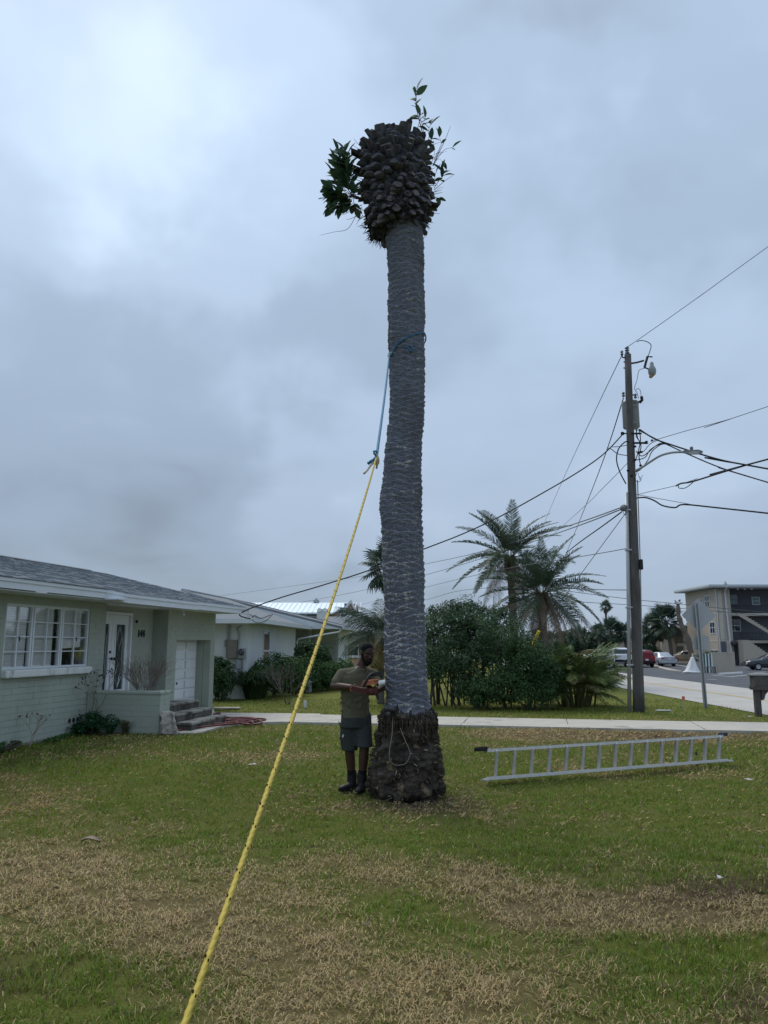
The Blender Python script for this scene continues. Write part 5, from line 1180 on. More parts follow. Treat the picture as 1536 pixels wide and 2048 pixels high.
shrub('weed_bush', 'low bright green bush at foot of the planter', 'bush', [(LW(-8.75, 14.25, .22), (.26, .28, .24)), (LW(-8.45, 14.28, .18), (.28, .24, .2)), (LW(-8.95, 14.2, .12), (.2, .3, .12))], 2600, .06, [((.02, .07, .028), 3), ((.035, .10, .03), 2), ((.012, .045, .022), 3)], 48, 4)
twigs('sapling', 'thin leafless sapling growing by the green wall', LW(-8.85, 12.42, 0), 2, .62, .25, 49, mat('pale_stem', (.33, .27, .22), .9, .15, 20), .010, cat='plant', leaves=.3, leafcol=(.10, .07, .05))
twigs('sapling', 'reddish weed with sparse leaves climbing the planter corner', LW(-8.93, 14.42, 0), 4, 1.15, .22, 50, M['twig'], .007, cat='plant', leaves=.9, leafcol=(.07, .06, .05))
grassclump('weed', 'tuft of dry weeds at the middle of the planter foot', LW(-8.15, 14.50, -.02), 90, .30, .20, [(.10, .09, .04), (.06, .07, .03)], 51, .006)
shrub('weed_bush', 'low creeping weeds along the wall at left edge', 'bush', [(LW(-8.9, 11.9, .03), (.12, .6, .10)), (LW(-8.85, 13.4, .02), (.10, .8, .06))], 1200, .05, MG, 52, 2)
# big mixed bush right of the trunk
LG = [((.082, .130, .070), 3), ((.058, .10, .054), 3), ((.12, .17, .095), 1)]
t = shrub('large_bush', 'broad grey green bush with airy top right behind the palm trunk', 'bush', [B(880, 1260, 23.2, .85, .9, .75), B(925, 1250, 23.6, .9, .9, .85), B(905, 1325, 22.8, .95, .9, .75), B(960, 1290, 23.0, .8, .9, .9), B(985, 1250, 24.0, .7, .8, .6), B(865, 1330, 22.6, .6, .7, .5), B(945, 1370, 22.4, .7, .7, .55)], 30000, .075, LG+DG, 61, 22, gap=-.16, shell=.36, lump=.4)
t = shrub('large_bush', 'dark green dense bush left of the feathery palm clump', 'bush', [B(1015, 1300, 22.4, .75, .8, .80), B(1055, 1330, 22.0, .8, .8, .85), B(1090, 1350, 21.9, .6, .7, .75), B(1010, 1370, 21.8, .75, .7, .55), B(1060, 1385, 21.6, .8, .6, .45), B(965, 1385, 21.8, .55, .6, .4)], 26000, .07, DG+[((.03, .075, .02), 3)], 62, 14, gap=-.24, shell=.36, lump=.32)
rg = random.Random(63)
for k, (x0, y0) in enumerate([(868, 1235), (890, 1222), (915, 1215), (940, 1222), (905, 1230), (960, 1232), (985, 1228), (878, 1245), (930, 1215), (955, 1220)]): pass
shrub('shrub', 'airy pale topped shoots above the broad bush near the trunk', 'shrub', [B(872, 1225, 23.6, .35, .5, .3), B(905, 1215, 23.6, .4, .5, .28), B(940, 1213, 23.8, .35, .5, .22), B(965, 1222, 23.9, .3, .4, .25), B(1000, 1226, 24.2, .35, .4, .3)], 2400, .075, [((.06, .095, .055), 3), ((.04, .07, .04), 2)], 64, 16, gap=-.05, shell=.6)
# fronds
def frond_mesh(L_, arch, leaf, n, col, droop=.35, w=.02, vee=.5, seed=1, rach=(.10, .11, .05), rr=.018, m='palmleaf', taper=.25):
    """pinnate frond from the origin along +x, arching down towards -z"""
    rg = random.Random(seed); mb = MB(); N_ = 14; pts = []
    for i in range(N_+1):
        t = i/N_; pts.append(Vector((L_*(t-.10*arch*t*t), 0, L_*(.10*t-arch*t*t*.55))))
    mb.tube(pts, [rr*(1-.85*i/N_) for i in range(N_+1)], 4, rach, False)
    for k in range(n):
        t = .14+.86*(k+.5)/n; f = t*N_; i = min(N_-1, int(f)); p = pts[i].lerp(pts[i+1], f-i); d = (pts[i+1]-pts[i]).normalized(); up = Vector((-d.z, 0, d.x))
        l = leaf*(math.sin(math.pi*min(1, max(0, (t-.06)/1.0))**.75)*.85+taper*(1-t)+.12)
        for s in (-1, 1):
            q = Vector((0, s, 0)); e = (d*rg.uniform(.45, .8)+q*.9+up*vee*rg.uniform(.3, 1.2)).normalized(); mid = p+e*l*.55; tip = p+e*l+Vector((0, 0, -droop*l*rg.uniform(.5, 1.3)))
            x = d*w; h = rg.uniform(.75, 1.25); c = tuple(v*h for v in col)
            mb.add([p-x*.6, p+x*.6, mid+x, mid-x, tip], [(0, 1, 2, 3), (3, 2, 4)], c)
    return mb.mesh('frond', M[m])
def orient(o, az, el, roll=0):
    d = Vector((math.cos(az)*math.cos(el), math.sin(az)*math.cos(el), math.sin(el))); y = Vector((-math.sin(az), math.cos(az), 0)); z = d.cross(y)
    Mx = Matrix((d, y, z)).transposed()@Matrix.Rotation(roll, 3, 'X'); o.rotation_euler = Mx.to_euler()
def ringtrunk(par, h, r0, r1, lean=(0, 0), seed=1, m=None, boots=0):
    rg = random.Random(seed); mb = MB(); n = int(h/.09); pts = []; rad = []
    for i in range(n+1): t = i/n; pts.append(Vector((lean[0]*t*t, lean[1]*t*t, h*t-.05))); rad.append((r0+(r1-r0)*t)*(1+(.06 if i % 2 else -.03)+rg.uniform(-.03, .03)))
    mb.tube(pts, rad, 12); return mb.build('trunk', m or M['palmtrunk'], par, True)
def date_palm(label, base, h, lean, live, dead, kinds, deadk, seed, r0=.24):
    rg = random.Random(seed); t = thing('date_palm', label, 'palm tree', base, group=None); ringtrunk(t, h, r0, r0*.85, lean, seed); top = Vector((lean[0], lean[1], h-.1))
    for k in range(live):
        f = (k+.5)/live; el = R(84)-R(112)*f**1.05; az = k*2.39996+rg.uniform(-.2, .2); o = link('frond', rg.choice(kinds), None, t, top+Vector((math.cos(az), math.sin(az), 0))*.12); orient(o, az, el+rg.gauss(0, .08), rg.gauss(0, .25)); s = rg.uniform(.85, 1.08); o.scale = (s, s, s)
    for k in range(dead):
        az = k*2.39996*1.7+rg.uniform(-.3, .3); el = -R(14)-R(56)*rg.random(); o = link('frond', rg.choice(deadk), None, t, top+Vector((math.cos(az), math.sin(az), 0))*.16-Vector((0, 0, .12))); orient(o, az, el, rg.gauss(0, .3)); s = rg.uniform(.75, 1.05); o.scale = (s, s, s)
    bt = MB()
    for k in range(60):
        a = k*2.4; z = h-.9+.8*k/60; d = Vector((math.cos(a), math.sin(a), 0)); bt.tube([Vector((lean[0], lean[1], z))+d*r0*.7, Vector((lean[0], lean[1], z+.16))+d*(r0+.10)], [.05, .03], 5)
    bt.build('crown_base', mat('brown_crown_base', (.12, .085, .055), .95, .25, 14), t); return t
GK = [frond_mesh(3.0, a, .50, 56, c, .30, .022, v, s) for a, c, v, s in ((.85, (.066, .10, .062), .55, 1), (1.15, (.08, .116, .070), .4, 2), (.65, (.056, .09, .058), .7, 3), (1.0, (.098, .128, .078), .5, 4))]
DK = [frond_mesh(2.6, a, .30, 34, c, .9, .014, -.1, s, rach=(.20, .17, .12)) for a, c, s in ((.55, (.25, .195, .15), 11), (.75, (.19, .155, .13), 12), (.4, (.28, .225, .18), 13))]
b1 = P(1084, 1192, 34); b2_ = P(1022, 1116, 37)
date_palm('front date palm with dead brown fronds hanging round its trunk', Vector((b1.x, 34, 0)), b1.z+.2, (0, 0), 34, 34, GK, DK, 71, .19)
date_palm('taller date palm behind the front one, its crown leaning left', Vector((b2_.x+.05, 37, 0)), b2_.z+.1, (-.1, 0), 36, 18, GK, DK, 72, .20)
# areca clump
AK = [frond_mesh(1.55, a, .42, 30, c, .45, .020, .3, s, rach=(.16, .17, .06), rr=.012) for a, c, s in ((.8, (.10, .15, .045), 21), (1.1, (.15, .185, .055), 22), (.6, (.075, .12, .040), 23), (1.0, (.18, .165, .075), 24))]
ab = G(1150, 1411); ar = thing('areca_palm', 'feathery yellow green palm clump beside the utility pole', 'palm', ab); rg = random.Random(73)
sm_ = MB(); 
for k in range(38):
    a = rg.uniform(0, 6.283); p = Vector((math.cos(a)*rg.uniform(.05, .6), math.sin(a)*rg.uniform(.05, .4), -.05)); q = p+Vector((math.cos(a)*.25, math.sin(a)*.25, rg.uniform(.5, 1.25))); s_ = MB(); s_.tube([p, p.lerp(q, .6), q], [.03, .026, .02], 6); s_.build('cane', mat('green_cane', (.09, .10, .035), .6, .2, 12) if k == 0 else M['cane'], ar) if k else None
    if k == 0: M['cane'] = mat('green_cane', (.09, .10, .035), .6, .2, 12)
    for j in range(4): az = a+rg.gauss(0, .8); o = link('frond', rg.choices(AK, [3, 3, 3, 1])[0], None, ar, q-Vector((0, 0, rg.uniform(0, .3)))); orient(o, az, R(rg.uniform(15, 78)), rg.gauss(0, .3)); s = rg.uniform(.55, .85); o.scale = (s, s, s)
for k in range(26): a = rg.uniform(0, 6.283); o = link('frond', rg.choice(AK), None, ar, Vector((math.cos(a)*.4, math.sin(a)*.3, rg.uniform(.25, .8)))); orient(o, a, R(rg.uniform(5, 50))); s = rg.uniform(.55, .8); o.scale = (s, s, s)
# queen palm and tall fan palm half hidden by the trunk
QK = [frond_mesh(2.0, a, .55, 34, c, 1.3, .016, .2, s, rr=.014, rach=(.13, .14, .06)) for a, c, s in ((.9, (.07, .10, .06), 31), (1.2, (.055, .085, .05), 32), (.7, (.08, .11, .07), 33))]
qb = P(762, 1262, 24); qp = thing('queen_palm', 'drooping feather palm just behind the man and the trunk', 'palm tree', Vector((qb.x, 24, 0))); ringtrunk(qp, qb.z-.1, .11, .09, (0, 0), 74)
rg = random.Random(74)
for k in range(26): az = k*2.39996; o = link('frond', rg.choice(QK), None, qp, Vector((0, 0, qb.z-.15))); orient(o, az, R(80)-R(95)*(k/26), rg.gauss(0, .3)); s = rg.uniform(.6, .85); o.scale = (s, s, s)
dk_ = frond_mesh(1.2, .5, .45, 26, (.30, .24, .10), 1.5, .02, -.2, 35, rach=(.25, .2, .09))
for k in range(9): o = link('frond', dk_, None, qp, Vector((0, 0, qb.z-.25))); orient(o, k*.7-1.6, R(-62+5*(k % 3))); o.scale = (.75, .75, .75)
def fan_mesh(r_, n, col, fold=.25, droop=.25, pet=.5, seed=1, spread=150):
    rg = random.Random(seed); m = MB(); m.tube([(0, 0, 0), (pet, 0, .02)], [.014, .010], 4, (.10, .11, .05), False)
    for k in range(n):
        a = R(-spread+2*spread*(k+.5)/n); d = Vector((math.cos(a), math.sin(a), 0)); b = Vector((-d.y, d.x, 0)); l = r_*(1-.25*abs(a)/R(spread))*rg.uniform(.9, 1.1); w = l*math.pi*spread/180/n*.55; o = Vector((pet, 0, .02)); h = rg.uniform(.75, 1.25); c = tuple(v*h for v in col)
        z = fold*(1 if k % 2 else -1)*w*.4; m.add([o, o+d*l*.6+b*w+Vector((0, 0, z-droop*l*.2)), o+d*l+Vector((0, 0, -droop*l)), o+d*l*.6-b*w+Vector((0, 0, -z-droop*l*.2))], [(0, 1, 2, 3)], c)
    return m.mesh('frond', M['palmleaf'])
FK = [fan_mesh(.62, 22, c, .3, d, .7, s) for c, d, s in (((.06, .095, .062), .2, 1), ((.048, .08, .056), .4, 2), ((.08, .115, .075), .3, 3))]
FD_ = [fan_mesh(.6, 18, (.17, .14, .09), .3, .8, .6, 9)]
def fan_palm(label, base, h, n, size, seed, r0=.17, lean=(0, 0), dead=6, group=None, lo=-55, m=None):
    rg = random.Random(seed); t = thing('fan_palm', label, 'palm tree', base, group=group); ringtrunk(t, h, r0, r0*.85, lean, seed, m); top = Vector((lean[0], lean[1], h-.1))
    for k in range(n): az = k*2.39996+rg.uniform(-.2, .2); o = link('frond', rg.choice(FK), None, t, top); orient(o, az, R(85)+(R(lo)-R(85))*((k+.5)/n), rg.gauss(0, .4)); s = size*rg.uniform(.85, 1.15); o.scale = (s, s, s)
    for k in range(dead): o = link('frond', FD_[0], None, t, top-Vector((0, 0, .1))); orient(o, rg.uniform(0, 6.28), R(rg.uniform(-85, -60))); o.scale = (size*.9,)*3
    return t
fb = P(772, 1130, 33); fan_palm('tall fan palm half hidden behind the upper palm trunk', Vector((fb.x+.15, 33, 0)), fb.z, 34, 1.05, 75, .14)
# ------------------------------------------------------------------ utility pole and wires
M['pole_wood'] = mat('weathered_pole_wood', (.115, .105, .10), .95, .3, 12, .6, 60, stretch=(1, 1, .08), dirt=((.06, .052, .048), 1.5, .5, .7))
M['cable'] = mat('black_cable', (.016, .017, .02), .6, .1, 20)
M['wire'] = mat('grey_wire', (.10, .11, .12), .6, .1, 20)
M['porcelain'] = mat('grey_porcelain', (.16, .165, .18), .4, .1, 10)
M['tank'] = mat('grey_tank_paint', (.27, .30, .315), .5, .08, 5)
M['galv'] = mat('galvanised_steel', (.36, .375, .38), .5, .1, 9, metal=.3)
UY = 21.0; ub = G(1274, 1421); up_b = Vector((ub.x, UY, 0)); U = lambda x, y, d=0.0: P(x, y, UY+d)-up_b
pole = thing('utility_pole', 'weathered wooden utility pole carrying a grey transformer and many cables', 'utility pole', up_b)
pt = U(1255.5, 709); m = MB(); m.tube([Vector((0, 0, -.3)).lerp(pt, i/12) for i in range(13)], [.152-.060*i/12 for i in range(13)], 16); m.build('post', M['pole_wood'], pole, True)
m = MB()
for a, b in ((1422, 1215), (1215, 1012), (1012, 985)): pass
m.tube([U(1259, 1424, -.02), U(1257, 1210, -.02), U(1253.5, 985, -.02)], .052, 8); cdo = m.build('conduit', M['galv'], pole, True)
for y in (1215, 1100, 1020, 1330): q = MB(); x = 1253.5+(y-985)/439*5.5; q.obox(U(x+2, y, -.03), (.17, .14, .05), bev=.01); q.build('strap', M['galv'], cdo)
m = MB(); m.tube([U(1286, 1424, -.08), U(1281, 1140, -.06), U(1275, 960, -.06)], .016, 6); m.build('ground_wire', M['galv'], pole)
m = MB(); m.obox(U(1282, 1129, -.15), (.09, .09, .28), bev=.01); m.build('meter_base', M['cable'], pole)
def insul(c, r_, h, n=3, name='insulator', mm=None):
    pr = []
    for k in range(n): pr += [(r_*.5, h*k/n), (r_, h*(k+.35)/n), (r_*.95, h*(k+.6)/n), (r_*.5, h*(k+.95)/n)]
    q = MB(); q.lathe(pr, c, 10); return q.build(name, mm or M['porcelain'], pole, True)
insul(U(1254.5, 708), .065, .22)
for x, y in ((1244, 711), (1247, 794), (1271, 797)): insul(U(x, y, .05), .045, .15, 2)
def bar(pts, r_, name='bracket', mm=None, n=6): q = MB(); q.tube([U(*p) for p in pts], r_, n); return q.build(name, mm or M['cable'], pole)
bar([(1256, 716), (1245, 715), (1244, 709)], .02); bar([(1250, 724), (1247, 724)], .018); bar([(1250, 736), (1247, 736)], .018)
bar([(1261, 727), (1274, 725, -.05), (1288, 721, -.1)], .026)
q = MB(); q.tube([U(1295, 713, -.1), U(1289, 735, -.1)], .035, 8); q.tube([U(1295, 713, -.1), U(1305, 714, -.1)], .018, 6); q.tube([U(1289, 735, -.1), U(1297, 738, -.1)], .02, 6); q.build('fuse_cutout', M['cable'], pole)
q = MB(); q.lathe([(.03, .36), (.055, .32), (.06, .24), (.10, .17), (.115, .10), (.10, .0), (.06, -.05)], U(1304.5, 748, -.1), 14); ao = q.build('arrester', M['tank'], pole, True)
q = MB(); q.lathe([(.07, .0), (.05, -.07), (.02, -.10)], U(1303, 750, -.1), 10, Matrix.Rotation(R(25), 3, 'Y')); q.build('arrester_cap', mat('orange_rust', (.38, .20, .10), .7, .2, 10), ao)
q = MB(); q.lathe([(.19, 0), (.232, .03), (.232, .70), (.245, .72), (.245, .76), (.20, .80)], U(1263, 857, .34), 20); tr_o = q.build('transformer', M['tank'], pole, True)
for y in (803, 812, 846): q = MB(); q.obox(U(1268, y, .14), (.14, .14, .06), bev=.01); q.build('mount_lug', M['tank'], tr_o)
bar([(1262, 790, .1), (1270, 790, .1)], .02); q = MB(); q.tube([U(1283, 793), U(1284, 800), U(1280, 804)], .045, 8); q.build('lightning_arrester', M['cable'], pole)
bar([(1276, 803, .1), (1281, 806), (1284, 800)], .02)
bar([(1255, 867, .05), (1244, 867, .05)], .018); q = MB(); q.obox(U(1245, 867, 0), (.09, .05, .09), bev=.01); q.build('clamp', M['cable'], pole); bar([(1262, 867, -.1), (1283, 867, -.1)], .026); bar([(1266, 886, -.1), (1294, 886, -.12)], .03)
insul(U(1293, 888, -.12), .05, .09, 2, mm=M['cable']); insul(U(1304, 883, -.12), .035, .06, 2, mm=M['cable'])
for x, y in ((1270, 893), (1283, 904), (1279, 905), (1270, 920), (1281, 931), (1256, 941), (1263, 951)): q = MB(); q.obox(U(x, y, -.12), (.07, .06, .06), bev=.015); q.build('connector', M['cable'], pole)
m = MB(); m.tube(spline([U(1270, 942, -.12), U(1285, 934, -.3), U(1303, 922, -.5), U(1322, 911, -.7), U(1345, 905, -.9), U(1370, 904, -1.1)], 5), .032, 8); arm = m.build('lamp_arm', M['galv'], pole, True)
m = MB(); L0, L1 = U(1367, 904.5, -1.08), U(1404, 903, -1.45); ax = (L1-L0); mx_ = ax.normalized(); sd_ = mx_.cross(Vector((0, 0, 1))).normalized(); LM_ = Matrix((mx_, sd_, Vector((0, 0, 1)))).transposed()
m.obox((L0+L1)/2, (ax.length, .20, .085), LM_, bev=.035); lh = m.build('lamp_head', M['tank'], arm, True)
q = MB(); q.obox(L0.lerp(L1, .62)-Vector((0, 0, .05)), (.30, .15, .03), LM_, bev=.01); q.build('lens', mat('lamp_lens', (.45, .48, .48), .3, .05, 5), lh); q = MB(); q.lathe([(.04, 0), (.045, .08), (.03, .10)], L0.lerp(L1, .45)+Vector((0, 0, .04)), 10); q.build('photocell', M['porcelain'], lh)
q = MB(); q.ball(U(1247, 1016, .0), (.10, .14, .10), 10, 7); q.obox(U(1249, 1016), (.12, .24, .13), bev=.03); q.build('splice_case', M['porcelain'], pole)
# loose drip loops at the pole head
for pts, r_ in [([(1274, 684), (1280, 681), (1293, 683), (1302, 690), (1300, 702), (1296, 712)], .012), ([(1289, 737), (1278, 741), (1274, 760), (1269, 776), (1274, 786), (1277, 797)], .008), ([(1272, 780), (1276, 777), (1281, 782), (1282, 792)], .008), ([(1272, 857), (1275, 875), (1280, 885), (1282, 895), (1278, 912), (1281, 930)], .014), ([(1278, 858), (1281, 880), (1276, 905), (1271, 921)], .014), ([(1275, 858), (1272, 872), (1283, 887)], .012),
    ([(1252, 968), (1240, 945), (1233, 920), (1237, 898), (1250, 884), (1258, 884)], .018), ([(1255, 911), (1236, 908), (1222, 898), (1214, 896)], .012), ([(1255, 890), (1240, 893), (1222, 894)], .010), ([(1272, 902), (1283, 912), (1296, 905), (1310, 893), (1322, 886), (1330, 888)], .014), ([(1272, 920), (1290, 915), (1300, 900), (1318, 889), (1332, 888)], .014), ([(1272, 944), (1282, 938), (1296, 920), (1304, 903), (1320, 890), (1334, 887)], .014), ([(1276, 905), (1288, 902), (1300, 888), (1316, 880)], .010), ([(1274, 945), (1270, 958), (1276, 964), (1282, 960), (1279, 953)], .008), ([(1285, 950), (1280, 960), (1276, 945)], .006), ([(1256, 868), (1248, 866)], .012), ([(1246, 1024), (1250, 1030), (1254, 1022)], .008)]:
    q = MB(); q.tube(spline([U(x, y, -.14) for x, y in pts], 4), r_, 5); q.build('drip_loop', M['cable'], pole, True)
def wire(label, pts, r_, m='cable', n=10, cat='cable', name='overhead_cable'):
    P3 = [P(x, y, d) for x, y, d in pts]
    if pts[-1][0] > 1540: P3.append(P3[-1]+(P3[-1]-P3[-2]).normalized()*22)      # runs on to the next pole, out of view
    sp = spline(P3, n); q = MB(); q.tube(sp, r_, 5); return tag(q.build(name, M[m], None, True), label, cat)
HC = LW(-8.05, 20.95, 2.45)
def hung(label, a, b, sagv, r_, m='cable', n=30): q = MB(); q.tube(sag(a, b, sagv, n), r_, 5); return tag(q.build('overhead_cable', M[m], None, True), label, 'cable')
W_ = lambda x, y, d=0: P(x, y, UY+d)
sv = MB(); svp = [W_(1246, 868), W_(1212, 908, .0)]; svp = spline([W_(1246, 868), W_(1205, 910, .02), W_(1150, 948, .05), W_(1080, 989, .1), W_(1000, 1033, .2), W_(925, 1068, .3), W_(848, 1098, .4), W_(740, 1140, .55), W_(640, 1172, .7), W_(550, 1199, .8), W_(480, 1227, .85), HC], 5)
sv.tube(svp, .019, 6); sv.tube(spline([HC, HC+Vector((.10, 0, .10)), HC+Vector((.28, 0, .02)), HC+Vector((.55, .05, .12))], 5), .012, 5); sv.tube(spline([HC+Vector((0, .0, .02)), HC+Vector((.15, 0, -.10)), HC+Vector((.40, .03, -.06)), HC+Vector((.62, 0, .14))], 5), .010, 5)
tag(sv.build('overhead_cable', M['cable'], None, True), 'thick black service cable sagging from pole to green house eave', 'cable')
wire('thin primary wire rising from pole top to the right edge', [(1254, 693, 21), (1274, 681, 20.8), (1400, 592, 20), (1560, 476, 19)], .009, 'wire')
wire('thin primary wire falling away left from the pole top', [(1244, 710, 21), (1190, 822, 28), (1130, 950, 44), (1090, 1042, 70)], .012, 'wire')
wire('thin wire dropping left from beside the transformer', [(1247, 796, 21), (1212, 905, 27), (1172, 1010, 38), (1132, 1108, 60)], .016, 'cable')
wire('faint wire falling left from mid pole below the lamp', [(1256, 925, 21), (1205, 977, 26), (1150, 1030, 36), (1060, 1110, 80)], .009, 'wire')
wire('upper of two close cables running left from the splice case', [(1245, 1014, 21), (1170, 1041, 24), (1090, 1066, 30), (960, 1104, 42), (850, 1128, 60), (700, 1156, 90), (430, 1193, 120)], .018, 'wire')
wire('lower of two close cables running left from the splice case', [(1244, 1018, 21), (1180, 1043, 24), (1110, 1068, 30), (980, 1112, 42), (850, 1150, 60), (720, 1182, 80), (600, 1205, 100)], .018, 'wire')
wire('black cable dropping left from splice case towards the palms', [(1243, 1024, 21), (1205, 1052, 24), (1160, 1084, 29), (1132, 1106, 33)], .020, 'cable')
wire('grey cable passing behind both date palms to the left', [(1253, 1097, 21.2), (1180, 1110, 24), (1000, 1140, 34), (850, 1175, 48), (700, 1215, 70), (560, 1246, 95)], .012, 'wire')
wire('lowest grey cable crossing behind the palms below the others', [(1253, 1180, 22), (1180, 1178, 36), (1100, 1170, 44), (930, 1180, 50), (850, 1200, 58), (740, 1224, 75)], .014, 'wire')
wire('upper far cable crossing behind the pole and sign', [(1120, 1180, 60), (1250, 1197, 60), (1380, 1210, 60), (1470, 1219, 60), (1600, 1231, 60)], .022, 'wire')
wire('lower far cable crossing behind the pole and sign', [(1120, 1202, 60), (1250, 1209, 60), (1380, 1218, 60), (1470, 1226, 60), (1600, 1237, 60)], .022, 'wire')
wire('thick upper cable from transformer running past the street lamp', [(1279, 859, 21), (1310, 878, 20.6), (1350, 892, 20.2), (1400, 908, 19.6), (1460, 924, 19), (1560, 942, 18)], .022)
wire('second cable from transformer falling to the right edge', [(1277, 860, 21), (1330, 887, 20.5), (1380, 910, 20), (1440, 935, 19.3), (1500, 954, 18.7), (1560, 972, 18)], .017)
wire('thick cable rising right from its dead end below the lamp', [(1352, 972, 20), (1362, 967, 20), (1385, 963, 19.8), (1440, 946, 19.2), (1500, 928, 18.6), (1560, 912, 18)], .022)
wire('thin messenger wire holding the dead end cable', [(1272, 990, 21), (1300, 983, 20.7), (1352, 971, 20), (1395, 957, 19.7)], .008, 'wire')
wire('short slack loop hanging below the dead end cable', [(1357, 970, 20), (1358, 976, 20), (1370, 976, 19.9), (1382, 968, 19.8), (1390, 960, 19.75)], .011)
wire('lowest thick cable leaving the pole to the right with a dip', [(1272, 996, 21), (1290, 995, 20.8), (1308, 1001, 20.6), (1325, 1011, 20.4), (1350, 1015, 20.1), (1368, 1009, 19.9), (1440, 1016, 19.2), (1560, 1029, 18)], .021)
wire('thin straight wire above the lowest thick cable', [(1273, 989, 21), (1300, 994, 20.7), (1383, 1009, 19.7)], .008, 'wire')
wire('thin wire rising gently to the right above the lamp', [(1304, 882, 20.9), (1371, 862, 20.2), (1460, 838, 19.3), (1560, 805, 18.3)], .009, 'wire')
# guy wire with its yellow guard
ga, gb_ = W_(1250, 1030), Vector((0, 0, 0)); gg = P(1060, 1315, 26.5); gtop, gmid, gbot = W_(1250, 1028), P(1078, 1262, 26), P(1062, 1298, 26.45)
q = MB(); q.tube([gtop, gmid, gbot, gbot+(gbot-gmid)*2.2], .010, 5); gw = tag(q.build('guy_wire', M['wire'], None), 'thin guy wire anchored behind the bush with yellow guard', 'guy wire')
q = MB(); q.tube([gmid, gbot, gbot+(gbot-gmid)*.5], .05, 8); q.build('guard', mat('yellow_plastic', (.62, .48, .03), .5, .08, 6), gw)
# ------------------------------------------------------------------ sign, mailbox, small things
SYp = G(1411, 1414); sy = SYp.y; S_ = lambda x, y, d=0.0: P(x, y, sy+d)-SYp
sign = thing('road_sign', 'back of a grey diamond road sign on a leaning metal post', 'sign', SYp)
M['sign_back'] = mat('aluminium_sign_back', (.36, .38, .40), .5, .06, 3, metal=.25, dirt=((.28, .28, .27), 2.5, .6, .8))
m = MB(); b_, t_ = Vector((0, 0, -.2)), S_(1392.5, 1206); dirp = (t_-b_).normalized(); px_ = Vector((1, 0, 0)); 
poly = [(-.035, -.012), (-.018, -.012), (-.012, .02), (.012, .02), (.018, -.012), (.035, -.012), (.035, -.004), (.022, -.004), (.016, .028), (-.016, .028), (-.022, -.004), (-.035, -.004)]
m.prism([b_+Vector((x*1.7, y*1.7, 0)) for x, y in poly], t_-b_); m.build('post', M['galv'], sign)
def plate(pts, name, bolts):
    q = MB(); q.prism([S_(x, y, .07) for x, y in pts], (0, .006, 0)); o = q.build(name, M['sign_back'], sign)
    for x, y in bolts: k = MB(); k.lathe([(.014, 0), (.014, .012)], S_(x, y, .065), 8, Matrix.Rotation(R(90), 3, 'X')); k.build('bolt', M['galv'], o)
    return o
plate([(1395, 1198), (1398, 1198.5), (1429.5, 1229), (1430, 1233), (1400, 1261.5), (1397, 1262), (1364.5, 1232), (1364, 1229)], 'diamond_plate', [(1395, 1207), (1399, 1253)])
plate([(1388, 1271), (1416, 1271.5), (1418.5, 1274), (1419, 1297), (1417, 1299.5), (1389.5, 1299.5), (1387, 1297), (1386, 1274)], 'square_plate', [(1402, 1274), (1404, 1296)])
MBp = G(1516, 1430); my = MBp.y; B_ = lambda x, y, d=0.0: P(x, y, my+d)-MBp
mb0 = thing('mailbox', 'dark grey wooden mailbox on a post at the road edge', 'mailbox', MBp)
M['mail_wood'] = mat('grey_stained_wood', (.085, .078, .072), .85, .25, 10, .5, 50, stretch=(1, 1, .3))
m = MB(); a = B_(1509, 1376); b = B_(1521, 1432); m.obox(((a.x+b.x)/2, .0, (a.z-.1)/2), (.135, .135, a.z+.12), bev=.008); m.build('post', M['mail_wood'], mb0)
bx0, bx1, z0, z1 = B_(1503, 1360).x, B_(1503, 1360).x+.62, B_(1503, 1371).z, B_(1503, 1351).z
m = MB(); m.box((bx0+.02, -.13, z0), (bx1, .14, z1)); bx_ = m.build('box', M['mail_wood'], mb0)
m = MB(); m.obox(((bx0+bx1)/2, 0, z1+.022), (bx1-bx0+.06, .34, .04), bev=.008); m.build('roof_board', mat('pale_weathered_board', (.35, .35, .34), .85, .15, 8), mb0)
for k, (e, h) in enumerate(((-.015, .06), (.005, .05))): m = MB(); m.obox(((bx0+bx1)/2, .005, z0-.03-k*.052), (bx1-bx0+.0-e, .29+e, .05), bev=.006); m.build('trim_board', M['mail_wood'], mb0)
m = MB(); cx_ = B_(1521, 1380); m.prism([(cx_.x, -.04, z0-.09), (cx_.x+.26, -.04, z0-.09), (cx_.x+.20, -.04, z0-.12), (cx_.x+.10, -.04, z0-.22), (cx_.x+.06, -.04, z0-.34), (cx_.x, -.04, z0-.36)], (0, .08, 0)); m.build('bracket', M['mail_wood'], mb0)
RX = Matrix(((1, 0, 0), (0, 0, -1), (0, 1, 0)))
me = text_mesh('15', .17, .008); me.transform(RX.to_4x4()); me.materials.append(M['white_paint']); q = B_(1535, 1361); link('number', me, None, mb0, Vector((q.x+.01, -.139, (z0+z1)/2)))
def stake(name, label, cat, x, y, h, col, flag=None):
    p = G(x, y); t = thing(name, label, cat, p); q = MB(); q.tube([(0, 0, -.05), (.01, 0, h)], .006, 5); q.build('stem', M['galv'], t)
    if flag: q = MB(); q.add([(.01, 0, h), (.09, .01, h-.005), (.08, -.015, h-.09), (.01, 0, h-.10), (.045, .03, h-.05)], [(0, 1, 4), (1, 2, 4), (2, 3, 4), (3, 0, 4)]); q.build('flag', mat(name+'_cloth', flag, .7, .1, 8), t)
    return t
stake('marker_flag', 'small orange marker flag on a wire in the verge', 'flag', 1365, 1420, .36, None, (.72, .17, .07))
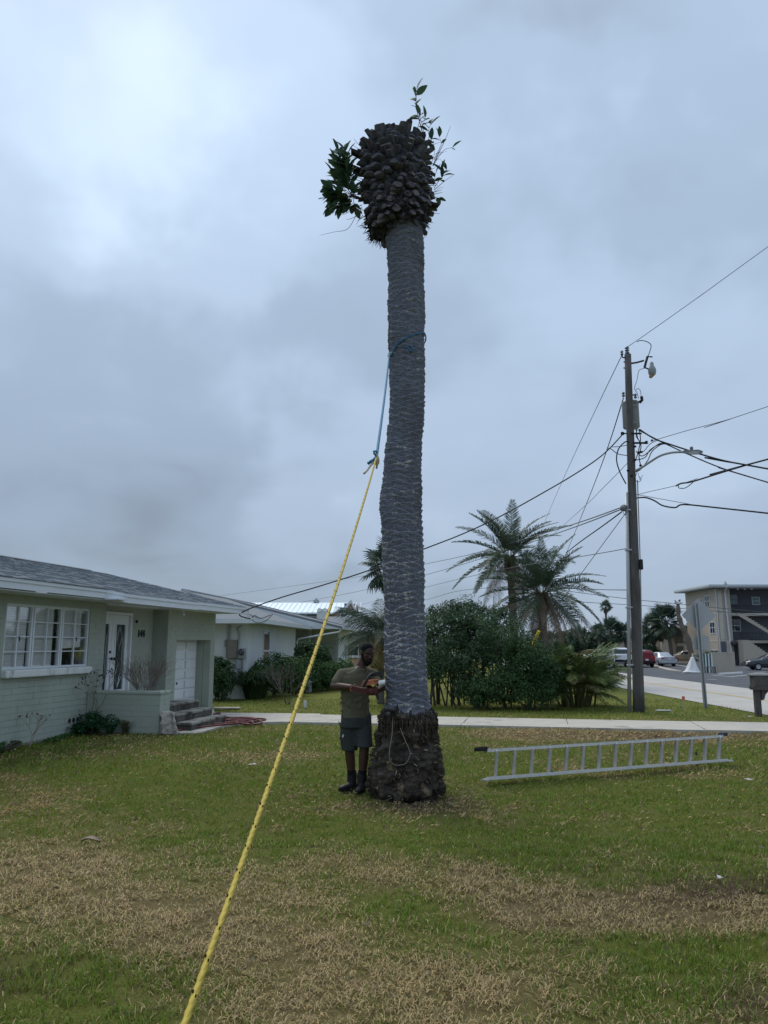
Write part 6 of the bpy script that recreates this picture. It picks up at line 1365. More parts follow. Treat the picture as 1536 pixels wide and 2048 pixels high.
p = G(610, 1415); q = MB(); q.obox(p+Vector((0, 0, .09)), (.09, .05, .20), bev=.012); tag(q.build('marker_post', M['white_paint']), 'short white marker post in the lawn right of yellow rope', 'post')
p = G(617, 1384); t = thing('utility_box', 'small white outdoor box at the hedge foot behind yellow rope', 'utility box', p); q = MB(); q.obox((0, 0, .22), (.22, .2, .46), bev=.02); q.build('box', M['box_grey'], t); q = MB(); q.obox((.03, -.115, .36), (.10, .02, .10), bev=.006); q.build('door', M['white_paint'], t)
for x, y, s, lab in ((505, 1534, .06, 'crumpled white scrap of litter on the lawn left of the man'), (1499, 1566, .09, 'torn white paper scrap lying in the grass beyond the ladder'), (1442, 1767, .04, 'tiny white scrap on the bare brown patch at right'), (1500, 1437, .09, 'white scrap at the sidewalk edge by the mailbox')):
    rg = random.Random(x); q = MB(); p = G(x, y); vs = [p+Vector((rg.uniform(-s, s), rg.uniform(-s, s)*.7, .03+rg.uniform(0, .03))) for _ in range(7)]; q.add(vs, [(0, 1, 2), (1, 3, 2), (2, 4, 5), (3, 6, 4), (0, 5, 6)]); tag(q.build('litter_scrap', M['white_paint']), lab, 'litter')
lp = G(181, 1694); t = MB(); rg = random.Random(3); 
vs = []; 
for i in range(7):
    f = i/6; w_ = .030*math.sin(math.pi*min(1, .08+f*.9))+.002; z = .045+.02*math.sin(f*4)+.01*f; vs += [lp+Vector((-.085+.17*f, -w_, z+.012)), lp+Vector((-.085+.17*f, 0, z-.004)), lp+Vector((-.085+.17*f, w_, z+.02))]
t.add(vs, [(3*i+k, 3*i+k+1, 3*i+4+k, 3*i+3+k) for i in range(6) for k in (0, 1)]); tag(t.build('fallen_leaf', mat('dead_leaf_brown', (.26, .20, .15), .8, .2, 30), None, True), 'large dry brown leaf lying on the lawn at lower left', 'leaf')
p = G(1327, 1422); q = MB(); q.obox(p+Vector((0, 0, .012)), (.40, .22, .03), bev=.01); tag(q.build('valve_cover', mat('pale_cover', (.45, .45, .43), .8, .1, 8)), 'flat pale valve cover set in the verge beside the pole', 'cover')
p = G(453, 1417); q = MB(); q.obox(p+Vector((0, 0, .014)), (.75, .35, .035), bev=.012); tag(q.build('paving_stone', M['concrete']), 'flat pale paving stone set in the grass by the garage corner', 'paving stone')
# hose, broken block, debris
M['hose'] = mat('maroon_hose', (.12, .022, .022), .5, .15, 12, spec=.4)
hz = lambda x, y, z=.028: G(x, y, z)
path = [(350, 1462), (385, 1456), (420, 1452), (470, 1447), (520, 1442), (530, 1438), (500, 1437), (460, 1440), (430, 1444), (425, 1448), (470, 1444), (510, 1438), (495, 1435), (460, 1435), (432, 1432), (428, 1428), (440, 1426), (436, 1432), (426, 1437), (450, 1438), (485, 1445), (500, 1449), (478, 1446), (455, 1439), (470, 1436), (495, 1436), (515, 1440), (524, 1445), (510, 1449), (500, 1443), (470, 1440)]
q = MB(); q.tube(spline([hz(x, y, .026+.012*(i % 4)) for i, (x, y) in enumerate(path)], 7), .021, 8); tag(q.build('garden_hose', M['hose'], None, True), 'maroon garden hose tangled on the concrete walk by the steps', 'hose')
cb = LW(-7.30, 14.62, 0); rg = random.Random(15); q = MB(); V = []
t = thing('concrete_block', 'weathered grey concrete lump leaning on the planter end', 'concrete block', cb)
q.obox((0, 0, .20), (.30, .22, .44), Euler((R(-14), R(-8), R(20))).to_matrix(), bev=.05)
def rough(mb, amp, sc=5, sub=3):
    me = mb.mesh('lump'); o = bpy.data.objects.new('lump_source', me); COL.objects.link(o); k = o.modifiers.new('r', 'REMESH'); k.mode = 'VOXEL'; k.voxel_size = .02; dg = bpy.context.evaluated_depsgraph_get(); out = bpy.data.meshes.new_from_object(o.evaluated_get(dg)); bpy.data.objects.remove(o)
    for v in out.vertices: n = noise.fractal(v.co*sc, 1, 2, 4); v.co += v.normal*amp*n
    return out
me = rough(q, .05, 6); me.materials.append(M['old_concrete']); me.materials.clear(); me.materials.append(mat('pale_old_concrete', (.36, .33, .29), .95, .2, 6, .6, 40, dirt=((.14, .13, .12), 5, .5, .65))); link('lump', me, None, t)
for i, (x, y, s, lab) in enumerate(((352, 1466, .06, 'pale round stone at the foot of the steps nearest the block'), (362, 1469, .05, 'smaller pale stone at the walk corner by the grass'), (344, 1467, .045, 'little stone tucked between concrete lump and walk'))):
    q = MB(); q.ball(G(x, y)+Vector((0, 0, .025)), (s, s*.8, s*.6), 8, 6); tag(q.build('stone', M['concrete'], None, True), lab, 'stone')
ch = LW(-8.95, 14.95, .47); t = thing('folding_stand', 'small white metal frame stand on the porch beside the door', 'stand', ch); q = MB()
q.tube([(0, .0, 0), (.06, .05, .95)], .012, 6); q.build('leg', M['white_trim'], t); q = MB(); q.tube([(.0, .40, 0), (-.02, .36, .95)], .012, 6); q.build('leg', M['white_trim'], t)
q = MB(); q.tube([(.06, .05, .95), (-.02, .36, .95)], .012, 6); q.build('top_bar', M['white_trim'], t); q = MB(); q.tube([(.045, .035, .62), (-.01, .37, .62)], .010, 6); q.build('cross_bar', M['white_trim'], t)
sk = LW(-9.02, 11.75, 0); q = MB(); rg = random.Random(77)
t = thing('branch_pile', 'few dark cut sticks at the wall foot by left edge', 'sticks', sk)
for k in range(6): a = rg.uniform(0, 6.28); s_ = MB(); p0 = Vector((rg.uniform(0, .3), rg.uniform(-.2, .3), .03)); s_.tube([p0, p0+Vector((math.cos(a)*.25, math.sin(a)*.25, rg.uniform(.02, .12)))], [.016, .008], 6); s_.build('stick', mat('dark_stick', (.06, .035, .03), .9, .2, 20) if k == 0 else M['stem'], t)

# chips and twigs of debris round the trunk and over the lawn
def build_debris():
    r = random.Random(55); q = MB()
    for k in range(420):
        a = r.uniform(0, 6.283); d = .46+abs(r.gauss(0, .45)); p = Vector((TRUNK_C.x+math.cos(a)*d*1.3, TRUNK_C.y-.05+math.sin(a)*d, .012+r.uniform(0, .012)))
        e = Vector((r.gauss(0, 1), r.gauss(0, 1), r.gauss(0, .2))).normalized()*r.uniform(.012, .05); c = r.choice([(.20, .14, .085), (.14, .10, .06), (.09, .065, .045), (.28, .21, .13)]); w = Vector((-e.y, e.x, 0)).normalized()*r.uniform(.003, .007)
        q.add([p-e-w, p-e+w, p+e+w, p+e-w], [(0, 1, 2, 3)], c)
    for k in range(260):
        y = r.uniform(4, 15); p = Vector((r.uniform(-.55, .55)*y, y, .016)); 
        if bool(bare(np.array([p.x]), np.array([p.y]))[0]): continue
        e = Vector((r.gauss(0, 1), r.gauss(0, 1), r.gauss(0, .25))).normalized()*r.uniform(.012, .035); c = r.choice([(.24, .17, .10), (.15, .105, .07), (.34, .28, .17)]); w = Vector((-e.y, e.x, .3)).normalized()*r.uniform(.006, .014)
        q.add([p-e, p+w, p+e, p-w], [(0, 1, 2, 3)], c)
    tag(q.build('debris', mat('dry_debris', (0, 0, 0), .9, .15, 30, attr='col')), kind='stuff')
build_debris()
# ------------------------------------------------------------------ across the road
M['stucco'] = mat('beige_stucco', (.44, .385, .315), .88, .05, 1.2, .15, 30, dirt=((.26, .23, .19), .5, .58, .8))
M['stucco_light'] = mat('pale_beige_stucco', (.53, .48, .40), .88, .05, 1.2, dirt=((.33, .30, .25), .5, .58, .8))
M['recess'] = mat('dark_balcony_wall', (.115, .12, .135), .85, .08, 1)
M['green_glass'] = mat('green_window', (.045, .12, .115), .12, .3, 2, spec=.7)
M['roof_edge'] = mat('pale_roof_edge', (.52, .55, .56), .7, .05, 2)
AY = 85.0; Ao = P(1440, 1331, AY); Ao.z = zg(Ao.x, AY); A_ = lambda x, y, d=0.0: P(x, y, AY+d)-Ao
apt = thing('apartment_building', 'beige three storey apartment block with outside stairs and dark balconies', 'building', Ao)
zr3 = A_(1440, 1176).z; z2, z1 = A_(1440, 1226).z, A_(1440, 1281).z; xb = A_(1468, 1300).x
m = MB(); m.box((0, 0, -.5), (xb, 8.4, zr3-.05)); m.box((xb+.01, 2.2, -.5), (22, 8.4, zr3-.06)); m.build('wall', M['stucco'], apt)
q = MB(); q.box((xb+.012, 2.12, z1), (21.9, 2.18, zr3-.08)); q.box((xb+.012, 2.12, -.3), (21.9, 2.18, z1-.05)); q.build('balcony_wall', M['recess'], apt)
q = MB(); q.box((.25, -.05, z1+.1), (A_(1453, 1300).x-.12, -.005, z2-.05)); q.box((.25, -.05, z2+.12), (A_(1453, 1300).x-.12, -.005, zr3-.3)); q.build('pale_panel', M['stucco_light'], apt)
q = MB(); q.prism([(-1.0, -1.1, zr3), (22, -1.1, zr3), (22, 9.2, zr3), (-1.0, 9.2, zr3)], (0, 0, .28)); ro = q.build('roof', M['roof_edge'], apt)
q = MB(); q.box((-1.05, -1.16, zr3+.10), (22, -1.101, zr3+.30)); q.box((-1.06, -1.15, zr3+.10), (-1.001, 9.2, zr3+.30)); q.build('fascia', M['roof_edge'], ro)
xd = A_(1457, 1300).x; q = MB(); q.tube([(xd-.15, -1.15, zr3+.1), (xd-.1, -.6, zr3-.2), (xd, -.14, zr3-.5), (xd+.06, -.14, z2), (xd+.28, -.14, .0)], .10, 8); q.build('downspout', M['gutter'], apt)
xt = A_(1434, 1300).x; q = MB(); q.tube([(.05, -.10, zr3-.1), (.1, -.10, 0)], .06, 6); q.build('downspout', M['gutter'], apt)
q = MB(); q.lathe([(.10, 0), (.20, .05), (.02, .42)], (xd-.2, -.9, zr3+.28), 8); q.build('roof_vent', M['box_grey'], apt)
for z in (z1, z2): q = MB(); q.box((xb+.011, .4, z-.28), (21.9, 2.11, z)); q.build('balcony_slab', M['stucco_light'], apt); q = MB(); q.box((-.02, -.03, z-.10), (xb, -.004, z+.04)); q.box((-.03, -.02, z-.10), (-.004, 8.38, z+.04)); q.build('band', M['stucco_light'], apt)
def sidewin(y, z0, w, h): winbox(apt, (-.004, y, z0), w, h, .04, M['white_trim'], M['dark_glass'], 2, sillm=M['white_trim'], axis='x') 
def wside(par, y, z0, w, h):          # window on the wall that faces -x
    f = MB(); t = .07
    for a, b, c_, d in ((y-w/2, y+w/2, z0, z0+t), (y-w/2, y+w/2, z0+h-t, z0+h), (y-w/2, y-w/2+t, z0+t, z0+h-t), (y+w/2-t, y+w/2, z0+t, z0+h-t), (y-w/2+t, y+w/2-t, z0+h/2-.03, z0+h/2+.03), (y-.03, y+.03, z0+t, z0+h/2-.03), (y-.03, y+.03, z0+h/2+.03, z0+h-t)): f.box((-.05, a, c_), (-.003, b, d))
    o = f.build('window', M['white_trim'], par)
    for k in (0, 1):
        for j in (0, 1): p = MB(); p.box((-.02, y-w/2+t if k == 0 else y+.03, z0+t if j == 0 else z0+h/2+.03), (-.002, y-.03 if k == 0 else y+w/2-t, z0+h/2-.03 if j == 0 else z0+h-t)); p.build('pane', M['dark_glass'], o)
yw = 2.1
wside(apt, yw, z2+.75, 1.3, 1.3); wside(apt, yw-.9, z1+.75, 1.3, 1.3); wside(apt, yw-1.0, .9, 1.3, .8); wside(apt, 3.9, z2+1.0, .9, .8)
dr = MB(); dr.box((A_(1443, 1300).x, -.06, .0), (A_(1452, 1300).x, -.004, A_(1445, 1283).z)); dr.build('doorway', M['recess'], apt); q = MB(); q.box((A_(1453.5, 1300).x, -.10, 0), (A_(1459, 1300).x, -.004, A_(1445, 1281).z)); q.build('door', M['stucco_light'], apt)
winbox(apt, ((A_(1486, 1300).x), 2.10, A_(1486, 1208).z), A_(1502, 1300).x-A_(1470, 1300).x, A_(1486, 1187).z-A_(1486, 1209).z, .05, M['recess'], M['green_glass'], 2)
winbox(apt, ((A_(1490, 1300).x), 2.10, A_(1486, 1262).z), 1.35, A_(1486, 1238).z-A_(1486, 1262).z, .05, M['white_trim'], M['dark_glass'], 2)
winbox(apt, ((A_(1538, 1300).x), 2.10, A_(1486, 1208).z), .9, .9, .05, M['white_trim'], M['green_glass'], 1)
q = MB(); q.box((A_(1473, 1300).x, 2.05, z1), (A_(1485, 1300).x, 2.11, z1+.95)); q.build('door', mat('purple_blue_door', (.045, .04, .13), .6, .08, 3), apt)
def railing(x0, x1, z, y):
    q = MB(); q.box((x0, y-.02, z+.80), (x1, y+.02, z+.84)); q.box((x0, y-.02, z+.08), (x1, y+.02, z+.11)); ro_ = q.build('railing', M['cable'], apt); n = int((x1-x0)/.16); me = MB().box((-.011, -.011, 0), (.011, .011, .70)).mesh('baluster', M['cable'])
    for k in range(n+1): link('baluster', me, None, ro_, (x0+(x1-x0)*k/n, y, z+.105))
railing(xb+.03, A_(1552, 1300).x, z2, .46); railing(A_(1487, 1300).x, A_(1552, 1300).x, z1, .46)
# stairs
xs0, xs1 = A_(1470, 1300).x, A_(1552, 1300).x; n = 14
st0 = MB(); 
for k in range(n): 
    x = A_(1478, 1300).x+k*.30; z = z2-.05-k*.195; q = MB(); q.box((x, -.85, z-.07), (x+.33, .15, z)); q.build('tread', M['stucco_light'], apt)
q = MB(); xa = A_(1472, 1300).x; q.prism([(xa, -.9, z2-.02), (xa+.35, -.9, z2-.02), (xa+.35+n*.30, -.9, z2-.02-n*.195), (xa+.35+n*.30, -.9, z2-.30-n*.195), (xa+.1, -.9, z2-.30)], (0, .05, 0)); q.build('stringer', M['stucco'], apt)
q = MB(); xa = A_(1472, 1300).x; poly = [(xa, -1.8, -.3), (xa, -1.8, z1+.05), (A_(1484, 1300).x, -1.8, z1+.05)]; x = A_(1484, 1300).x; z = z1+.05
while z > .25 and x < 9: poly += [(x, -1.8, z-.19), (x+.27, -1.8, z-.19)]; z -= .19; x += .27
poly += [(x, -1.8, -.3)]; q.prism(poly, (0, 1.2, 0)); q.build('stair_wall', M['stucco'], apt)
for k in range(3): q = MB(); q.tube([(A_(1485+k*14, 1300).x, 0, zr3-.05), (A_(1485+k*14, 1300).x, 0, zr3-.18)], .12, 8); q.build('ceiling_lamp', M['blind'], apt)
q = MB(); p0 = A_(1466, 1286); q.ball((p0.x, -.35, p0.z), (.45, .35, .30), 10, 7); q.build('hanging_basket', mat('brown_basket', (.08, .065, .07), .9, .2, 8), apt)
# low wall, tarp, bench
LY = Gd(1440, 1346).y; wl = P(1422, 1347, LY); wl.z = zg(wl.x, LY); q = MB(); a = P(1421, 1306, LY)-wl; b = P(1472, 1346, LY)-wl; t = thing('boundary_wall', 'tan concrete wall panel standing at the parking lot edge', 'wall', wl); q.box((a.x, 0, -.3), (b.x, .18, a.z)); q.build('panel', M['stucco'], t); q = MB(); q.box((a.x-.02, -.02, a.z+.001), (b.x+.02, .20, a.z+.05)); q.build('cap', M['stucco_light'], t)
w2 = P(1384, 1340, LY+4); w2.z = zg(w2.x, LY+4); q = MB(); a = P(1385, 1307, LY+4)-w2; b = P(1400, 1340, LY+4)-w2; t = thing('boundary_wall', 'narrow grey wall end behind the white tarp', 'wall', w2); q.box((a.x, 0, -.3), (b.x, .18, a.z)); q.build('panel', M['stucco_light'], t)
tp = Gd(1381, 1347); TYd = tp.y; t = thing('tarp', 'white tarp draped in a tall peak over something in the lot', 'tarp', tp)
V = []; Fs = []; nu, nv = 40, 16; hT = P(1387, 1313, TYd).z-tp.z; rg = random.Random(5)
for j in range(nv+1):
    f = j/nv; z = hT*(1-f)**1.0 if j else hT; rx = .10+.42*f**.95+(.10*max(0, f-.85)/.15); ry = .08+.36*f**.9
    for k in range(nu):
        a = 2*math.pi*k/nu; d = 1+.16*math.sin(a*5+f*2)*f+.10*math.sin(a*9+1.3)*f+.08*noise.noise(Vector((math.cos(a)*2, math.sin(a)*2, f*3))); V.append((.22+rx*math.cos(a)*d-.22*f*(1 if math.cos(a) < 0 else .2)*f, ry*math.sin(a)*d, z*.985-.02))
for j in range(nv):
    for k in range(nu): Fs.append((j*nu+k, (j+1)*nu+k, (j+1)*nu+(k+1) % nu, j*nu+(k+1) % nu))
q = MB(); q.add(V, Fs+[tuple(range(nu))]); q.build('sheet', mat('white_tarp', (.72, .72, .70), .6, .06, 6, .2, 20), t, True)
q = MB(); q.tube(spline([(-.62, -.2, .10), (-.35, -.40, .13), (.1, -.45, .11), (.6, -.36, .10)], 5), .13, 8, flat=.7); q.build('fold', mat('white_tarp', (.72, .72, .70), .6, .06, 6, .2, 20), t, True)
BYd = Gd(1418, 1347).y-.3; bp = P(1418, 1348, BYd); bp.z = zg(bp.x, BYd); t = thing('bench', 'dark green bench beside the tan wall panel', 'bench', bp); X = lambda x: (P(x, 1340, BYd)-bp).x
zs = P(1418, 1333, BYd).z-bp.z
for k in range(3): q = MB(); q.box((X(1411), -.25+k*.17, zs-.05), (X(1429), -.10+k*.17, zs)); q.build('seat_slat', M['recess'], t)
for x in (1412, 1428):
    for y in (-.2, .2): q = MB(); q.box((X(x)-.03, y-.03, 0), (X(x)+.03, y+.03, zs-.051)); q.build('leg', M['cable'], t)
SYd = LY-.4; sp = P(1416, 1346, SYd); sp.z = zg(sp.x, SYd); t = thing('slatted_panel', 'green and white upright boards behind the bench', 'panel', sp)
for k in range(6):
    x0 = (P(1408.5+k*3, 1330, SYd)-sp).x; q = MB(); q.box((x0, 0, 0), (x0+.088, .05, P(1410, 1307, SYd).z-sp.z)); q.build('board', mat('green_board', (.03, .10, .075), .7, .1, 4) if k == 0 else (M['white_trim'] if k % 2 else bpy.data.materials['green_board']), t)
hp = P(1422, 1305, 52); shrub('hedge', 'dark clipped hedge top showing above the tan wall panel', 'hedge', [(Vector((P(1412, 1305, LY+2.5).x, LY+2.5, .62)), (1.0, .5, .50)), (Vector((P(1430, 1303, LY+2.5).x, LY+2.5, .66)), (.8, .5, .54))], 2500, .16, DG, 81, 3)
# parking stops and lines
def stop(label, x0, y0, x1, y1, m_='white_paint', h=.14):
    a, b = Gd(x0, y0, .03), Gd(x1, y1, .03); d = (b-a); s_ = Vector((-d.y, d.x, 0)).normalized()*.09; q = MB(); q.prism([a-s_+Vector((0, 0, .015)), a+s_+Vector((0, 0, .015)), a+s_*.6+Vector((0, 0, h)), a-s_*.6+Vector((0, 0, h))], d); return tag(q.build('wheel_stop', M[m_]), label, 'wheel stop')
stop('bright white wheel stop in front of the tan wall panel', 1437, 1351, 1484, 1348)
stop('pale kerb stop beside the mailbox in the parking lot', 1506, 1352, 1530, 1349, 'concrete', .16)
def strip(name, pts, w_, z, m_):
    q = MB(); 
    for (xa, ya), (xb_, yb) in zip(pts[:-1], pts[1:]):
        a, b = Gd(xa, ya, .04), Gd(xb_, yb, .04); d = (b-a); s_ = Vector((-d.y, d.x, 0)).normalized()*w_; q.add([a-s_+Vector((0, 0, z)), a+s_+Vector((0, 0, z)), b+s_+Vector((0, 0, z)), b-s_+Vector((0, 0, z))], [(0, 1, 2, 3)])
    return tag(q.build(name, m_), kind='structure')
strip('parking_line', [(1424, 1352), (1460, 1355.5)], .06, .020, M['white_paint']); strip('parking_line', [(1460, 1355.6), (1503, 1351)], .06, .020, M['white_paint']); strip('parking_line', [(1350, 1330), (1376, 1335)], .07, .020, M['white_paint']); strip('parking_line', [(1484, 1336), (1512, 1334.5)], .07, .020, M['white_paint']); strip('parking_line', [(1416, 1361), (1434, 1362)], .05, .020, M['white_paint'])
cu = [Gd(1304, 1331, .03), Gd(1312, 1334, .03), Gd(1322, 1337.5, .03), Gd(1340, 1342, .03), Gd(1362, 1346, .03)]
q = MB(); q.tube([p+Vector((0, 0, .05)) for p in cu], .13, 6); tag(q.build('parking_kerb', M['concrete'], None, True), kind='structure')
isl = [Gd(1306, 1328), Gd(1325, 1331), Gd(1352, 1327), Gd(1385, 1327), Gd(1395, 1323), Gd(1310, 1323)]
slab(isl, -.8, -.46, 'lot_island', mat('island_earth', (.20, .17, .12), .95, .15, 2))
# cream building behind the cars
CY = 104.0; Co = P(1300, 1318, CY); Co.z = zg(Co.x, CY); C_ = lambda x, y, d=0: P(x, y, CY+d)-Co
cb_ = thing('cream_building', 'low cream building with tall ribbed panels behind the parked cars', 'building', Co); M['cream'] = mat('cream_panel', (.56, .49, .39), .85, .06, 1, dirt=((.36, .31, .25), .35, .55, .8))
for (x0, x1, yt, d) in ((1234, 1247, 1266, 0), (1247.2, 1268, 1270, 1.5), (1290, 1308, 1278, 0), (1308.3, 1322, 1274, 1.2), (1322.3, 1340, 1268, 0), (1340.3, 1357, 1262, 1.0)):
    q = MB(); a, b = C_(x0, yt, d), C_(x1, yt, d); q.box((a.x, d, -.5), (b.x, 12, a.z)); q.build('panel', M['cream'], cb_)
q = MB(); a, b = C_(1357.3, 1262), C_(1420, 1262); q.box((a.x, .8, -.5), (b.x, 12, a.z)); q.build('wall', M['cream'], cb_)
for (x0, x1, y0, y1) in ((1356, 1371, 1270, 1286), (1358, 1372, 1292, 1310)): q = MB(); a, b = C_(x0, y0), C_(x1, y1); q.box((a.x, .70, b.z), (b.x, .79, a.z)); q.build('window', M['dark_glass'], cb_)
q = MB(); a, b, c_ = C_(1334, 1268, -1), C_(1370, 1251, -1), C_(1425, 1251, -1); q.prism([a, b, c_, c_-Vector((0, 0, .5)), b-Vector((0, 0, .5)), a-Vector((0, 0, .5))], (0, 12, 0)); q.build('roof', M['roof_grey'], cb_)
me = text_mesh('25-8', .5, .02); me.transform(RX.to_4x4()); me.materials.append(M['recess'])
q = MB(); a = C_(1240, 1274, -.1); q.tube([(a.x, -.1, a.z), (a.x, 0, a.z)], .2, 8); q.build('wall_lamp', M['recess'], cb_)
# trees beyond the lot
DKP = [((.042, .076, .044), 3), ((.058, .096, .054), 2), ((.032, .060, .038), 2)]
def fp(label, x, y, Y, r_px, seed, lean=0, n=30, lo=-60, dead=7, rad=.2, group=None):
    top = P(x, y, Y); zb = zg(top.x, Y); fan_palm(label, Vector((top.x-lean, Y, zb)), top.z-zb, n, r_px/F*Y/1.28, seed, rad, (lean, 0), dead, group, lo)
fp('full crowned fan palm standing behind the silver sedan', 1331, 1242, 92, 40, 91, -.5, 40, -62, 10, .22); fp('shorter fan palm between the pole and the full crowned palm', 1304, 1258, 94, 33, 92, -.2, 34, -62, 8, .2)
fp('broad fan palm left of the pole above the white pickup', 1222, 1264, 98, 32, 93, .1, 38, -65, 10, .22); fp('small fan palm close to the pole by the cream building', 1250, 1264, 97, 22, 94, 0, 26, -62, 6, .18); fp('slim fan palm just right of the utility pole', 1288, 1270, 98, 22, 97, 0, 26, -60, 6, .18)
fp('tiny distant fan palm on a tall bare trunk', 1211, 1213, 130, 16, 95, 0, 26, -35, 3, .20); fp('low fan palm at the far left of the distant tree line', 1197, 1262, 95, 20, 96, 0, 24, -62, 5, .18)
def broad(label, x, ytop, Y, rx, seed, pal=DKP, n=3500, size=.42, ybase=1310):
    top = P(x, ytop, Y); b = Vector((top.x, Y, zg(top.x, Y))); rg = random.Random(seed); t = thing('broadleaf_tree', label, 'tree', b); r_ = rx/F*Y; h = top.z-b.z
    bl = [(Vector((rg.uniform(-.5, .5)*r_, rg.uniform(-.4, .4)*r_, h*rg.uniform(.45, .8))), (r_*rg.uniform(.5, .75), r_*.6, h*.28)) for _ in range(6)]+[(Vector((0, 0, h*.55)), (r_*.9, r_*.7, h*.42))]
    tag(link('crown', leafcloud(n, bl, size, pal, rg, -.2, .35, .35), M['foliage'], t), kind='stuff')
    q = MB(); q.tube(spline([(0, 0, -.1), (.1, 0, h*.3), (-.05, 0, h*.7)], 4), [.22, .2, .19, .17, .15, .13, .1, .08, .05], 7); q.build('trunk', M['palmtrunk'], t)
broad('dark dense tree behind the trimmed palm trunk and road sign', 1390, 1218, 98, 26, 101, n=5200, size=.34)
BT = [('rounded dark tree at left end of the far tree line', 1105, 1258, 95, 30, 102), ('low hazy tree right of the front date palm', 1140, 1262, 100, 26, 103), ('taller bare looking tree in the far tree line', 1160, 1252, 105, 20, 104), ('dark round tree left of the broad fan palm', 1183, 1264, 98, 26, 105), ('low dark tree behind the areca palm clump', 1120, 1276, 70, 30, 106), ('dark leafy tree behind the white pickup', 1205, 1284, 98, 26, 107), ('dark bush like tree right of the utility pole', 1296, 1290, 93, 16, 108), ('small dark tree before the cream building', 1318, 1300, 93, 13, 109)]
for l, x, y, Y, rx, sd_ in BT: broad(l, x, y, Y, rx, sd_, n=2200, size=.40, pal=DKP if sd_ != 104 else [((.09, .075, .06), 3), ((.05, .055, .04), 2)])
for k, (x, w_) in enumerate(((1080, 60), (1150, 60), (1210, 60), (950, 90), (820, 90))):
    c = P(x, 1290, 125); shrub('far_tree', ('far dark tree mass behind the date palms', 'far dark tree mass above the areca palm', 'far dark tree mass behind the white vehicles', 'far tree mass hidden behind the big bush', 'far tree mass hidden behind the palm trunk')[k], 'tree', [(Vector((c.x, 125, 1.7)), (w_/F*125*.8, 3, 2.6)), (Vector((c.x+2, 126, 1.2)), (w_/F*125*.7, 3, 2.2))], 2600, .5, DKP, 120+k, 2)
# lopped trunk
lp0 = P(1386, 1312, 84); lp0.z = zg(lp0.x, 84); L__ = lambda x, y: P(x, y, 84)-lp0
t = thing('lopped_palm', 'lopped leaning palm trunk with a few tufts at its tip', 'palm tree', lp0)
q = MB(); pts = spline([Vector((0, 0, -.1)), L__(1376, 1280), L__(1364, 1252), L__(1357, 1230), L__(1356, 1208)], 6); q.tube(pts, [.36+.05*math.sin(i*1.3)-.006*i for i in range(len(pts))], 10); q.build('trunk', mat('tan_palm_bark', (.16, .13, .10), .95, .3, 5, .4, 20), t, True)
tt_ = L__(1356, 1206); rg = random.Random(4)
for k in range(9): o = link('frond', FK[k % 3], None, t, tt_); orient(o, k*.72, R(rg.uniform(-10, 60)), rg.gauss(0, .4)); s = .42; o.scale = (s, s, s)
fr_ = fence_p = P(1222, 1302, 96)
t = thing('picket_fence', 'low white picket fence far off left of the cream building', 'fence', Vector((fr_.x, 96, zg(fr_.x, 96))))
for k in range(9): q = MB(); x = (k-4)*.30; q.box((x, 0, 0), (x+.16, .05, 1.15)); q.build('picket', M['white_paint'], t)
q = MB(); q.box((-1.3, .051, .5), (1.6, .09, .62)); q.build('rail', M['white_paint'], t)
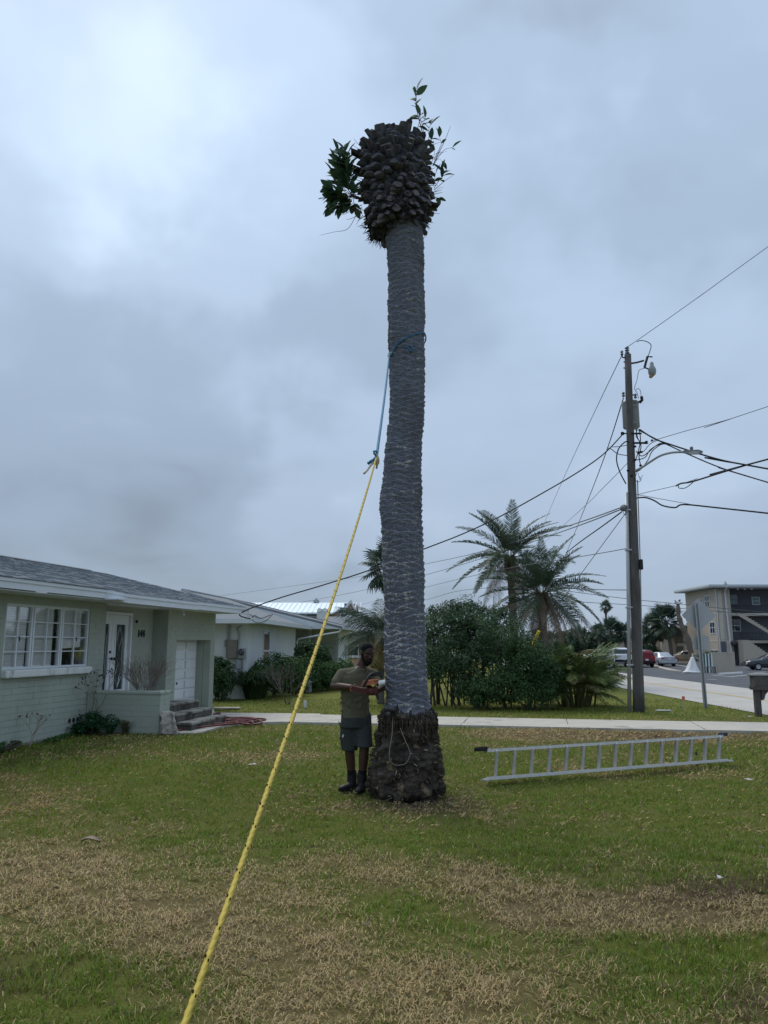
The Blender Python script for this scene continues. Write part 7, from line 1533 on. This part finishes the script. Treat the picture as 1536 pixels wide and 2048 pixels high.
# ------------------------------------------------------------------ vehicles
M['tyre'] = mat('tyre_rubber', (.018, .018, .02), .85, .1, 20); M['rim'] = mat('alloy_rim', (.42, .43, .44), .3, .1, 10, metal=.7); M['carglass'] = mat('car_window', (.025, .03, .035), .06, .2, 2, spec=.9); M['red_lamp'] = mat('red_tail_lamp', (.40, .02, .015), .25, .1, 10, spec=.6); M['plate'] = mat('licence_plate', (.60, .62, .62), .5, .05, 10)
def paint(n, c, metal=.2): return mat(n, c, .3, .03, 2, metal=metal, spec=.55, coat=.6)
def car(name, label, cat, pos, head, secs, glass, pm, L_, W_c, wheels, R_w, rear_z, trim=None, bed=None, plate_z=.75, lamp=None):
    """loft of cross sections along x (rear to front): x, half width, bottom, belt, top, half width at top"""
    t = thing(name, label, cat, pos, head); vs = []; fs = []; n = 12
    for x, hw, zb, zl, zt, ht in secs:
        half = [(hw*.86, zb), (hw*.98, zb+.10), (hw, (zb+zl)/2), (hw*.97, zl), (ht, zt-.05), (ht*.86, zt)]
        vs += [(x, y, z) for y, z in half]+[(x, -y, z) for y, z in half[::-1]]
    for i in range(len(secs)-1):
        for j in range(n): fs.append((i*n+j, i*n+(j+1) % n, (i+1)*n+(j+1) % n, (i+1)*n+j))
    fs += [tuple(range(n-1, -1, -1)), tuple(range((len(secs)-1)*n, len(secs)*n))]
    b = MB(); b.add(vs, fs); me = b.mesh('body', pm, False); o = link('body', me, None, t); bv = o.modifiers.new('b', 'BEVEL'); bv.width = .035; bv.segments = 2; bv.limit_method = 'ANGLE'; bv.angle_limit = R(22)
    for nm, quads in glass:
        q = MB(); q.prism(quads[0], quads[1]); q.build(nm, M['carglass'], t)
    for wx in wheels:
        for sy_ in (-1, 1):
            q = MB(); q.lathe([(R_w*.62, -.11), (R_w*.95, -.11), (R_w, -.07), (R_w, .07), (R_w*.95, .11), (R_w*.62, .11)], (wx, sy_*(W_c/2-.10), R_w), 20, Matrix.Rotation(R(90), 3, 'X')); wo = q.build('wheel', M['tyre'], t, False)
            q = MB(); q.lathe([(.02, -.02), (R_w*.60, .0), (R_w*.62, .03), (R_w*.3, .015), (.02, .03)], (wx, sy_*(W_c/2+.0), R_w), 14, Matrix.Rotation(R(-90*sy_), 3, 'X')); q.build('rim', M['rim'], wo)
    x0 = secs[0][0]
    q = MB(); q.obox((x0-.02, 0, secs[0][2]+.10), (.16, W_c*.94, .24), bev=.05); q.build('bumper', trim or pm, t)
    q = MB(); q.obox((secs[-1][0]+.02, 0, secs[-1][2]+.12), (.16, W_c*.92, .24), bev=.05); q.build('bumper', trim or pm, t)
    q = MB(); q.obox((x0-.035, 0, plate_z), (.02, .31, .16)); q.build('number_plate', M['plate'], t)
    lw_, lh_ = lamp or (.32, .16)
    for sy_ in (-1, 1):
        q = MB(); q.obox((x0+.02, sy_*(W_c/2-.06-lw_/2), rear_z), (.12, lw_, lh_), bev=.02); q.build('tail_lamp', M['red_lamp'], t)
        q = MB(); q.obox((secs[-1][0]-.05, sy_*(W_c/2-.28), secs[-1][3]-.12), (.16, .34, .12), bev=.03); q.build('headlight', M['plate'], t)
        q = MB(); gx = [s_ for s_ in secs if s_[4]-s_[3] > .3]; q.obox((gx[-1][0]+.05, sy_*(W_c/2+.08), gx[-1][3]+.08), (.12, .18, .13), bev=.03); q.build('mirror', pm, t)
    return t
def glasses(rearx, rz0, rz1, fx, side, hw, ht, inset=.0):
    """rear screen, windscreen and side windows set 1 cm proud of the cabin"""
    out = []
    out.append(('rear_screen', ([(rearx[0], -hw*.80, rz0), (rearx[0], hw*.80, rz0), (rearx[1], ht*.80, rz1), (rearx[1], -ht*.80, rz1)], (-.015, 0, .008))))
    out.append(('windscreen', ([(fx[0], -hw*.82, rz0), (fx[0], hw*.82, rz0), (fx[1], ht*.82, rz1), (fx[1], -ht*.82, rz1)], (.015, 0, .008))))
    for a0, a1, b0, b1 in side:
        for s_ in (-1, 1):
            w0 = hw*.972+.0; y = lambda z: (hw*.97+(ht-hw*.97)*((z-rz0+.06)/(rz1+.04-rz0+.06)))
            out.append(('side_window', ([(a0, s_*y(rz0), rz0), (a1, s_*y(rz0), rz0), (b1, s_*y(rz1), rz1), (b0, s_*y(rz1), rz1)], (0, s_*.014, .004))))
    return out
def sedan_secs(L_=4.6, h=1.45): return [(-2.30, .80, .34, .82, .98, .62), (-2.22, .86, .26, .86, 1.03, .66), (-1.55, .89, .22, .90, 1.06, .68), (-.95, .90, .20, .92, h-.03, .58), (-.2, .90, .20, .92, h, .58), (.35, .90, .20, .92, h-.06, .57), (1.05, .89, .22, .90, 1.00, .66), (1.95, .86, .24, .78, .86, .62), (2.28, .74, .34, .66, .74, .56)]
sedan_gl = glasses((-1.50, -1.0), .98, 1.34, (1.0, .42), [(-1.25, -.30, -.92, -.30), (-.25, .78, -.25, .32)], .90, .58)
def ground_at(x, y, d=0): p = Gd(x, y); p.y += d; p.z = zg(p.x, p.y)+.05; return p
hd_ = lambda deg: R(90-deg)          # heading in degrees clockwise from straight ahead
SUVs = [(-2.30, .86, .42, .95, 1.45, .66), (-2.22, .90, .34, 1.0, 1.62, .66), (-1.5, .92, .26, 1.02, 1.70, .64), (-.3, .93, .24, 1.02, 1.72, .64), (.35, .92, .24, 1.02, 1.66, .62), (1.0, .91, .26, 1.02, 1.12, .70), (1.95, .88, .30, .92, 1.0, .66), (2.28, .76, .42, .80, .88, .58)]
SUVg = glasses((-2.27, -2.19), 1.10, 1.50, (.98, .42), [(-2.0, -.95, -1.85, -.95), (-.9, -.05, -.9, -.05), (0, .8, 0, .38)], .92, .64)
car('silver_car', 'silver sedan parked with its rear to the road near the white tarp', 'car', ground_at(1336, 1334, 2.2), hd_(-4), sedan_secs(), sedan_gl, paint('silver_paint', (.42, .44, .47), .35), 4.6, 1.8, (-1.40, 1.38), .32, .86, lamp=(.30, .14))
car('red_car', 'dark red crossover partly behind the utility pole', 'car', ground_at(1293, 1336, 2.4), hd_(-3), SUVs, SUVg, paint('red_paint', (.20, .008, .018), .2), 4.6, 1.85, (-1.42, 1.42), .35, 1.0, trim=M['tyre'], lamp=(.40, .14))
car('white_pickup', 'white pickup truck seen from behind left of the utility pole', 'truck', ground_at(1258, 1336, 2.8), hd_(8), [(-2.75, .90, .55, 1.18, 1.22, .84), (-2.7, .94, .48, 1.20, 1.24, .86), (-1.0, .95, .42, 1.20, 1.24, .86), (-.98, .95, .42, 1.22, 1.82, .70), (-.2, .95, .40, 1.22, 1.90, .70), (.75, .95, .40, 1.22, 1.84, .68), (1.35, .95, .42, 1.20, 1.28, .80), (2.45, .93, .46, 1.10, 1.18, .78), (2.75, .82, .55, .98, 1.05, .72)],
    glasses((-1.02, -.98), 1.32, 1.72, (1.32, .80), [(-.85, -.05, -.80, -.05), (.02, 1.05, .02, .66)], .95, .70), paint('white_truck_paint', (.70, .71, .72), .0), 5.5, 1.95, (-1.75, 1.75), .40, 1.02, trim=M['tyre'], plate_z=.70, lamp=(.16, .40))
car('white_car', 'white sport utility car parked at far left of the lot', 'car', ground_at(1214, 1329, 3.0), hd_(-72), SUVs, SUVg, paint('white_car_paint', (.68, .69, .70), .0), 4.6, 1.85, (-1.42, 1.42), .36, 1.0)
car('beige_car', 'beige sedan parked side on behind the white tarp', 'car', ground_at(1377, 1325, 1.0), hd_(-84), sedan_secs(), sedan_gl, paint('beige_paint', (.36, .31, .25), .25), 4.6, 1.8, (-1.40, 1.38), .32, .86)
car('dark_blue_car', 'dark blue car entering at the right edge beside the stairs', 'car', ground_at(1556, 1342, 1.0), hd_(-80), sedan_secs(), sedan_gl, paint('dark_blue_paint', (.018, .024, .035), .2), 4.6, 1.8, (-1.40, 1.38), .32, .86)
